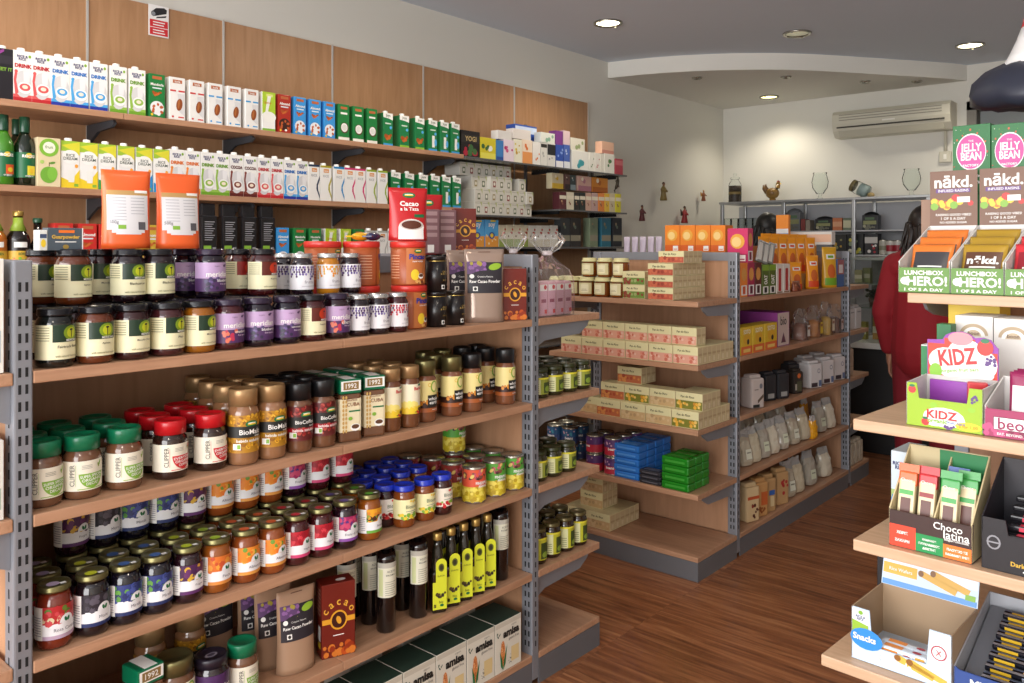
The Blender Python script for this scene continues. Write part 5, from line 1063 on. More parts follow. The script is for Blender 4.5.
# lower glass shelf
for i, (a, b) in enumerate(((470, 484.5), (485, 498.5))):
    def f(m, w, h): m.rect(-w*.49, 0, w*.49, h*.40, M('#e39a3f', .45)); m.text('soy', 0, h*.78, PAPER, W=w*.5, bold=.04); m.rect(-w*.1, h*.93, w*.3, h*.99, YEL, .0008); m.ell(0, h*.42, w*.22, h*.13, M('#2f4f9a', .4), .0009); m.ell(0, h*.42, w*.12, h*.08, YEL, .0012); m.speck(6, -w*.4, h*.05, w*.4, h*.5, .005, .008, [M('#e9d9b0', .4)], 3, .0007)
    fbox('drink_carton', 'X', XS-.02, a, b, 214.5, 1.4505-.115, .06, '#58a8e0', f, 'blue and orange soya drink carton, %s of two beside cacao boxes' % ('left', 'right')[i], 'soya drink cartons', 'carton') if 0 else fbox('drink_carton', 'X', XS-.02, a, b, 220, 1.451, .06, '#58a8e0', f, 'blue and orange soya drink carton, %s of two beside cacao boxes' % ('left', 'right')[i], 'soya drink cartons', 'carton')
for i in range(8):
    a = 499+7.4*i
    fbox('tea_box', 'X', XS-.02, a, a+7.1, 225+.5*(i > 3), 1.451, .08, '#cbc2a8' if i < 4 else '#d2cfc6', A([(.0, .35, '#8a9a4a' if i < 4 else '#b9b29a')], (), (4, .35, .8, ['#a83a2a', '#6a4a2a', '#7a8a3a'])), 'small tea box with red and green picture, %s from left, lower glass shelf' % ORD[i], 'tea boxes on the lower glass shelf')
for i, (a, b, c, n) in enumerate(((561, 570, '#3a3d3f', 'dark grey'), (570.5, 581, '#34302f', 'black'), (590, 598, '#7d8a70', 'sage'), (601.5, 611, '#2f6f86', 'teal'), (613, 622, '#2b2d33', 'charcoal'))):
    fbox('herb_box', 'X', XGf, a, b, 218, 1.451, .06, c, A([(.2, .4, '#8f8a78')], (), (3, .5, .8, ['#6a7a6a', '#a08a6a'])), '%s box on the lower glass shelf, far end' % n, gm)
fbox('herb_box', 'X', XGf, 626, 639, 206.5, 1.451, .05, '#cfcfca', A((), (), (3, .4, .7, ['#5a5a5a'])), 'white box with grey emblem past the end of the glass shelves', gm) if 0 else None
# gecko ornament hanging under the glass shelf end
def ornament(name, label, px, py0, py1, cols, kind):
    z1 = zatX(px, py0, XL+.05); z0 = zatX(px, py1, XL+.05); h = z1-z0; y = yat(px, XL+.05)
    t = thing(name, label, 'wall ornament', (XL+.03, y, z0), R90); a, b = M(cols[0], .4), M(cols[1], .4)
    if kind == 'gecko':
        obj('body', MB().tube([(h*.2, -.01, h), (h*.10, -.02, h*.8), (h*.04, -.02, h*.55), (-h*.10, -.02, h*.32), (-h*.22, -.015, h*.15), (-h*.12, -.012, 0)], [h*.05, h*.09, h*.11, h*.09, h*.05, h*.015], a, 10), t)
        for s, z in ((1, .7), (-1, .72), (1, .4), (-1, .38)): obj('leg', MB().tube([(h*.05, -.02, h*z), (h*.05+s*h*.16, -.02, h*(z+.06)), (h*.05+s*h*.2, -.018, h*(z-.04))], [h*.035, h*.03, h*.02], b, 8), t)
        obj('hanger', MB().tube([(h*.2, -.01, h*.98), (h*.2, -.005, h*1.1)], .002, DARK, 6), t)
    else:
        obj('robe', MB().lathe([(h*.20, 0), (h*.19, h*.1), (h*.13, h*.4), (h*.16, h*.62), (h*.08, h*.76), (h*.05, h*.78)], a, 16, 0, -.025), t); obj('head', MB().ellipsoid((0, -.027, h*.86), (h*.075, h*.075, h*.10), M('#8a6446', .4), 12), t)
        obj('headdress', MB().lathe([(h*.085, h*.90), (h*.09, h*.94), (h*.03, h), (0, h*1.01)], b, 14, 0, -.025), t)
        for s in (1, -1): obj('arm', MB().tube([(s*h*.14, -.025, h*.66), (s*h*.22, -.04, h*.5), (s*h*.06, -.055, h*.46)], [h*.05, h*.045, h*.03], a, 8), t)
        if kind == 'wing': obj('wing', MB().prism([(-h*.1, h*.5), (-h*.34, h*.8), (-h*.3, h*.4)], b, -.02, -.012, 'y'), t); obj('wing', MB().prism([(h*.1, h*.5), (h*.34, h*.8), (h*.3, h*.4)], b, -.02, -.012, 'y'), t)
ornament('gecko_ornament', 'dark brown gecko ornament hanging at the far end of the glass shelves', 617, 177, 193, ('#3f3524', '#4a3f2a'), 'gecko')
ornament('gecko_ornament', 'dark red figure ornament on the wall just past the glass shelves', 641.5, 205, 221, ('#5a1c20', '#3f1518'), 'figure')
ornament('wall_figurine', 'tall gold and brown saint figurine on the cream wall', 663, 182, 200.5, ('#7d6a35', '#4a3420'), 'figure')
ornament('wall_figurine', 'small red-brown angel figurine high on the cream wall near corner', 703, 190, 201, ('#8a4a20', '#b8862f'), 'wing')
ornament('wall_figurine', 'red winged figurine lowest of three on the cream wall', 684, 206, 223, ('#9a2222', '#3a2a1c'), 'wing')

# ------------------------------------------------------------------ end of the middle rack
YN = G2['yn']
def cracker(cols, words, w=.112, d=.042, h=.052):
    m = cbox('cracker_box', 'box', w, d, h, M('#d9cd9e', .5), M('#cdb993', .5)); m.rect(-w*.49, h*.55, w*.49, h*.98, M('#ddd5a4', .5)); m.text(words, -w*.05, h*.75, M('#4a4630', .5), W=w*.5, bold=.02); m.rect(-w*.49, h*.04, w*.49, h*.52, M(cols[0], .5))
    m.speck(14, -w*.40, h*.12, w*.42, h*.44, .005, .009, [M(c, .5) for c in cols[1:]], 5, .0007); m.map = flatx(-w/2); return m
def ckp(cols, words='Pan do Rico', **k):
    m = cracker(cols, words, **k); w, d, h = k.get('w', .112), k.get('d', .042), k.get('h', .052)
    m.map = lambda u, v, l: (w/2+l, u, v); m.rect(-d*.46, h*.05, d*.46, h*.95, M('#cbb68e', .5)); m.rect(-d*.42, h*.5, d*.42, h*.62, M('#b99f78', .5), .0007); m.rect(-d*.2, h*.1, d*.2, h*.4, M('#d9c9a4', .5), .0007); return Proto('cracker_box', 'box', m)
CK_R = ckp(('#b5563f', '#c96a4a', '#9a3f2f'), w=.130, h=.054); CK_P = ckp(('#dba08a', '#c9705a', '#e2b8a4', '#d98a74'), w=.122, h=.078); CK_O = ckp(('#7a7a2a', '#e0a83a', '#e8c26a', '#c9862f'), w=.132, h=.076); CK_T = ckp(('#c9a878', '#d2b68a', '#b5966a'), w=.132, h=.076); CK_C = ckp(('#b8653f', '#d28a4a', '#a8482f'), w=.132, h=.076); CK_G = ckp(('#6a8a3a', '#8a3a2a', '#9aa86a'), w=.120, h=.062)
def block(p, px, zb, rows, depth, pitch, hh, nm, group, Y0=None, up=None):
    Y0 = Y0 or YN+.015
    X = xat(px, Y0); n = 0
    for lv in range(rows):
        for k in range(depth):
            put(p, (X, Y0+.021+pitch*k, zb+hh*lv), 0, nm % (ORD[k]+' from front', ORD[lv]+' level'), group)
ga = 'cracker boxes on the middle rack end'
zA = HG[0]
block(CK_R, 660.3, zA, 3, 7, .0425, .0548, 'rust-fronted cracker box, %s at %s, end top shelf', ga)
block(CK_R, 671, zA+.165, 1, 4, .0425, .0525, 'rust-fronted cracker box crowning the stack, %s%.0s', ga, YN+.06)
block(CK_G, 633.5, zA, 2, 2, .045, .0628, 'green-fronted cracker box beside honey jars, %s at %s', ga, YN+.03)
def art_honey(m, r, z0, z1, ua, ub): m.rect(-.02, z0+.008, .024, z1-.008, M('#efe8c4', .5), .0005); m.rect(-.014, z0+.016, .018, z0+.018, M('#b3a77a', .5), .0008); m.rect(-.010, z0+.022, .014, z0+.024, M('#b3a77a', .5), .0008)
J_HO = jar('honey_jar', .0385, .092, .015, M('#d9d29c', .4), jam('#7a3f14'), art_honey, base=M('#dfd6a4', .5), z0=.012, z1=.066, span=(-70, 60), lidlabel='cream paper-covered lid')
J_HO.part('lid_frill', MB().lathe([(.0365, .076), (.041, .073), (.040, .079), (.036, .081)], M('#d9d29c', .5), 18), 1)
for j in range(2):
    for i, px in enumerate((557, 572.5, 587, 602.5, 618.5)):
        Y = YN+.045+.085*j; X = xat(px, YN+.045)
        put(J_HO, (X, Y, zA), random.uniform(-.3, .3), 'cream-lidded honey jar, %s from left, lower layer, %s row' % (ORD[i], ('front', 'rear')[j]), 'honey jars')
for i, px in enumerate((589, 604.5, 620.5)): put(J_HO, (xat(px, YN+.08), YN+.086, zA+.0926), random.uniform(-.3, .3), 'cream-lidded honey jar, %s from left in the upper layer' % ORD[i], 'honey jars')
zB = HG[1]; wpx = 24.05
for i in range(6):
    X = XF-.066-.1245*i
    for k in range(8 if i == 0 else 2): put(CK_P, (X, YN+.030+.0425*k, zB), 0, 'pink-fronted cracker box, %s from aisle, %s from front, bottom level, end second shelf' % (ORD[i], ORD[k]), ga)
    if i < 5:
        for k in range(2): put(CK_P, (X-.026, YN+.066+.0425*k, zB+.0788), 0, 'pink-fronted cracker box, %s from aisle, %s from front, top level, end second shelf' % (ORD[i], ORD[k]), ga)
zCc = HG[2]
for i, p in enumerate((CK_O, CK_T, CK_T, CK_C)):
    X = XF-.070-.1345*i
    for k in range(7 if i == 0 else 3): put(p, (X, YN+.034+.0425*k, zCc), 0, 'picture-fronted cracker box, %s from aisle, %s from front, bottom level, end third shelf' % (ORD[i], ORD[k]), ga)
    for k in range(4 if i == 0 else 2): put((CK_O, CK_T, CK_O, CK_C)[i], (X+.006, YN+.058+.0425*k, zCc+.0768), 0, 'picture-fronted cracker box, %s from aisle, %s from front, top level, end third shelf' % (ORD[i], ORD[k]), ga)
for k in range(3): put(CK_C, (XF-.40, YN+.10+.0425*k, zCc+.1536), 0, 'picture-fronted cracker box crowning the left stack, %s from front, end third shelf' % ORD[k], ga)
for k in range(2): put(CK_T, (XF-.612, YN+.05+.0425*k, zCc), 0, 'pale cracker box at the far left, %s from front, end third shelf' % ORD[k], ga)
# end fourth shelf: tins and sealed packs
zD = HG[3]
def softpack(name, w, d, h, c, c2):
    m = MB().box(-w/2, -d/2, 0, w/2, d/2, h, M(c, .25), .007); m.map = flat(-d/2-.0004); m.rect(-w*.36, h*.35, w*.36, h*.62, M(c2, .35)); m.map = flattop(h+.0004); m.rect(-w*.34, -d*.3, w*.34, d*.3, M(c2, .35)); return Proto(name, 'pack', m)
SP_B = softpack('sardine_tin', .138, .070, .031, '#2f78cf', '#4f94e0'); SP_G = softpack('sealed_pack', .136, .062, .0355, '#1f7d1e', '#3f9a35'); SP_K = softpack('sealed_pack', .112, .058, .020, '#34343a', '#5a5a62')
for k in range(4):
    for l in range(5): put(SP_B, (xat(629, YN+.05)+.004, YN+.055+.0735*k, zD+.0318*l), random.uniform(-.02, .02), 'blue oblong tin, %s stack from front, %s from bottom' % (ORD[k], ORD[l]), 'blue oblong tins')
for k in range(3):
    for l in range(4): put(SP_G, (xat(678, YN+.032), YN+.036+.065*k, zD+.0362*l), random.uniform(-.03, .03), 'green sealed pack, %s stack from front, %s from bottom' % (ORD[k], ORD[l]), 'green sealed packs')
for l in range(3): put(SP_K, (xat(652.5, YN+.035), YN+.040, zD+.0207*l), 0, 'dark grey sealed pack between blue tins and green packs, %s from bottom' % ORD[l], 'dark grey sealed packs')
def art_bean(c1, c2):
    def f(m, r, z0, z1, ua, ub): m.rect(ua, z0, ub, (z0+z1)/2, M(c1, .4), .0004); m.text('beans', .0, z0+.03, PAPER, W=.04, bold=.03); m.speck(12, -.03, z1-.03, .03, z1-.006, .003, .006, [M(c2, .4), M('#c9a0b0', .4)], 4)
    return f
T_R = tin('bean_tin', .042, .086, art_bean('#b82a3f', '#5a3a7a'), M('#54306a', .4), n=20); T_B = tin('bean_tin', .042, .086, art_bean('#3a4a7a', '#3a8aa0'), M('#2a5a86', .4), n=20)
for i, px in enumerate((594, 611)):
    for k in range(2 if i == 0 else 3):
        for l in range(2): put(T_R, (xat(px, YN+.04)+.004*i, YN+.048+.005*i+.088*k, zD+.088*l), random.uniform(-.5, .5), 'purple and red tin, %s column from left, %s from front, %s' % (ORD[i], ORD[k], ('lower', 'upper')[l]), 'purple and red tins')
for i in range(4):
    for l in range(2): put(T_B, (xat(570, YN+.1)-.092*(i % 2), YN+.10+.09*(i//2), zD+.088*l), random.uniform(-.5, .5), 'blue tin behind the near rack jars, %s of four, %s' % (ORD[i], ('lower', 'upper')[l]), 'blue tins')
# boxes on the end deck at left
for k in range(6):
    for i in range(2): put(CK_T, (xat(601, YN+.05)-.134*i, YN+.05+.0425*k, DK), 0, 'beige cracker box on the end deck, %s column from right, %s from front, lower' % (ORD[i], ORD[k]), ga)
for k in range(3):
    put(CK_T, (xat(588, YN+.05), YN+.10+.0425*k, DK+.0766), 0, 'beige cracker box on the end deck, %s from front, middle level' % ORD[k], ga); put(CK_T, (xat(588, YN+.05), YN+.10+.0425*k, DK+.1532), 0, 'beige cracker box on the end deck, %s from front, top level' % ORD[k], ga)

# ------------------------------------------------------------------ aisle side of the middle rack
ga2 = 'biscuit boxes on the middle rack'
def bisc(c, c2):
    def f(m, w, h): m.rect(-w*.49, h*.02, w*.49, h*.25, M(c2, .4)); m.ell(0, h*.62, w*.36, h*.22, M('#e9a83f', .4), .0008, 14); m.ell(-w*.05, h*.60, w*.24, h*.15, M('#f2cf86', .4), .0012, 12); m.rect(w*.05, h*.04, w*.4, h*.22, PAPER, .0008); m.rect(w*.1, h*.08, w*.35, h*.11, M(c2, .4), .0012)
    return f
YT = G2['y1']
Yb = 3.735
def bx(name, X0, X1, Y0, Y1, z, h, col, art, art2, label, group):
    w, d = X1-X0, Y1-Y0; m = MB().box(-w/2, -d/2, 0, w/2, d/2, h, M(col, .4), .0012); m.step = 1
    if art: m.map = flat(-d/2); art(m, w, h)
    if art2: m.map = lambda u, v, l: (w/2+l, u, v); art2(m, d, h)
    o = obj(name, m, None, None, ((X0+X1)/2, (Y0+Y1)/2, z+.0006), 0); return tag(o, label, 'box', group)
XI = XF-.006
spine = lambda c: (lambda m, w, h: (m.rect(-w*.4, h*.05, w*.4, h*.34, PAPER), m.rect(-w*.2, h*.08, w*.2, h*.31, M(c, .4), .0008), m.ell(0, h*.66, w*.36, h*.2, M('#d99a4a', .4), .0006, 10)))
lowz = HG[0]; bh = .162
for i, (a, b, c, nm, cc) in enumerate(((740.5, 747.5, '#e5832a', 'orange', '#c9541c'), (748, 754.5, '#a3204a', 'magenta', '#5a0f2a'), (755, 761.5, '#5a1f1c', 'dark red', '#2f0f0f'))):
    bx('biscuit_box', XI-.085, XI, yat(a, XI), yat(b, XI), lowz, bh, c, bisc(c, cc), spine(cc), '%s biscuit box standing spine out, lower row beside the slotted post' % nm, ga2)
oat = lambda m, w, h: (m.text('OAT', 0, h*.50, PAPER, W=h*.32, H=w*.5, rot=pi/2, bold=.04), m.rect(-w*.4, h*.04, w*.4, h*.28, PAPER), m.rect(-w*.49, h*.80, w*.49, h*.99, M('#7fa82a', .4)), m.rect(-w*.2, h*.07, w*.2, h*.25, INK, .0008))
for i, (a, b) in enumerate(((762.3, 769), (769.4, 776))): bx('oat_box', XI-.085, XI, yat(a, XI), yat(b, XI), lowz, .15, '#4f6a1f', None, oat, 'green oat biscuit box, %s of two, aisle side of middle rack' % ('left', 'right')[i], ga2)
wr = lambda m, w, h: (m.rect(-w*.2, h*.08, w*.2, h*.85, M('#b83a34', .4)), m.rect(-w*.4, h*.02, w*.4, h*.06, M('#8a6a3a', .4)))
for i, (a, b) in enumerate(((776.6, 783), (783.4, 790))): bx('biscuit_box', XI-.085, XI, yat(a, XI), yat(b, XI), lowz, .15, '#e3ddd4', None, wr, 'white biscuit box with red stripe, %s of two, aisle side' % ('left', 'right')[i], ga2)
# upper boxes turned towards the shop front, on a board of hidden boxes
pinkart = bisc('#d6326f', '#a01c50')
bx('biscuit_box', XI-.105, XI-.001, Yb, Yb+.06, lowz+bh+.0005, .165, '#cf2f68', pinkart, spine('#7a1238'), 'magenta biscuit box standing on top of the lower boxes', ga2)
for i in range(4):
    fbox('biscuit_box', 'Y', 3.80, 664.8+15.2*i, 679.7+15.2*i, 225.3, TOPZ+.0005, .085, '#ea8420', bisc('#ea8420', '#d9601c'), 'orange biscuit box, %s from left in the upper row above the crackers' % ORD[i], ga2)
    if i != 1: fbox('biscuit_box', 'Y', 3.80, 664.8+15.2*i+(2 if i == 2 else 0), 679.7+15.2*i-(5 if i == 0 else 0), 0, lowz, .085, '#ea8420', bisc('#ea8420', '#d9601c'), 'orange biscuit box underneath the upper orange row, below its %s box' % ORD[i], ga2, hgt=TOPZ-lowz-.001)
# tall orange snack bags and green bag
def sbag(c, c2, w=.075, h=.2, d=.05):
    def art(m, w, h): m.rect(-w*.3, h*.70, w*.3, h*.82, PAPER, .0006); m.rect(-w*.2, h*.73, w*.2, h*.79, M(c2, .4), .0010); m.ell(0, h*.40, w*.28, h*.18, M('#c9642a', .4), .0006); m.rect(-w*.42, h*.06, w*.42, h*.24, M(c2, .4), .0008)
    return pouch('snack_bag', w, h, d, M(c, .3), art)
SB_O = sbag('#ef9a1c', '#d9481c'); SB_G = sbag('#d9a62a', '#6fa52a', .095, .205, .055)
for i, px in enumerate((764, 773, 782, 791, 800, 810)):
    put(SB_O, (XI-.125, yat(px, XI-.125), lowz+.085), R90-.45, 'orange snack bag, %s from left in the raised rear row' % ORD[i], 'orange snack bags', scale=(1.0, .8, 1.04))
    put(SB_O, (XI-.205, yat(px, XI-.205)+.03, lowz+.085), R90-.45, 'orange snack bag, %s from left in the rearmost raised row' % ORD[i], 'orange snack bags', scale=(1.0, .8, 1.14))
bx('display_tray', XI-.25, XI-.088, yat(764, XI), yat(827, XI), lowz, .084, '#b58a5a', None, None, 'cardboard tray raising the rear orange snack bags', 'trays')
for i, px in enumerate((795, 812)): put(SB_O, (XI-.052, yat(px, XI-.052), lowz), R90-.5, 'orange snack bag, %s of two standing at the shelf front' % ('left', 'right')[i], 'orange snack bags', scale=(1.15, 1, (.78, .95)[i]))
put(SB_G, (XI-.035, yat(829, XI-.035), lowz), R90-.5, 'yellow snack bag with green foot, aisle side of middle rack', 'orange snack bags', scale=(1.1, 1, 1.16))
bx('biscuit_box', XI-.07, XI-.012, yat(839.5, XI), yat(846, XI), lowz, .165, '#3a66a8', None, lambda m, w, h: (m.rect(-w*.49, h*.45, w*.49, h*.98, M('#a85a5a', .4)), m.rect(-w*.3, h*.5, w*.3, h*.8, PAPER, .0008)), 'blue and red box beside the far slotted post', ga2)
GS = pouch('sachet', .05, .11, .02, M('#a9a9a6', .25, .4), lambda m, w, h: (m.rect(-w*.4, h*.1, w*.1, h*.9, M('#c9c6bf', .4)),))
for i, px in enumerate((758.5, 764, 769)): put(GS, (XI-.03, yat(px, XI-.03), lowz+.164 if i == 0 else lowz+.152), R90-.3, 'grey foil sachet lying tilted on the boxes, %s of three' % ORD[i], 'grey sachets', tilt=(0, .25))
SB_S = pouch('snack_bag', .09, .055, .04, M('#8a4a30', .3), lambda m, w, h: m.speck(10, -w*.4, h*.1, w*.4, h*.8, .004, .008, [M('#c98a6a', .4), M('#5a2a1c', .4)], 3))
put(SB_S, (XF-.023, yat(796, XF-.023), lowz), R90, 'small brown snack bag at the shelf edge before the orange bags', 'bag')
fbox('cereal_box', 'Y', 4.885, 776, 788.5, 215, lowz+.2446, .03, '#e58a2a', A([(.0, .55, '#dfe3e6'), (.2, .4, '#4a90c8')]), 'orange and white cereal box standing above the snack bags', ga2)
fbox('cereal_box', 'Y', 5.005, 785, 832, 232, lowz+.2515, .06, '#dcd8d2', A([(.2, .8, '#e3b79a')]), 'long white and blue box lying above the snack bags', ga2)
bx('display_tray', XM+.03, XI-.252, 4.02, 4.94, lowz, .244, '#b58a5a', None, None, 'cardboard case under the orange and white cereal box', 'trays')
bx('display_tray', XM+.03, XI-.245, 5.0, 5.085, lowz, .2505, '#b58a5a', None, None, 'cardboard case under the long white box on the middle rack', 'trays')
# lavender packets on the far side
LP = pouch('lavender_packet', .042, .30, .05, M('#bfb3c4', .35), lambda m, w, h: (m.rect(-w*.3, h*.2, w*.3, h*.6, M('#d6ccd8', .5)),))
for i in range(5): put(LP, (xat(627+8*i, 4.3), 4.3, HG[0]), .1, 'pale lavender packet behind the honey jars, %s from left' % ORD[i], 'lavender packets')
# second tier
zB2 = HG[1]
tri = lambda m, w, h: (m.rect(-w*.49, 0, w*.49, h*.30, M('#d96a2f', .4)), m.text('SOTO', 0, h*.82, PAPER, W=w*.6), m.ell(0, h*.55, w*.3, h*.2, M('#d9a62a', .4), .0006), m.ell(w*.1, h*.45, w*.1, h*.1, INK, .001), m.rect(-w*.3, h*.08, w*.3, h*.2, M('#e8c46a', .4), .0008))
for i, (a, b) in enumerate(((741, 752.5), (753, 764.5), (765, 777))): bx('snack_box', XI-.08, XI, yat(a, XI), yat(b, XI), zB2, .132, '#d9b62a', None, tri, 'yellow and orange snack box, %s of three on the aisle side' % ORD[i], 'yellow snack boxes')
bx('cereal_box', XI-.33, XI-.225, yat(752, XI), yat(770, XI), zB2, .19, '#7a2f70', None, None, 'large purple box behind the yellow snack boxes, left of two', ga2)
bx('cereal_box', XI-.22, XI-.012, yat(779.5, XI), yat(791.5, XI), zB2, .175, '#8a3a86', lambda m, w, h: m.rect(-w*.49, h*.02, w*.49, h*.98, M('#86357e', .45)), lambda m, w, h: (m.rect(-w*.46, h*.02, w*.46, h*.98, M('#c9b8b0', .45)), m.poly([(-w*.2, h*.1), (w*.2, h*.1), (0, h*.4)], M('#5a3a4a', .4), .001), m.text('bio', 0, h*.75, INK, W=w*.5)), 'purple and white box facing the shop front beside the yellow boxes', ga2)
def cello(w, d, h, sd, amp=.10, top=.55):
    R = random.Random(sd); n = 18; vs = []; fs = []; K = 9
    for i in range(K+1):
        t = i/K; s = 1 if t < top else 1-.62*((t-top)/(1-top))**1.3
        for j in range(n):
            a = 2*pi*j/n; sq = (abs(cos(a))**3.2+abs(sin(a))**3.2)**(-1/3.2); k = 1+R.uniform(-amp, amp)*(.35+t)
            vs.append((w/2*cos(a)*sq*k*(s if t > top else 1)*(1+.15*(t > .93)), d/2*sin(a)*sq*k*s, h*t+R.uniform(-.5, .5)*amp*h*.12*(0 < i)))
    for i in range(K):
        for j in range(n): q = (j+1) % n; fs.append((i*n+j, i*n+q, (i+1)*n+q, (i+1)*n+j))
    fs.append(tuple(reversed(range(n)))); fs.append(tuple(K*n+j for j in range(n))); return vs, fs
for i, (px, h) in enumerate(((800, .17), (813, .18), (825, .19), (834, .17))):
    vs, fs = cello(.10, .09, h, 20+i, .16, .5)
    t = thing('clear_bag', 'cellophane bag of dried goods, %s from left, under the orange snack bags' % ORD[i], 'bag', (XI-.06, yat(px, XI-.06), zB2+.001), R90, 'cellophane bags'); obj('film', MB().add(vs, fs, CELLO), t)
    v2, f2 = cello(.086, .074, h*.55, 40+i, .08, .8); obj('contents', MB().add(v2, f2, M(('#7a4a34', '#a86a2a', '#b58f3a', '#6a4a3c')[i], .5), True), t)
    m = MB(); m.map = flat(-.049); m.rect(-.018, h*.12, .02, h*.48, M(('#d9d6cf', '#d9c03a', '#d6cdb4', '#c9b9b4')[i], .45)); m.rect(-.014, h*.34, .016, h*.42, M('#8a5a3a', .4), .0008); obj('label', m, t)
BAGTOP = clear('bag_film', '#f4f3ee', .35, .12)
# third tier: white packs and dark bags
zC2 = HG[2]
def roundpack(w, d, h, c, art, name='flour_pack'):
    m = MB().box(-w/2, -d/2, 0, w/2, d/2, h*.9, M(c, .55), .012); m.box(-w*.42, -d*.3, h*.85, w*.42, d*.3, h, M(c, .55), .01); m.map = flat(-d/2-.0005); art(m, w, h); return Proto(name, 'pack', m)
WPK = roundpack(.105, .085, .155, '#c9c5c4', lambda m, w, h: (m.rect(-w*.4, h*.05, w*.1, h*.2, M('#3a2f34', .5)), m.ell(w*.2, h*.62, w*.12, h*.09, M('#7a7d8a', .5)), m.ell(w*.2, h*.62, w*.08, h*.06, M('#c9c5c4', .5), .0009), m.rect(w*.2, h*.06, w*.42, h*.28, M('#5a6a8a', .5))))
for i, px in enumerate((810, 822.5, 834)):
    put(WPK, (XI-.055, yat(px, XI-.055), zC2), R90-.3, 'white flour pack, %s from left in the front row, third tier' % ORD[i], 'white flour packs')
    if i: put(WPK, (XI-.16, yat(px, XI-.055), zC2), R90-.3, 'white flour pack, %s from left in the rear row, third tier' % ORD[i], 'white flour packs')
put(roundpack(.085, .085, .165, '#b9aca6', lambda m, w, h: (m.rect(-w*.42, h*.03, w*.1, h*.12, INK), m.ell(w*.2, h*.66, w*.12, h*.08, M('#6a6a72', .5)), m.poly([(-w*.05, h*.25), (w*.4, h*.42), (w*.4, h*.32), (-w*.05, h*.15)], M('#5a4a3a', .5)), m.rect(-w*.3, h*.55, 0, h*.57, INK))), (XI-.05, yat(752, XI-.05), zC2), R90-.35, 'pale round-shouldered flour pack beside the slotted post, third tier', 'flour packs')
DPK = roundpack(.085, .07, .15, '#26262a', lambda m, w, h: (m.rect(-w*.3, h*.1, w*.25, h*.26, M('#9a9a98', .5)),))
DPK2 = roundpack(.075, .065, .135, '#2b241f', lambda m, w, h: (m.ell(0, h*.72, w*.18, h*.1, M('#c9642a', .4)), m.rect(-w*.2, h*.1, w*.3, h*.5, M('#4a4a34', .4)), m.rect(-w*.4, h*.15, -w*.22, h*.4, M('#a8a49a', .4))))
put(DPK, (XI-.075, yat(766, XI-.075), zC2), R90-.3, 'black foil pack behind the pale flour pack, third tier', 'dark packs'); put(DPK, (XI-.05, yat(779, XI-.05), zC2), R90-.3, 'black foil pack with grey label, third tier centre', 'dark packs'); put(DPK2, (XI-.05, yat(794, XI-.05), zC2), R90-.3, 'dark brown pack with orange dot, third tier', 'dark packs'); put(DPK, (XI-.14, yat(790, XI-.14), zC2), R90-.3, 'black foil pack standing behind the orange-dotted pack', 'dark packs')
# lower tiers: clear bags of flour, grain and pulses leaning outwards
def grainbag(w, d, h, c, sd, lab=None):
    p = Proto('grain_bag', 'bag'); R = random.Random(sd); n = 16; K = 10; vs = []; fs = []
    prof = [(.80, .72), (.98, .98), (1.02, 1.05), (1., 1.03), (.98, .98), (1.0, .94), (.99, .86), (.98, .70), (.96, .48), (.95, .26), (.96, .10)]
    for i, (kx, ky) in enumerate(prof):
        for j in range(n):
            a = 2*pi*j/n; sq = (abs(cos(a))**3.6+abs(sin(a))**3.6)**(-1/3.6); q = 1+R.uniform(-.07, .07)*(.4+i*.09)
            vs.append((w/2*kx*cos(a)*sq*q, d/2*ky*sin(a)*sq*q+.0015*sin(i*1.9+sd), h*i/K+R.uniform(-.006, .006)*(0 < i)))
    for i in range(K):
        for j in range(n): q = (j+1) % n; fs.append((i*n+j, i*n+q, (i+1)*n+q, (i+1)*n+j))
    fs.append(tuple(reversed(range(n)))); fs.append(tuple(K*n+j for j in range(n)))
    cut = 8*n
    m = MB().add(vs[:cut+n], [f for f in fs if max(f) < cut+n and len(f) == 4]+[tuple(reversed(range(n)))], M(c, .22, 0, .35), False); p.part('filled_bag', m)
    m = MB().add(vs[cut:], [tuple(k-cut for k in f) for f in fs if min(f) >= cut], BAGTOP, False); p.part('bag_top', m, None, 'clear folded top')
    if lab: m = MB(); m.map = flat(-d*.545); m.rect(-w*.28, h*.18, w*.2, h*.46, M(lab, .5)); m.rect(-w*.2, h*.34, w*.14, h*.38, M('#8a8a7a', .5), .0008); p.part('label', m)
    return p
zD2 = HG[3]
GB_ = [grainbag(.085, .065, .17, c, 60+i, l) for i, (c, l) in enumerate((('#b3a995', '#d5d6c4'), ('#c4b9a0', None), ('#a9a294', '#c9cdb4'), ('#cfc6b2', None), ('#b9b2a4', '#d0d3bc')))]
for i, px in enumerate((745, 753, 763, 772, 782, 793, 803, 820, 829)):
    put(GB_[i % 5], (XI-.055, yat(px, XI-.055), zD2+.004), R90-.25, 'clear bag of pale grain, %s from left in the leaning front row, fourth tier' % ORD[i], 'bags of grain', tilt=(radians(-9), 0))
    if i < 7: put(GB_[(i+2) % 5], (XI-.198, yat(px+3, XI-.055), zD2+.004), R90-.2, 'clear bag of pale grain, %s from left in the rear row, fourth tier' % ORD[i], 'bags of grain', tilt=(radians(-6), 0), scale=(1, 1, 1.12))
put(grainbag(.055, .05, .125, '#d99a1c', 90), (XI-.03, yat(812, XI-.03), zD2), R90-.2, 'bright yellow bag of polenta among the pale grain bags, front', 'bags of grain'); put(grainbag(.06, .05, .185, '#c9881c', 91), (XI-.16, yat(803, XI-.16)+.01, zD2), R90-.2, 'amber bag standing behind the pale grain bags', 'bags of grain')
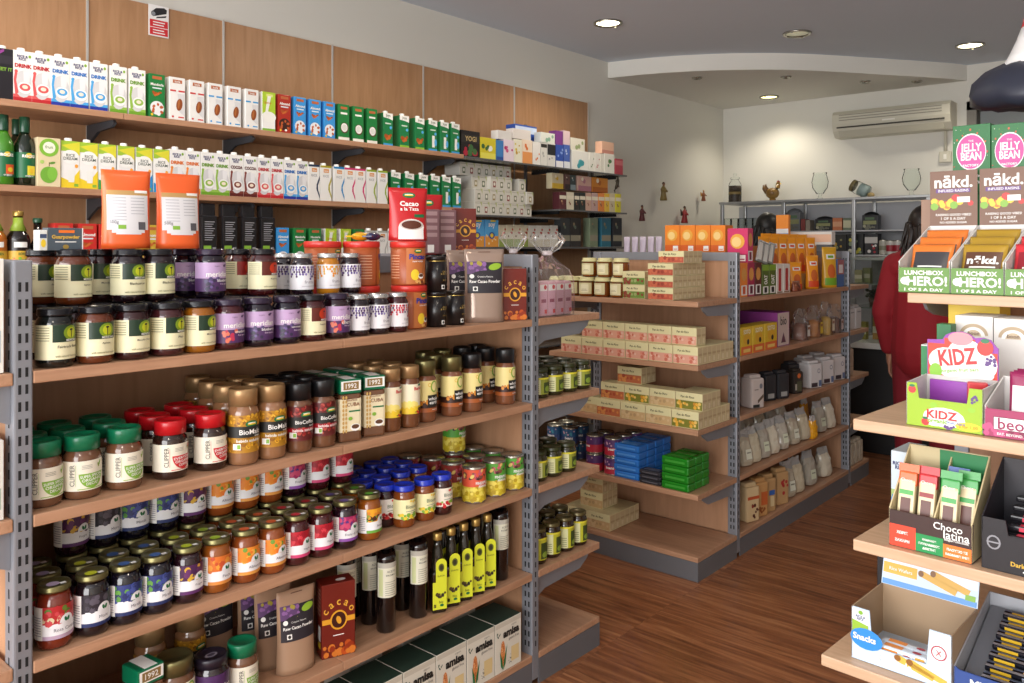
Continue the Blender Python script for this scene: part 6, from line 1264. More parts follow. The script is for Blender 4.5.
KB = [roundpack(.09, .07, .19, c, a, 'grain_bag') for c, a in (('#c9ae84', lambda m, w, h: (m.rect(-w*.45, h*.58, w*.45, h*.66, M('#b8502a', .5)), m.speck(8, -w*.1, h*.1, w*.4, h*.5, .006, .010, [M('#8a2a20', .5), M('#5a2a1c', .5)], 3))), ('#b98a55', lambda m, w, h: (m.rect(-w*.1, h*.3, w*.4, h*.65, M('#b85a2a', .5)), m.speck(6, -.02, h*.1, .03, h*.3, .006, .01, [M('#8a4a20', .5)], 4))), ('#b08a5c', lambda m, w, h: (m.rect(-w*.1, h*.45, w*.35, h*.58, M('#2f5aa0', .5)), m.rect(0, h*.15, w*.3, h*.42, M('#c9b48a', .5)))), ('#b58e60', lambda m, w, h: (m.speck(7, -w*.1, h*.3, w*.35, h*.7, .006, .012, [M('#a82a2a', .5), M('#8a2020', .5)], 5),)))]
for i, (px, q) in enumerate(((748, 0), (757, 1), (765, 2), (778, 3))): put(KB[q], (XI-.05, yat(px, XI-.05), DK), R90-.3, ('cream paper bag with red band, foremost', 'tan paper bag with orange panel, second', 'tan paper bag with blue mark, third', 'tan paper bag with red lettering, fourth')[i]+', deck of middle rack', 'paper bags on the deck')
for i, px in enumerate((788, 796, 809, 824)): put(GB_[i], (XI-.055, yat(px, XI-.055), DK+.004), R90-.25, 'clear bag of pale grain, %s from left on the deck' % ORD[i], 'bags of grain', tilt=(radians(-6), 0), scale=(1.1, 1.1, 1.08 if i < 3 else .95))
# far end of the middle rack
YFe = G2['y1']+.04
PKW = roundpack(.11, .07, .15, '#cfcccb', lambda m, w, h: (m.rect(-w*.3, h*.7, w*.3, h*.74, M('#8a8a90', .5)),)); PKT = roundpack(.08, .07, .185, '#b59c86', lambda m, w, h: (m.rect(-w*.3, h*.3, w*.3, h*.33, M('#9a8470', .5)),), 'paper_bag'); PKG = roundpack(.065, .07, .15, '#b5a793', lambda m, w, h: (m.rect(-w*.3, h*.3, w*.3, h*.6, M('#c4b9a8', .5)),))
for i in range(2): put(PKW, (XF-.055-.002, YFe+.09+.12*i, HG[1]), R90, 'white pack on the far end of the middle rack, %s from post' % ORD[i], 'packs at the far end')
put(PKT, (XF-.06, YFe+.09, HG[2]), R90, 'tan paper bag on the far end of the middle rack', 'bag')
for i in range(3): put(PKG, (XF-.045, YFe+.08+.072*i, DK), R90, 'pale pack on the far end deck, %s from post' % ORD[i], 'packs at the far end')
fbox('tea_box', 'X', XF-.03, 850.5, 855.5, 282, HG[0], .08, '#b5a98a', None, 'small beige box beyond the far slotted post, top end shelf') if 0 else None
# ------------------------------------------------------------------ back of the shop: metal shelf, glass counter
ALU = M('#a8aaab', .3, .7); PALEP = M('#b3b4b8', .5)
YK = 6.95
xa, xb = xat(719, YK), xat(962, YK); zT = zatY(820, 198.5, YK); z2 = zatY(820, 230.5, YK); z1 = zatY(820, 254.5, YK)
t = thing('metal_shelving', 'aluminium shelving with glass boards along the back wall', 'shelving', ((xa+xb)/2, YK, 0)); cx = (xa+xb)/2; hw = (xb-xa)/2
obj('top_board', MB().box(-hw, 0, zT-.02, hw, .40, zT, ALU, .002), t)
for z, n in ((z2, 'glass_shelf'), (z1, 'shelf'), (.75, 'shelf'), (.12, 'shelf')):
    obj(n, MB().box(-hw, .03, z-.012, hw, .40, z, ALU if n == 'shelf' else PALEP, .002), t)
for px in (723, 784.5, 855, 930):
    x = xat(px, YK)-cx
    obj('post', MB().box(x-.028, .0, 0, x+.0, .028, zT-.0205, ALU, .003), t); obj('post', MB().box(x+.02, .37, 0, x+.045, .398, zT-.0205, ALU, .003), t)
obj('back_panel', MB().box(-hw, .41, .1, hw, .42, zT-.03, PALEP), t)
gT = 'ornaments on top of the back shelving'
def xk(px, y=YK+.16): return xat(px, y)
YO = YK+.16
# storage jar
t = thing('glass_storage_jar', 'tall glass jar of dark layered beans at the left of the top board', 'jar', (xk(735), YO, zT), 0, gT); r = .058
obj('jar', MB().lathe([(r*.95, 0), (r, .008), (r, .16), (r*.8, .19), (r*.62, .20), (r*.62, .215)], GLASS, 24), t)
obj('contents', MB().lathe([(r*.93, .004), (r*.95, .012), (r*.95, .075), (r*.95, .0751)], M('#2d2117', .5), 22).lathe([(r*.95, .0752), (r*.95, .10)], M('#8a7440', .5), 22).lathe([(r*.95, .1001), (r*.95, .155), (0, .16)], M('#3a2c1d', .5), 22), t)
obj('stopper', MB().lathe([(r*.60, .215), (r*.70, .218), (r*.70, .232), (r*.3, .24), (r*.22, .25), (r*.3, .268), (0, .276)], GLASS, 20), t)
# rooster
t = thing('rooster_figurine', 'brown ceramic rooster figurine on the top board of the back shelving', 'figurine', (xk(772.5), YO, zT), 0, gT); rb = M('#8a6a32', .3); rr = M('#9a2f1f', .35)
m = MB(); m.ellipsoid((0, 0, .072), (.062, .042, .05), rb, 16); m.tube([(.03, 0, .085), (.047, 0, .12), (.05, 0, .150)], [.034, .022, .017], rb, 12); m.ellipsoid((.052, 0, .155), (.019, .016, .018), rb, 12); m.lathe([(.028, 0), (.032, .006), (.022, .03)], rb, 16); obj('body', m, t)
obj('tail', MB().tube([(-.045, 0, .085), (-.075, 0, .12), (-.085, 0, .15)], [.028, .022, .006], M('#6a4a22', .3), 10).tube([(-.04, 0, .09), (-.065, 0, .13), (-.062, 0, .16)], [.02, .015, .004], M('#5a3f1f', .3), 10), t)
obj('comb', MB().prism([(.040, .168), (.044, .186), (.050, .174), (.056, .188), (.061, .173), (.068, .180), (.068, .165)], rr, -.004, .004, 'y'), t); obj('beak', MB().tube([(.068, 0, .155), (.084, 0, .150)], [.007, .001], YEL, 8), t); obj('wattle', MB().ellipsoid((.066, 0, .138), (.006, .004, .010), rr, 8), t); obj('wing', MB().ellipsoid((-.006, -.038, .076), (.038, .010, .028), M('#7a5a2a', .3), 12), t)
def vase(px, label, k=1.0):
    t = thing('glass_vase', label, 'vase', (xk(px), YO, zT), 0, gT)
    obj('bowl', MB().lathe([(.0, .045*k), (.03, .05*k), (.062, .10*k), (.070, .15*k), (.060, .195*k), (.052, .215*k), (.060, .23*k), (.058, .23*k), (.050, .215*k), (.058, .195*k), (.067, .15*k), (.059, .10*k), (.028, .055*k), (0, .05*k)], GLASS, 24), t)
    obj('foot', MB().lathe([(.045, 0), (.046, .005), (.02, .012), (.012, .03), (.016, .045)], GLASS, 20), t)
vase(820, 'round clear glass goblet vase in the middle of the top board'); vase(911.5, 'tall clear glass vase at the right of the top board', .95)
t = thing('glass_storage_jar', 'glass jar lying tilted on its side on the top board', 'jar', (xk(862), YO, zT), 0, gT); xf = Matrix.Translation((0, 0, .062)) @ Matrix.Rotation(radians(-58), 4, 'Y')
xf = Matrix.Translation((.0, 0, .069)) @ Matrix.Rotation(radians(-62), 4, 'Y')
obj('jar', MB().lathe([(.045, -.06), (.055, -.05), (.055, .05), (.045, .065)], GLASS, 22, xf=xf), t); obj('lid', MB().lathe([(.05, .065), (.052, .068), (.052, .09), (.046, .094), (0, .094)], M('#6a5f40', .4, .4), 20, xf=xf), t); obj('contents', MB().lathe([(.04, -.055), (.052, -.045), (.052, .02), (0, .025)], M('#8a9a9a', .5), 18, xf=xf), t)
obj('pebbles', MB().speck(1, 0, 0, .001, .001, .001, .001, [M('#8a8a80', .5)]).ellipsoid((.075, -.01, .022), (.03, .028, .022), M('#a58f5f', .4), 12), t)
# goods on the back shelving
gk = 'goods on the back shelving'
def kbox(px0, px1, pyt, z, c, art, label, y=YK+.08, d=.10, name='gift_box'): fbox(name, 'Y', y, px0, px1, pyt, z+.0005, d, c, art, label, gk)
orn = lambda c: A([(.08, .92, '#1f2320')], (), (6, .15, .85, [c, '#8a8a5a', '#5f6a4a']))
for x0, x1, pt, c, l in ((785.5, 800, 208, '#6a6d70', 'large grey patterned gift tin on the upper glass board'), (815, 831.5, 216, '#15161a', 'black gift tin with floral top on the upper glass board'), (862, 877.5, 211.5, '#15161a', 'black gift tin at the right of the upper glass board')):
    y = YK+.1; xx0, xx1 = xat(x0, y), xat(x1, y); h = zatY((x0+x1)/2, pt, y)-z2; w = xx1-xx0; t = thing('gift_tin', l, 'tin', ((xx0+xx1)/2, y, z2+.001), 0, gk)
    m = MB().box(-w/2, 0, 0, w/2, .09, h*.80, M(c, .4), .004); obj('body', m, t); m = MB(); m.lathe([(w*.5, 0), (w*.5, h*.03), (w*.42, h*.1), (w*.2, h*.17), (0, h*.20)], M(c, .4), 20, sy=.8, cy=0); m.v = [(a, b+.045, q+h*.80) for a, b, q in m.v]; obj('lid', m, t)
    m = MB(); m.map = flat(-.0004); m.rect(-w*.42, h*.3, w*.42, h*.5, M('#8f9160', .5)); m.rect(-w*.3, h*.55, w*.3, h*.68, M('#4f6a4a', .5)); m.speck(8, -w*.4, h*.05, w*.4, h*.26, .008, .016, [M('#a9a58a', .5), M('#6a6a5a', .5)], 3); obj('print', m, t)
kbox(800.8, 805, 219, z2, '#8a3f3a', None, 'small dull red box on the upper glass board'); kbox(805.5, 810, 220, z2, '#9a9080', None, 'small grey box on the upper glass board')
kbox(832.5, 842, 218, z2, '#c4744a', A([(.3, .7, '#d9a07a')]), 'small orange box on the upper glass board'); kbox(843, 851, 218, z2, '#6f7a62', A([(.2, .8, '#c9c6a4')]), 'small grey green box beside the orange one')
kbox(832, 846.5, 234.5, z1, '#2b2a26', A((), (), (6, .2, .8, ['#c9a23a', '#8a8a5a'])), 'black box with yellow fruit picture, lower board'); kbox(847, 863.5, 234, z1, '#1a1b1c', A((), (), (8, .1, .9, ['#c9c04a', '#8a9a7a', '#d9d6c0'])), 'black box with yellow flowers, lower board'); kbox(864.5, 877.8, 234, z1, '#26262a', A([(.55, .85, '#c9c6c0')], (), (6, .1, .5, ['#a82a34', '#e0dcd6'])), 'black, white and red box, lower board')
kbox(749, 757.5, 235, z1, '#8f8d88', None, 'grey box at the left of the lower board'); kbox(758, 772, 238, z1, '#7a6a4a', A([(.3, .7, '#a8935f')]), 'brown box at the left of the lower board')
CN = tin('drink_can', .033, .115, lambda m, r, z0, z1, ua, ub: m.rect(ua, z0+.02, ub, z1-.03, M('#a02433', .4), .0005), M('#cfcac4', .4))
for i, px in enumerate((890.5, 898)): put(CN, (xat(px, YK+.1), YK+.1, z1), 0, 'red and white can, %s of two, lower board of back shelving' % ('left', 'right')[i], gk)
CB = tin('drink_can', .033, .12, lambda m, r, z0, z1, ua, ub: m.rect(ua, z0+.03, ub, z1-.04, M('#8a8a72', .4), .0005), M('#b9b6a9', .4)); put(CB, (xat(883.4, YK+.1), YK+.1, z1), 0, 'pale can left of the red and white cans', gk)
for i in range(6):
    px = 727.5+7.2*i
    t = thing('drinking_glass', 'upturned clear drinking glass on the back shelving, %s from left' % ORD[i], 'glass', (xat(px, YK+.14), YK+.14, z2+.001), 0, 'drinking glasses'); obj('bowl', MB().lathe([(.026, 0), (.030, .004), (.033, .12), (.031, .12), (.028, .008), (0, .007)], GLASS, 18), t); obj('rim', MB().lathe([(.0335, .117), (.0345, .119), (.0335, .122), (.0315, .12)], GLASS, 18), t)
for i, px in enumerate((736, 744)): 
    kbox(px-4, px+4, 243, z1, '#23231f', A([(.3, .6, '#7a7f3a')]), 'dark tin with green label, %s of two, lower board' % ('left', 'right')[i])
# glass counter in front of it
YC = 6.05; x0, x1 = xat(846, YC), xat(985, YC); cw = (x1-x0); cxx = (x0+x1)/2; zc1 = zatY(870, 257.5, YC); zw = zatY(870, 343, YC); zw2 = zatY(870, 349, YC)
t = thing('display_counter', 'glass display counter with black base and white ledge near the back wall', 'counter', (cxx, YC, 0)); hw = cw/2
obj('base', MB().box(-hw, .02, 0, hw, .6, zw2-.001, M('#131315', .5), .003), t); obj('ledge', MB().box(-hw, 0, zw2, hw, .62, zw, M('#cfd2cf', .35), .004), t, 'white ledge')
m = MB(); m.box(-hw, 0.004, zw+.0005, hw, .010, zc1-.021, GLASS); obj('front_pane', m, t)
obj('top_pane', MB().box(-hw, 0, zc1-.02, hw, .6, zc1, M('#8f9a96', .15, .1), .002), t); obj('back_panel', MB().box(-hw, .56, zw+.0005, hw, .58, zc1-.021, M('#5d615c', .5)), t)
for z in ((zc1-zw)*.40+zw, (zc1-zw)*.68+zw): obj('glass_shelf', MB().box(-hw+.01, .02, z, hw-.01, .55, z+.008, M('#7d8a84', .1, .2)), t)
for x in (-hw+.012, .0, hw-.012): obj('frame', MB().box(x-.012, -.002, zw+.0005, x+.012, .0035, zc1-.021, ALU), t)
for i, (px, y, pyt, z, c) in enumerate(((858, .15, 270, (zc1-zw)*.68+zw+.008, '#9a9a72'), (866, .2, 268, (zc1-zw)*.68+zw+.008, '#8a8f5a'), (862, .2, 322, zw, '#8f8a3f'), (876, .25, 318, zw, '#a87f3a'), (886, .2, 300, (zc1-zw)*.40+zw+.008, '#6a5a34'))):
    fbox('confection_box', 'Y', YC+y, px-3.5, px+4, pyt, z+.0005, .06, c, A([(.3, .6, '#d0ccb0')]), 'small olive box inside the glass counter, %s from left' % ORD[i], 'boxes in the glass counter')
# bunch of greenery in the counter
t = thing('potted_herb', 'dark green herb plant behind the counter glass', 'plant', (xat(874, YC+.3), YC+.3, (zc1-zw)*.40+zw+.0085)); R = random.Random(8); m = MB()
for i in range(40): a = R.uniform(0, 6.28); q = R.uniform(.0, .07); m.ellipsoid((q*cos(a), q*sin(a), .05+R.uniform(0, .06)), (.014, .008, .010), M('#26361f', .5), 6)
obj('foliage', m, t); obj('pot', MB().lathe([(.03, 0), (.04, .05), (.036, .05), (0, .045)], M('#5a4436', .5), 14), t)

# ------------------------------------------------------------------ people
def capsule(m, a, b, ra, rb, mat, n=14):
    a, b = Vector(a), Vector(b); d = (b-a); L = d.length; q = d.to_track_quat('Z', 'Y').to_matrix().to_4x4(); q.translation = a
    prof = []
    for i in range(5): s = -pi/2+pi/2*i/4; prof.append((max(0, ra*cos(s)), ra*sin(s)))
    for i in range(1, 4): prof.append((ra+(rb-ra)*i/4, L*i/4))
    for i in range(5): s = pi/2*i/4; prof.append((max(0, rb*cos(s)), L+rb*sin(s)))
    m.lathe(prof, mat, n, xf=q)
def remesh(o, v, k=6):
    r = o.modifiers.new('union', 'REMESH'); r.mode = 'VOXEL'; r.voxel_size = v; r.use_smooth_shade = True
    s = o.modifiers.new('soften', 'SMOOTH'); s.factor = .5; s.iterations = k
def person(label, loc, rz, top_c, leg_c, hair_c, H=1.68, lean=0.):
    """standing, local front = -Y"""
    t = thing('person', label, 'person', loc, rz); k = H/1.68; SKIN = M('#a9745a', .5); T = M(top_c, .8); LG = M(leg_c, .85); HR = M(hair_c, .45); SH = M('#1a1718', .5)
    P = lambda x, y, z: (x*k, y*k, z*k)
    b = MB()
    capsule(b, P(0, 0, .94), P(0, .01, 1.12), .13*k, .115*k, SKIN); capsule(b, P(0, .01, 1.12), P(0, 0, 1.30), .115*k, .105*k, SKIN); capsule(b, P(-.10, .01, 1.34), P(.10, .01, 1.34), .062*k, .062*k, SKIN); capsule(b, P(0, .01, 1.38), P(0, -.012, 1.50), .055*k, .05*k, SKIN)
    b.ellipsoid(P(0, -.02, 1.575), (.075*k, .092*k, .108*k), SKIN, 18); capsule(b, P(0, -.055, 1.515), P(0, -.07, 1.50), .042*k, .030*k, SKIN); capsule(b, P(0, -.108, 1.575), P(0, -.118, 1.553), .009*k, .013*k, SKIN)
    for s in (1, -1):
        b.ellipsoid(P(s*.076, -.01, 1.575), (.010*k, .018*k, .030*k), SKIN, 8)
        capsule(b, P(s*.09, 0, .90), P(s*.095, -.005, .50), .085*k, .055*k, SKIN); capsule(b, P(s*.095, -.005, .50), P(s*.095, .015, .09), .055*k, .038*k, SKIN); capsule(b, P(s*.095, .02, .045), P(s*.10, -.13, .035), .040*k, .032*k, SKIN)
        sh = P(s*.175, .01, 1.355); el = P(s*.235, .02, 1.075); wr = P(s*.232, -.05, .835)
        capsule(b, sh, el, .052*k, .041*k, SKIN); capsule(b, el, wr, .040*k, .027*k, SKIN)
        pm = P(s*.230, -.066, .765); capsule(b, wr, pm, .024*k, .026*k, SKIN); b.ellipsoid(pm, (.016*k, .040*k, .045*k), SKIN, 12)
        for q, (dy, L) in enumerate(((-.030, .068), (-.010, .078), (.010, .072), (.029, .056))):
            a0 = (pm[0], pm[1]+dy*k, pm[2]-.030*k); a1 = (pm[0]-s*.006*k, pm[1]+dy*1.15*k, pm[2]-(.030+L*.55)*k); a2 = (pm[0]-s*.022*k, pm[1]+dy*1.1*k, pm[2]-(.030+L)*k)
            capsule(b, a0, a1, .0092*k, .0085*k, SKIN, 8); capsule(b, a1, a2, .0085*k, .007*k, SKIN, 8)
        capsule(b, (pm[0], pm[1]-.034*k, pm[2]+.018*k), (pm[0]-s*.008*k, pm[1]-.062*k, pm[2]-.014*k), .012*k, .010*k, SKIN, 8); capsule(b, (pm[0]-s*.008*k, pm[1]-.062*k, pm[2]-.014*k), (pm[0]-s*.014*k, pm[1]-.066*k, pm[2]-.040*k), .010*k, .008*k, SKIN, 8)
    o = obj('body', b, t); remesh(o, .0055)
    c = MB()
    capsule(c, P(0, .005, .86), P(0, .01, 1.12), .185*k, .165*k, T); capsule(c, P(0, .01, 1.12), P(0, 0, 1.30), .165*k, .16*k, T); capsule(c, P(-.115, .01, 1.345), P(.115, .01, 1.345), .098*k, .098*k, T); capsule(c, P(0, .01, 1.37), P(0, 0, 1.425), .082*k, .068*k, T)
    for s in (1, -1): capsule(c, P(s*.165, .01, 1.35), P(s*.238, .02, 1.075), .078*k, .066*k, T); capsule(c, P(s*.238, .02, 1.075), P(s*.234, -.046, .86), .064*k, .050*k, T)
    c.v = [(x, y*.95, z) if abs(x) < .15*k and z < 1.24*k else (x, y, z) for x, y, z in c.v]
    o = obj('jacket', c, t); remesh(o, .011, 4)
    g = MB(); capsule(g, P(0, .005, .92), P(0, .005, .82), .150*k, .148*k, LG)
    for s in (1, -1): capsule(g, P(s*.092, 0, .86), P(s*.098, 0, .50), .102*k, .082*k, LG); capsule(g, P(s*.098, 0, .50), P(s*.098, .012, .13), .082*k, .066*k, LG)
    o = obj('trousers', g, t); remesh(o, .011, 4)
    for s in (1, -1):
        f = MB(); capsule(f, P(s*.095, .025, .045), P(s*.10, -.14, .04), .045*k, .040*k, SH); f.v = [(x, y, max(.001, z)) for x, y, z in f.v]; obj('shoe', f, t)
    h = MB(); h.ellipsoid(P(0, .005, 1.60), (.092*k, .104*k, .105*k), HR, 18); h.ellipsoid(P(0, .05, 1.52), (.085*k, .06*k, .12*k), HR, 14)
    R = random.Random(int(H*1000))
    for i in range(26):
        a = pi*R.uniform(-.08, 1.08); x = .082*cos(a); y = .03+.07*sin(a); z = 1.56+R.uniform(-.05, .03); capsule(h, P(x, y, z), P(x*(1.15+R.uniform(0, .35)), y+.02+R.uniform(-.01, .03), z-R.uniform(.10, .17)), .018*k, .005*k, HR, 6)
    o = obj('hair', h, t); 
    for s in (1, -1):
        obj('eye', MB().ellipsoid(P(s*.030, -.100, 1.590), (.012*k, .008*k, .008*k), M('#e9e4dc', .3), 10).ellipsoid(P(s*.030, -.107, 1.590), (.005*k, .003*k, .005*k), M('#2f1f14', .3), 8), t)
        obj('eyebrow', MB().tube([P(s*.014, -.108, 1.609), P(s*.03, -.107, 1.613), P(s*.046, -.096, 1.608)], .0035*k, HR, 6), t)
    obj('mouth', MB().ellipsoid(P(0, -.106, 1.522), (.024*k, .007*k, .006*k), M('#9a4a44', .4), 10), t); return t
p = atZ(926, HY, 4.75)
person('person in a loose dark red jacket and trousers standing with back turned, arm hanging', (p.x, p.y, 0), radians(172), '#8f1420', '#7d1220', '#1e1512', 1.67)
p = atZ(768, HY, 6.55)
person('person with black hair standing behind the middle rack, only the head showing', (p.x, p.y, 0), radians(180), '#2b2a30', '#1f1f24', '#0f0d0d', 1.70)
# ------------------------------------------------------------------ display shelving at the right
RO = Vector((-.661, 1.979, 0)); RZ = radians(-4); RU = Vector((cos(RZ), sin(RZ), 0)); RV = Vector((-sin(RZ), cos(RZ), 0))
def RW(x, y, z): return RO+RU*x+RV*y+Vector((0, 0, z))
def rx(px, yl):
    d = ray(px); s = (RO.dot(RV)+yl)/d.dot(RV); return (d*s-RO).dot(RU)
def rzh(px, py, yl):
    d = ray(px, py); s = (RO.dot(RV)+yl)/d.dot(RV); return EYE+d.z*s
ZR = (1.330, 1.05, .77, .49); WR = .95
t = thing('display_shelving', 'pale beech display shelves at right, nearest the camera, with snack boxes', 'shelving', tuple(RO), RZ)
for z, x0, y0 in ((ZR[0], 0, .345), (ZR[1], 0, 0), (ZR[2], 0, 0), (ZR[3], -.063, -.03)):
    obj('shelf', MB().box(x0, y0, z-.026, WR, .72, z, W_DISP, .003), t)
    for x in (.03+.0, .88):
        d = .64-y0; br = [(.72, -.0265), (.72, -.11), (.66, -.085), (.46, -.062), (.40, -.045), (.38, -.0265)]
        n = len(br); vs = [(x-.004, a, z+b) for a, b in br]+[(x+.004, a, z+b) for a, b in br]
        obj('bracket', MB().add(vs, [tuple(range(n)), tuple(range(2*n-1, n-1, -1))]+[(i, (i+1) % n, (i+1) % n+n, i+n) for i in range(n)], GREY), t)
obj('deck', MB().box(-.063, -.03, .10, WR, .72, .125, W_DISP, .003), t); obj('plinth', MB().box(-.06, -.027, 0, WR, .72, .0995, PLINTH), t)
obj('back_panel', MB().box(.04, .725, .1, WR, .74, 1.44, W_SIDE), t)
for x in (-.0, .90): obj('upright', MB().box(x, .721, 0, x+.04, .755, 1.46, GREY, .003), t)
obj('back_rail', MB().box(0.04, .723, 1.4405, .90, .753, 1.46, GREY), t)

CARD = M('#b9a184', .6); CARDW = M('#d9d6d2', .5)
def display_box(name, label, px0, px1, yl, zsh, dep, hf, hb, hcut, wall, inner, art, header=None, cut=(.2, .8), group=None, cat='box', shear=0.):
    x0, x1 = rx(px0, yl), rx(px1, yl); w = x1-x0; T = .003
    t = thing(name, label, cat, tuple(RW((x0+x1)/2, yl, zsh+.0008)), RZ, group); h2 = w/2
    m = MB(); m.box(-h2, 0, 0, h2, dep, T, wall)
    for s in (-1, 1):
        pr = [(0, T), (dep, T), (dep, hb), (0, hf)]; a, b = (s*h2, s*(h2-T)) if s > 0 else (-h2, -h2+T)
        lo, hi2 = min(a, b), max(a, b); m.prism(pr, inner, lo, hi2, 'x')
    m.box(-h2+T, dep-T, T, h2-T, dep, hb, inner); obj('tray', m, t)
    m = MB(); c0, c1 = -h2+w*cut[0], -h2+w*cut[1]; pts = [(-h2, 0), (h2, 0), (h2, hf), (c1+w*.03, hf), (c1, hcut), (c0, hcut), (c0-w*.03, hf), (-h2, hf)]
    vs = [(a, 0, b) for a, b in pts]+[(a, T, b) for a, b in pts]; n = 8
    fs = [(0, 1, 4, 5), (1, 2, 3, 4), (0, 5, 6, 7), (8+5, 8+4, 8+1, 8), (8+4, 8+3, 8+2, 8+1), (8+7, 8+6, 8+5, 8)]+[(i, i+n, (i+1) % n+n, (i+1) % n) for i in range(n)]
    m.add(vs, fs, wall); m.map = flat(-.0002); m.step = 1; art(m, w, hf, hcut, c0, c1); obj('front_panel', m, t)
    if header:
        hh, hart, hcol = header[:3]; m = MB()
        if len(header) > 3: m.prism([(-h2+T, hb*.4)]+[(-h2+T+(w-2*T)*a, hb+(hh-hb)*b) for a, b in header[3]]+[(h2-T, hb*.4)], hcol, dep+.0005, dep+T, 'y')
        else: m.box(-h2+T, dep+.0005, hb*.4, h2-T, dep+T, hh, hcol)
        m.map = flat(dep+.0003); m.step = 1; hart(m, w, hb, hh); obj('header_card', m, t)
    return t, w
# --- top shelf: fruit snack boxes
Y1 = .35; GRB = M('#5f8a3a', .45)
def art_lunch(m, w, hf, hc, c0, c1):
    m.rect(-w*.49, .002, w*.49, hc*.98, GRB); m.text('LUNCHBOX', 0, hc*.80, PAPER, W=w*.76, H=hc*.18, bold=.03); m.text('HERO!', w*.06, hc*.47, PAPER, W=w*.78, H=hc*.38, bold=.03); m.ell(-w*.36, hc*.47, w*.10, hc*.16, PAPER, .0016, 10); m.text('1 OF 5 A DAY', 0, hc*.13, PAPER, W=w*.76, H=hc*.12, bold=.03)
def art_head(m, w, hb, hh):
    z0, z1 = hb, hh; H = z1-z0; m.rect(-w*.485, z0, w*.485, z1-.001, M('#7a5c4c', .5)); m.text('nākd.', 0, z0+H*.80, PAPER, W=w*.78, bold=.025); m.rect(-w*.36, z0+H*.60, w*.34, z0+H*.67, M('#6a4a8a', .5), .0008); m.text('INFUSED RAISINS', 0, z0+H*.635, PAPER, W=w*.62)
    m.speck(16, -w*.42, z0+H*.30, w*.42, z0+H*.5, w*.06, w*.10, [M('#c4302c', .4), M('#e9c23a', .4), M('#7fae3a', .4), M('#e2762c', .4)], 12, .0008); m.rect(w*.08, z0+H*.42, w*.34, z0+H*.52, PAPER, .0022)
    m.text('RAISING GOOD VIBES!', 0, z0+H*.20, PAPER, W=w*.72); m.text('1 OF 5 A DAY', 0, z0+H*.13, PAPER, W=w*.5); m.text('NO ADDED SUGAR', 0, z0+H*.06, PAPER, W=w*.55)
hl = rzh(924, 268, Y1)-ZR[0]; FP = []
for i, (a, b) in enumerate(((898.5, 950), (950.6, 1004), (1004.6, 1060))):
    yb = .235; hh = rzh(950, 171, Y1+yb)-ZR[0]
    t, w = display_box('snack_display_box', 'green fronted snack display box reading LUNCHBOX HERO, %s on the top right shelf' % ('leftmost', 'second from left', 'third')[i], a, b, Y1, ZR[0], yb, hl*1.25, rzh(950, 226, Y1+yb)-ZR[0], hl, GRB, CARDW, art_lunch, (hh, art_head, M('#7a5c4c', .5)) if 1 else None, (.03, .97), 'lunchbox snack boxes')
    FP.append((t, w))
def snackpack(c, c2, txt, w=.082, h=.10, th=.02):
    def art(m, w, h): m.rect(-w*.42, h*.30, w*.42, h*.78, M(c2, .35), .0006); m.text(txt, 0, h*.55, PAPER, W=w*.74, bold=.04, lift=.002) if txt else None; m.rect(-w*.3, h*.34, w*.3, h*.38, PAPER, .0012)
    return pouch('snack_packet', w, h, th, M(c, .3), art)
SPO = snackpack('#d9762f', '#3a3a3e', ''); SPG = snackpack('#a8862a', '#5a3a2a', 'nākd.'); SPR = snackpack('#c4303a', '#8a1c2a', '')
for i, P_ in enumerate((SPO, SPG, SPR)):
    tt, w = FP[i]
    for k in range(3):
        sy = .034+.058*k; z = ZR[0]+.030+.020*k; c = tt.location+RV*sy
        put(P_, (c.x, c.y, z), RZ+.02*(k-1), ('orange and black snack packet', 'gold snack packet', 'red snack packet')[i]+' in lunchbox display, %s row from front' % ORD[k], ('orange', 'gold', 'red')[i]+' snack packets', tilt=(radians(-24), 0), scale=(1.28, 1, 1.05))
# green jelly bean cartons behind
def art_jelly(m, w, h):
    m.speck(26, -w*.46, h*.06, w*.46, h*.96, w*.022, w*.04, [M('#c4522c', .4), M('#a83a2a', .4)], 21, .0006, .7); m.speck(24, -w*.46, h*.04, w*.46, h*.96, w*.008, w*.014, [PAPER, LGREEN], 5, .0008)
    m.ell(0, h*.60, w*.40, h*.27, PAPER, .0014, 24); m.ell(0, h*.60, w*.38, h*.25, M('#d9418f', .4), .0018, 24); m.text('THE', 0, h*.76, PAPER, W=w*.14, lift=.003); m.text('JELLY\nBEAN', 0, h*.60, PAPER, W=w*.56, H=h*.25, bold=.03, lift=.003); m.text('FACTORY', 0, h*.40, PAPER, W=w*.42, lift=.003, bold=.03); m.text('Red Mixed', 0, h*.25, PAPER, W=w*.56, lift=.003, bold=.04); m.text('Rudolphs', 0, h*.15, PAPER, W=w*.56, lift=.003, bold=.04)
def rbox(name, px0, px1, pyt, yl, zb, dep, col, art, label, group=None, cat='box', hgt=None, pad=.99):
    x0, x1 = rx(px0, yl), rx(px1, yl); w = (x1-x0)*pad; h = hgt or rzh((px0+px1)/2, pyt, yl)-zb
    m = MB().box(-w/2, 0, 0, w/2, dep, h, M(col, .45), .0012); m.map = flat(0); m.step = 1
    if art: art(m, w, h)
    o = obj(name, m, None, None, tuple(RW((x0+x1)/2, yl, zb+.0008)), RZ); return tag(o, label, cat, group)
gj = 'jelly bean cartons'
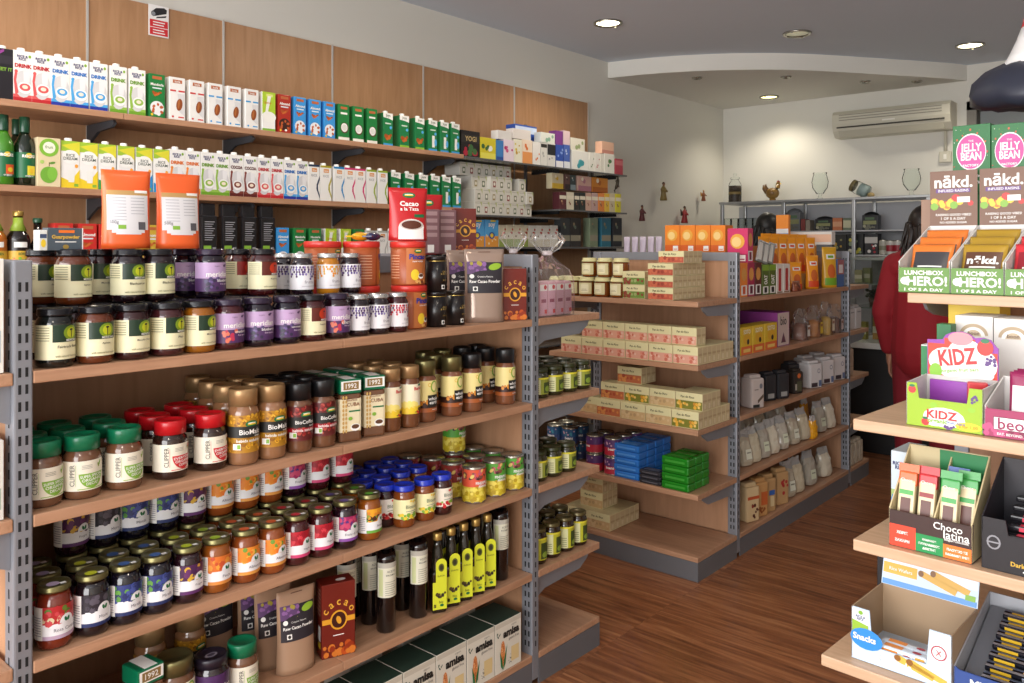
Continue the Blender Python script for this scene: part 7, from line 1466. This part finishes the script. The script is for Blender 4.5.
for i, (a, b) in enumerate(((952.5, 990.5), (991, 1029))):
    rbox('sweet_carton', a, b, 125 if i == 0 else 123.5, .60, ZR[0]+.27, .07, '#1f6a35', art_jelly, 'green jelly bean carton, %s of two above the snack boxes' % ('left', 'right')[i], gj)
    rbox('sweet_carton', a, b, 0, .60, ZR[0], .08, '#1f6a35', None, 'green carton carrying the %s jelly bean carton' % ('left', 'right')[i], gj, hgt=.269)
rbox('snack_box', 921, 932, 200, .60, ZR[0], .05, '#8f6f5a', None, 'plain brown box end behind the leftmost snack box')
rbox('sweet_carton', 1034, 1050, 165, .60, ZR[0], .02, '#c45a34', A([(.0, .35, '#2a2a2e'), (.4, .6, '#e0b48a')]), 'orange and black packet at the right edge behind snack boxes')
# --- second shelf
z = ZR[1]; Y2 = .022
def art_kidz(m, w, hf, hc, c0, c1):
    LM = M('#93b422', .45); m.rect(-w*.49, .001, w*.49, hc*.98, LM); m.rect(-w*.49, hc*.98, c0-w*.035, hf*.99, LM); m.rect(c1+w*.035, hc*.98, w*.49, hf*.99, LM)
    m.ell(0, hc*.42, w*.27, hc*.34, PAPER, .0008, 16); m.ell(-w*.12, hc*.30, w*.16, hc*.22, PAPER, .0009, 14); m.ell(w*.14, hc*.36, w*.14, hc*.24, PAPER, .00095, 14); m.text('KIDZ', -w*.02, hc*.50, M('#d02a2a', .4), W=w*.40, H=hc*.30, rot=-.02, bold=.03, lift=.002); m.text('organic', -w*.08, hc*.25, LGREEN, W=w*.26, lift=.002, bold=.03); m.text('fruit bars', w*.16, hc*.28, M('#3a6aa8', .4), W=w*.24, lift=.002)
    for u, v in ((-.42, 1.3), (-.24, .2)): m.ell(w*u, hc*v, w*.055, hc*.14, M('#d0302a', .4), .0012, 10); m.ell(w*u, hc*(v+.13), w*.04, hc*.05, DGREEN, .0015, 8)
    m.ell(w*.32, hc*.20, w*.17, hc*.15, YEL, .0012, 14); m.text('5 for 1.00', w*.32, hc*.2, M('#b8801c', .4), W=w*.24, lift=.002); m.speck(9, w*.02, hc*.04, w*.14, hc*.16, w*.015, w*.025, [M('#5a3a7a', .4)], 4, .0014); m.speck(9, w*.36, hc*1.05, w*.44, hc*1.3, w*.014, w*.022, [M('#5a3a7a', .4)], 6, .0014); m.ell(-w*.13, hc*.82, w*.05, hc*.1, M('#8aba2f', .4), .0012, 10); m.ell(w*.36, hc*.8, w*.05, hc*.09, M('#8aba2f', .4), .0012, 10)
def art_kh(m, w, hb, hh):
    z0, z1 = hb*.62, hh; H = z1-z0; m.rect(-w*.47, hb*.4, w*.47, z0+H*.2, M('#8d3aa0', .45)); m.rect(-w*.47, z0+H*.2, w*.47, z0+H*.70, M('#c93d28', .45), .0004); m.rect(-w*.47, z0+H*.7, w*.36, z0+H*.80, M('#c93d28', .45), .0004); m.rect(-w*.24, z0+H*.8, w*.18, z0+H*.90, M('#c93d28', .45), .0004)
    for u, v, a, b in ((-.22, .52, .24, .22), (.05, .62, .26, .28), (.25, .5, .22, .26), (0, .42, .36, .2)): m.ell(w*u, z0+H*v, w*a, H*b, PAPER, .0008+abs(u)*.0004, 18)
    m.ell(-w*.02, z0+H*.90, w*.17, H*.11, M('#dc8a92', .4), .0012, 14); m.text('KIDZ', -w*.06, z0+H*.60, M('#d02a2a', .4), W=w*.52, H=H*.27, rot=.15, bold=.03, lift=.0024); m.text('organic fruit bars', -w*.02, z0+H*.38, LGREEN, W=w*.5, rot=.12, lift=.0024); m.ell(w*.31, z0+H*.78, w*.11, H*.13, M('#d0302a', .4), .0014, 12); m.ell(w*.31, z0+H*.89, w*.06, H*.04, DGREEN, .0017, 8); m.ell(-w*.36, z0+H*.34, w*.09, H*.13, M('#7fb52f', .4), .0014, 12); m.speck(12, w*.32, z0+H*.50, w*.44, z0+H*.66, w*.02, w*.03, [M('#5a3a7a', .4)], 7, .0016); m.ell(w*.30, z0+H*.33, w*.13, H*.08, PAPER, .0016, 12); m.rect(w*.36, z0+H*.12, w*.46, z0+H*.2, M('#8ab52f', .4), .0014)
hf = rzh(906.5, 382, Y2)-z; hc = rzh(940, 401, Y2)-z; d2 = .125
hh = rzh(960, 333, Y2+d2)-z
t, w = display_box('snack_display_box', 'lime green KIDZ fruit bar display box with purple inside, second right shelf', 906.5, 983, Y2, z, d2, hf, hf*1.05, hc, M('#93b422', .45), M('#c6c3be', .45), art_kidz, (hh, art_kh, M('#8d3aa0', .45), ((0, .80), (.22, .82), (.27, .93), (.36, 1.0), (.50, 1.03), (.62, .97), (.68, .90), (.80, .92), (.90, .88), (.97, .74), (1, .70))), (.17, .80))
m = MB(); m.box(-w*.42, .02, .0035, w*.42, d2-.006, .012, M('#8d3aa0', .4)); m.box(-w*.42, d2-.012, .012, w*.42, d2-.005, hf*.95, M('#8d3aa0', .4)); obj('lining', m, t, 'purple lining')
FB = Proto('fruit_bar', 'snack', MB().box(-.02, -.011, 0, .02, .011, .088, M('#b8262c', .35), .004)); m = MB(); m.map = flat(-.0112); m.rect(-.014, .012, .014, .07, M('#8a2a2a', .4)); m.ell(0, .05, .01, .012, M('#d9604a', .4), .0008); FB.part('print', m)
c = t.location+RU*(w*.5-.030)+RV*.070; put(FB, (c.x, c.y, z+.0135), RZ+.3, 'single red fruit bar left inside the KIDZ display box', 'fruit bars')
def art_beond(m, w, hf, hc, c0, c1):
    m.rect(-w*.49, .001, w*.49, hc*.97, M('#9a2f5a', .45)); m.speck(14, -w*.48, .004, w*.48, hc*.4, .004, .008, [M('#b84a78', .45), M('#7a1f44', .45)], 5, .0006); m.rect(-w*.36, hc*.28, w*.44, hc*.74, M('#5a1a35', .45), .0013); m.rect(-w*.35, hc*.30, w*.43, hc*.72, PAPER, .0017); m.text('beond', w*.04, hc*.51, M('#8a2450', .4), W=w*.66, bold=.015, lift=.0026); m.text('EAT. BEYOND. GOOD', 0, hc*.14, PAPER, W=w*.6, lift=.002)
yB = .022; hcb = rzh(1000, 410, yB)-z
t, w = display_box('snack_display_box', 'dark pink beond bar display box at right edge, second right shelf', 984.5, 1052, yB, z, .14, hcb*1.1, hcb*1.9, hcb, M('#9a2f5a', .45), CARDW, art_beond, None, (.05, .95))
BP = snackpack('#8a1f50', '#e6e2e0', '', .075, .13, .02)
for k in range(3): c = t.location+RU*(.012)+RV*(.03+.03*k); put(BP, (c.x, c.y, z+.006), RZ, 'magenta bar pack standing in the beond box, %s from front' % ORD[k], 'magenta bar packs', tilt=(radians(-8), 0))
WB = lambda m, w, h: (m.ell(0, h*.80, w*.38, h*.12, M('#b5a184', .5), .0006, 16, 0, pi), m.ell(0, h*.79, w*.30, h*.095, PAPER, .0009, 16, 0, pi), m.ell(0, h*.79, w*.2, h*.065, M('#c9b79a', .5), .0012, 14, 0, pi), m.text('boon', 0, h*.82, M('#5a3a2a', .4), W=w*.3, lift=.002))
rbox('snack_box', 955, 993, 316.5, .30, z, .12, '#dcd9d4', WB, 'white box with brown arch print behind the KIDZ header, left of two', 'white arch boxes'); rbox('snack_box', 993.5, 1034, 319.5, .30, z, .12, '#dcd9d4', WB, 'white box with brown arch print at right edge, right of two', 'white arch boxes')
rbox('snack_box', 936.5, 951, 324.5, .24, z, .04, '#1f6a3a', A([(.3, .5, '#2f8a4a')]), 'green packet beside the KIDZ header'); rbox('snack_box', 921, 929.5, 345, .20, z, .05, '#c9ccc8', A([(.55, .98, '#1f7a44')]), 'green and white box left of the KIDZ header')
rbox('snack_box', 948, 1000, 303.5, .45, z, .10, '#e3c42a', None, 'bright yellow box high under the top right shelf')
# --- third shelf
z = ZR[2]
def art_choco(m, w, hf, hc, c0, c1):
    m.rect(-w*.49, hc*.55, w*.49, hc*.99, M('#3a2420', .4)); m.rect(-w*.49, .001, w*.49, hc*.55, M('#3a2420', .4))
    m.rect(-w*.49, .001, -w*.165, hc*.62, M('#e0452c', .45), .0009); m.rect(-w*.165, .001, w*.165, hc*.50, M('#1f8a4a', .45), .0009); m.rect(w*.165, .001, w*.49, hc*.38, M('#e8782c', .45), .0009)
    m.text('Choco', w*.22, hc*.83, PAPER, W=w*.34, bold=.01, lift=.002); m.text('latina', w*.32, hc*.64, PAPER, W=w*.30, bold=.01, lift=.002); m.text('Belgian Chocolate', w*.32, hc*.50, PAPER, W=w*.28, lift=.002)
    m.text('ΧΩΡΙΣ', -w*.33, hc*.42, PAPER, W=w*.14, bold=.04, lift=.002); m.text('ΖΑΧΑΡΗ', -w*.33, hc*.20, PAPER, W=w*.18, bold=.04, lift=.002); m.text('ΧΑΜΗΛΟΣ', 0, hc*.37, PAPER, W=w*.17, bold=.04, lift=.002); m.text('ΓΛΥΚΑΙΜΙΚΟΣ', 0, hc*.25, PAPER, W=w*.25, bold=.04, lift=.002); m.text('ΔΕΙΚΤΗΣ', 0, hc*.13, PAPER, W=w*.16, bold=.04, lift=.002); m.text('ΠΛΟΥΣΙΟ ΣΕ', w*.33, hc*.26, PAPER, W=w*.24, bold=.04, lift=.002); m.text('ΕΔΩΔΙΜΕΣ ΙΝΕΣ', w*.33, hc*.13, PAPER, W=w*.27, bold=.04, lift=.002)
Y3 = .022; hc = rzh(889, 509, Y3)-z; d3 = .13; hb = rzh(906, 443, Y3+d3)-z
t, w = display_box('snack_display_box', 'brown Choco latina display box holding upright wrapped bars, third right shelf', 889, 972.5, Y3, z, d3, hc*1.04, hb, hc, M('#3a2420', .4), M('#c9b98f', .55), art_choco, None, (.02, .98))
obj('divider', MB().prism([(.003, .004), (d3-.004, .004), (d3-.004, hb*.94), (.006, hc*.98)], M('#c9b98f', .55), -.0015+.008, .0015+.008, 'x'), t); obj('inner_card', MB().box(-w*.1, d3-.006, hc*.6, w*.48, d3-.0035, hb*.99, M('#1f7a44', .45)), t, 'green printed inner card')
def bar(c, c2):
    w, h, d = .036, .172, .018; m = MB().box(-w/2, -d/2, .0, w/2, d/2, h*.80, M('#d9c9a0', .3), .005); m.box(-w*.55, -d*.42, h*.72, w*.55, d*.42, h*.9, M(c, .3), .004); m.box(-w*.62, -.002, h*.895, w*.62, .002, h, M(c, .3)); m.map = flat(-d/2-.0003)
    m.rect(-w*.3, h*.28, w*.3, h*.56, M('#5a2a1c', .35)); m.rect(-w*.42, h*.60, w*.42, h*.66, M(c2, .4)); m.rect(-w*.42, h*.04, w*.42, h*.2, M(c, .4)); m.ell(w*.1, h*.12, w*.25, h*.05, PAPER, .0008); m.text('Choco', 0, h*.79, PAPER, W=w*.7, lift=.003)
    return Proto('chocolate_bar', 'snack', m)
BO, BR, BG, BB = bar('#d9662c', '#4aa04a'), bar('#c4242c', '#8a2a2a'), bar('#3f9a4a', '#3f9a4a'), bar('#2f5fb0', '#2f5fb0')
tl = radians(-13)
for u, v, p, l in ((-.35, .018, BO, 'orange-ended chocolate bar at the left in the Choco latina box'), (-.110, .024, BR, 'red-ended chocolate bar in the Choco latina box'), (.17, .018, BG, 'green-ended chocolate bar in front in the Choco latina box'), (.335, .046, BG, 'green-ended chocolate bar at the right in the Choco latina box'), (.18, .064, BB, 'blue-ended chocolate bar behind the green one')):
    c = t.location+RU*(w*u)+RV*v; put(p, (c.x, c.y, z+.010), RZ, l, 'chocolate bars', tilt=(tl, 0))
rbox('snack_box', 891, 910, 452, .20, z, .12, '#cfdde6', lambda m, w, h: (m.text('RICE &\nRICE', 0, h*.80, BLOGO, W=w*.8, bold=.03), m.rect(-w*.49, 0, w*.49, h*.45, M('#a9c27a', .45)), m.ell(0, h*.3, w*.5, h*.14, BLUE, .0008)), 'white RICE box standing behind the Choco latina box')
def art_dark(m, w, hf, hc, c0, c1):
    m.rect(-w*.49, .001, w*.49, hc*.98, M('#16141a', .4)); m.text('Dark Chocolate', w*.08, hc*.28, M('#c9a23a', .4), W=w*.5, bold=.03, lift=.002); m.ell(w*.1, hc*.12, w*.14, hc*.07, PAPER, .0014, 12); m.ell(-w*.36, hc*.75, w*.08, w*.09, M('#8a8a90', .4), .0014, 14); m.ell(-w*.36, hc*.75, w*.06, w*.07, M('#16141a', .4), .0018, 14); m.rect(-w*.42, hc*.73, -w*.30, hc*.77, M('#8a8a90', .4), .0022)
hcd = rzh(1000, 520, Y3)-z
t, w = display_box('snack_display_box', 'black dark chocolate bar display box at right edge, third right shelf', 981.5, 1075, Y3, z, .16, hcd, hcd*1.9, hcd*.72, M('#16141a', .4), M('#26242a', .45), art_dark, None, (.30, .97))
DB = Proto('chocolate_bar', 'snack', MB().box(-.055, -.011, 0, .055, .011, .012, M('#1a181c', .25), .004)); m = MB(); m.map = flattop(.0122); m.rect(-.03, -.009, .03, .009, M('#c4344a', .35)); m.map = flat(-.0112); m.rect(-.03, .002, .035, .010, M('#c4344a', .35)); m.text('BAR', .01, .006, PAPER, H=.005, lift=.001); DB.part('print', m)
for k in range(5):
    c = t.location+RU*(.008)+RV*(.020+.026*k); put(DB, (c.x, c.y, z+.006+hcd*.55+.014*k), RZ, 'black and red chocolate bar lying in the dark chocolate box, %s from front' % ORD[k], 'black and red bars')
obj('packing', MB().box(-w*.46, .006, .0035, w*.46, .155, hcd*.55, M('#141216', .5)), t)
# --- fourth shelf
z = ZR[3]; Y4 = .006
LBL = M('#c3d6ea', .45)
def art_snack(m, w, hf, hc, c0, c1):
    m.rect(-w*.49, .001, w*.49, hc*.98, LBL); m.rect(-w*.49, hc*.98, c0-w*.04, hf*.98, M('#dfe7ee', .45)); m.rect(c1+w*.04, hc*.98, w*.49, hf*.98, M('#dbe4ec', .45)); m.poly([(-w*.49, hf*.42), (c0-w*.04, hf*.42), (c0-w*.04, hf*.70), (-w*.49, hf*.76)], M('#8fb53a', .45), .0007); m.ell(-w*.34, hf*.44, w*.17, hf*.20, BLUE, .0010, 16); m.text('Snacks', -w*.36, hf*.46, PAPER, W=w*.24, bold=.03, lift=.002); m.text('RICE &\nRICE', -w*.40, hf*.82, BLOGO, W=w*.10, lift=.002); m.ell(-w*.40, hf*.92, w*.025, hf*.04, LGREEN, .001)
    m.ell(w*.38, hf*.62, w*.075, w*.075, M('#a83a4a', .4), .001, 16); m.ell(w*.38, hf*.62, w*.062, w*.062, PAPER, .0014, 16); m.text('X', w*.38, hf*.62, M('#a83a4a', .4), W=w*.06, lift=.0022); m.text('Mandorle', -w*.05, hf*.18, PAPER, W=w*.34, bold=.03, lift=.002)
    for u, v in ((.12, .17), (.24, .16)):
        m.poly([(w*(u-.16), hf*(v+.06)), (w*(u+.2), hf*(v-.10)), (w*(u+.22), hf*(v)), (w*(u-.12), hf*(v+.18))], M('#d9b04a', .45), .0012); m.ell(w*(u-.14), hf*(v+.12), w*.035, hf*.06, M('#8a5a24', .45), .0016, 10)
def art_flap(m, w, h0, hh): pass
hf = rzh(852, 606, Y4)-z; hc = hf*.34; d4 = .185; hb = rzh(892, 590, Y4+d4)-z
t, w = display_box('snack_display_box', 'open cardboard Snacks wafer display box, blue and white, lowest right shelf', 851.5, 952, Y4, z, d4, hf, hf*1.02, hc, M('#c3d6ea', .45), M('#a68c6f', .6), art_snack, None, (.22, .76))
# raised lid at the back
m = MB(); a0 = hf*1.02; xf = Matrix.Translation((0, d4-.004, a0)) @ Matrix.Rotation(radians(-14), 4, 'X'); hw = w/2; H = .062
m.box(-hw, -.001, 0, hw, .001, H, LBL, xf=xf); m.map = lambda u, v, l: tuple(xf @ Vector((u, -.001-l, v))); m.step = 1
m.rect(-hw*.98, H*.62, hw*.98, H*.99, M('#dbe6f0', .45)); m.rect(-hw*.98, H*.45, -hw*.25, H*.86, M('#e0a83a', .45), .0007); m.text('Rice Wafers', -hw*.6, H*.65, PAPER, W=hw*.5, lift=.0018); m.rect(-hw*.98, .001, hw*.98, H*.22, M('#5a93d0', .45), .0007)
for u, v in ((.1, .52), (.35, .62)):
    m.poly([(hw*(u-.3), H*(v+.10)), (hw*(u+.45), H*(v-.28)), (hw*(u+.5), H*(v-.05)), (hw*(u-.25), H*(v+.32))], M('#cfa244', .45), .0012); m.ell(hw*(u-.27), H*(v+.2), hw*.06, H*.12, M('#7a4f24', .45), .0016, 10)
m.rect(hw*.75, H*.2, hw*.95, H*.4, LGREEN, .0014); obj('lid_flap', m, t, 'printed lid flap folded up')
WF = Proto('wafer_packet', 'snack', MB().box(-.055, -.012, 0, .055, .012, .022, M('#cfdcea', .3), .006)); m = MB(); m.map = flat(-.0122); m.rect(-.045, .005, -.008, .017, M('#e08a3a', .4)); m.ell(.012, .011, .013, .007, PAPER, .0007, 12); m.ell(.012, .011, .010, .005, M('#a83a4a', .4), .001, 12); m.rect(.03, .004, .05, .018, M('#d9a04a', .4)); m.map = flattop(.0222); m.rect(-.04, -.008, .0, .008, M('#e08a3a', .4)); m.ell(.03, 0, .010, .006, M('#a83a4a', .4), .0007, 12); WF.part('print', m)
for k, (v, dz) in enumerate(((.020, .004), (.046, .004), (.020, .0265), (.046, .0265))): c = t.location+RU*(.0)+RV*v; put(WF, (c.x, c.y, z+dz), RZ, 'wafer packet at the bottom of the Snacks box, %s row, %s layer' % (('front', 'back')[k % 2], ('lower', 'upper')[k//2]), 'wafer packets')
rbox('snack_box', 877, 892, 555, .23, z, .10, '#1c1a1e', A([(.2, .4, '#5a7a5a')]), 'small black box with green mark behind the Snacks box')
def art_sil(m, w, hf, hc, c0, c1): m.rect(-w*.49, .001, w*.49, hc*.98, M('#2f4a8a', .45)); m.text('MULTI', -w*.2, hc*.6, PAPER, W=w*.3, bold=.04, lift=.002)
hs = rzh(965, 668, .01)-z
t, w = display_box('snack_display_box', 'grey display tray of black and silver bars at lower right corner', 953.5, 1075, .012, z, .26, .055, .14, .05, M('#2f4a8a', .45), M('#9a9ca2', .45), art_sil, None, (.05, .95))
SBAR = Proto('snack_bar', 'snack', MB().box(-.072, -.013, 0, .072, .013, .013, M('#1b1b24', .18, .3), .005)); m = MB(); m.map = flattop(.0132); m.rect(-.07, -.0115, .07, -.003, M('#c9ccd6', .15, .7)); m.rect(-.07, .004, .07, .009, M('#8f9bb8', .15, .7)); m.rect(-.055, -.003, -.02, .004, M('#c9a22a', .3), .0008); m.rect(.0, -.003, .03, .004, M('#c99a6a', .4), .0008); m.map = flat(-.0132); m.rect(-.06, .003, -.02, .010, M('#c9a22a', .3)); m.rect(.0, .003, .04, .010, M('#b9bcc9', .2, .6)); SBAR.part('print', m)
for k in range(8): c = t.location+RU*.004+RV*(.022+.0275*k); put(SBAR, (c.x, c.y, z+.012+.0135*k), RZ, 'black and silver snack bar in the grey tray, %s from front' % ORD[k], 'black and silver bars', tilt=(radians(10), 0))
obj('riser', MB().prism([(.006, .004), (.25, .004), (.25, .112), (.006, .006)], M('#6a6c72', .5), -w*.47, w*.47, 'x'), t)
# --- hanging inflatable, upper right
p = atZ(1054, 60, 2.35); zb = EYE-( -(HY-106)/F*2.35)
t = thing('hanging_inflatable', 'navy padded inflatable with white and red cone hanging from ceiling, upper right', 'inflatable', (p.x, p.y, 0), .0)
zl = EYE+(HY-108)/F*2.35; NV = M('#2b2f3d', .4)
R = random.Random(2); prof = [(0, zl+.02), (.08, zl+.005), (.17, zl+.000), (.205, zl+.012), (.214, zl+.035), (.205, zl+.07), (.175, zl+.105), (.13, zl+.128), (.08, zl+.136)]
m = MB(); n = 30; vs = []; fs = []
for r, zz in prof:
    for j in range(n): a = 2*pi*j/n; k = 1+.03*sin(a*9+zz*40)+R.uniform(-.012, .012); vs.append((r*k*cos(a), r*k*sin(a), zz+.004*sin(a*11)+.03*cos(a-2.2)*(r/.21)*.7))
for i in range(len(prof)-1):
    for j in range(n): q = (j+1) % n; fs.append((i*n+j, i*n+q, (i+1)*n+q, (i+1)*n+j))
m.add(vs, fs, NV, True); obj('padded_base', m, t)
obj('cone', MB().lathe([(.132, zl+.122), (.112, zl+.155), (.092, zl+.20), (.080, zl+.235)], M('#efeeec', .4), 26), t); obj('red_band', MB().lathe([(.080, zl+.2352), (.072, zl+.268)], M('#d83a44', .4), 26), t); obj('tip', MB().lathe([(.072, zl+.2682), (.05, zl+.33), (0, zl+.34)], M('#d9d9d8', .4), 20), t); obj('cord', MB().tube([(0, 0, zl+.338), (0, 0, ZC)], .0015, DARK, 6), t)
# ------------------------------------------------------------------ duplicates report
for k, v in USED.items():
    if len(v) > 1: print('DUPLICATE LABEL', len(v), k)
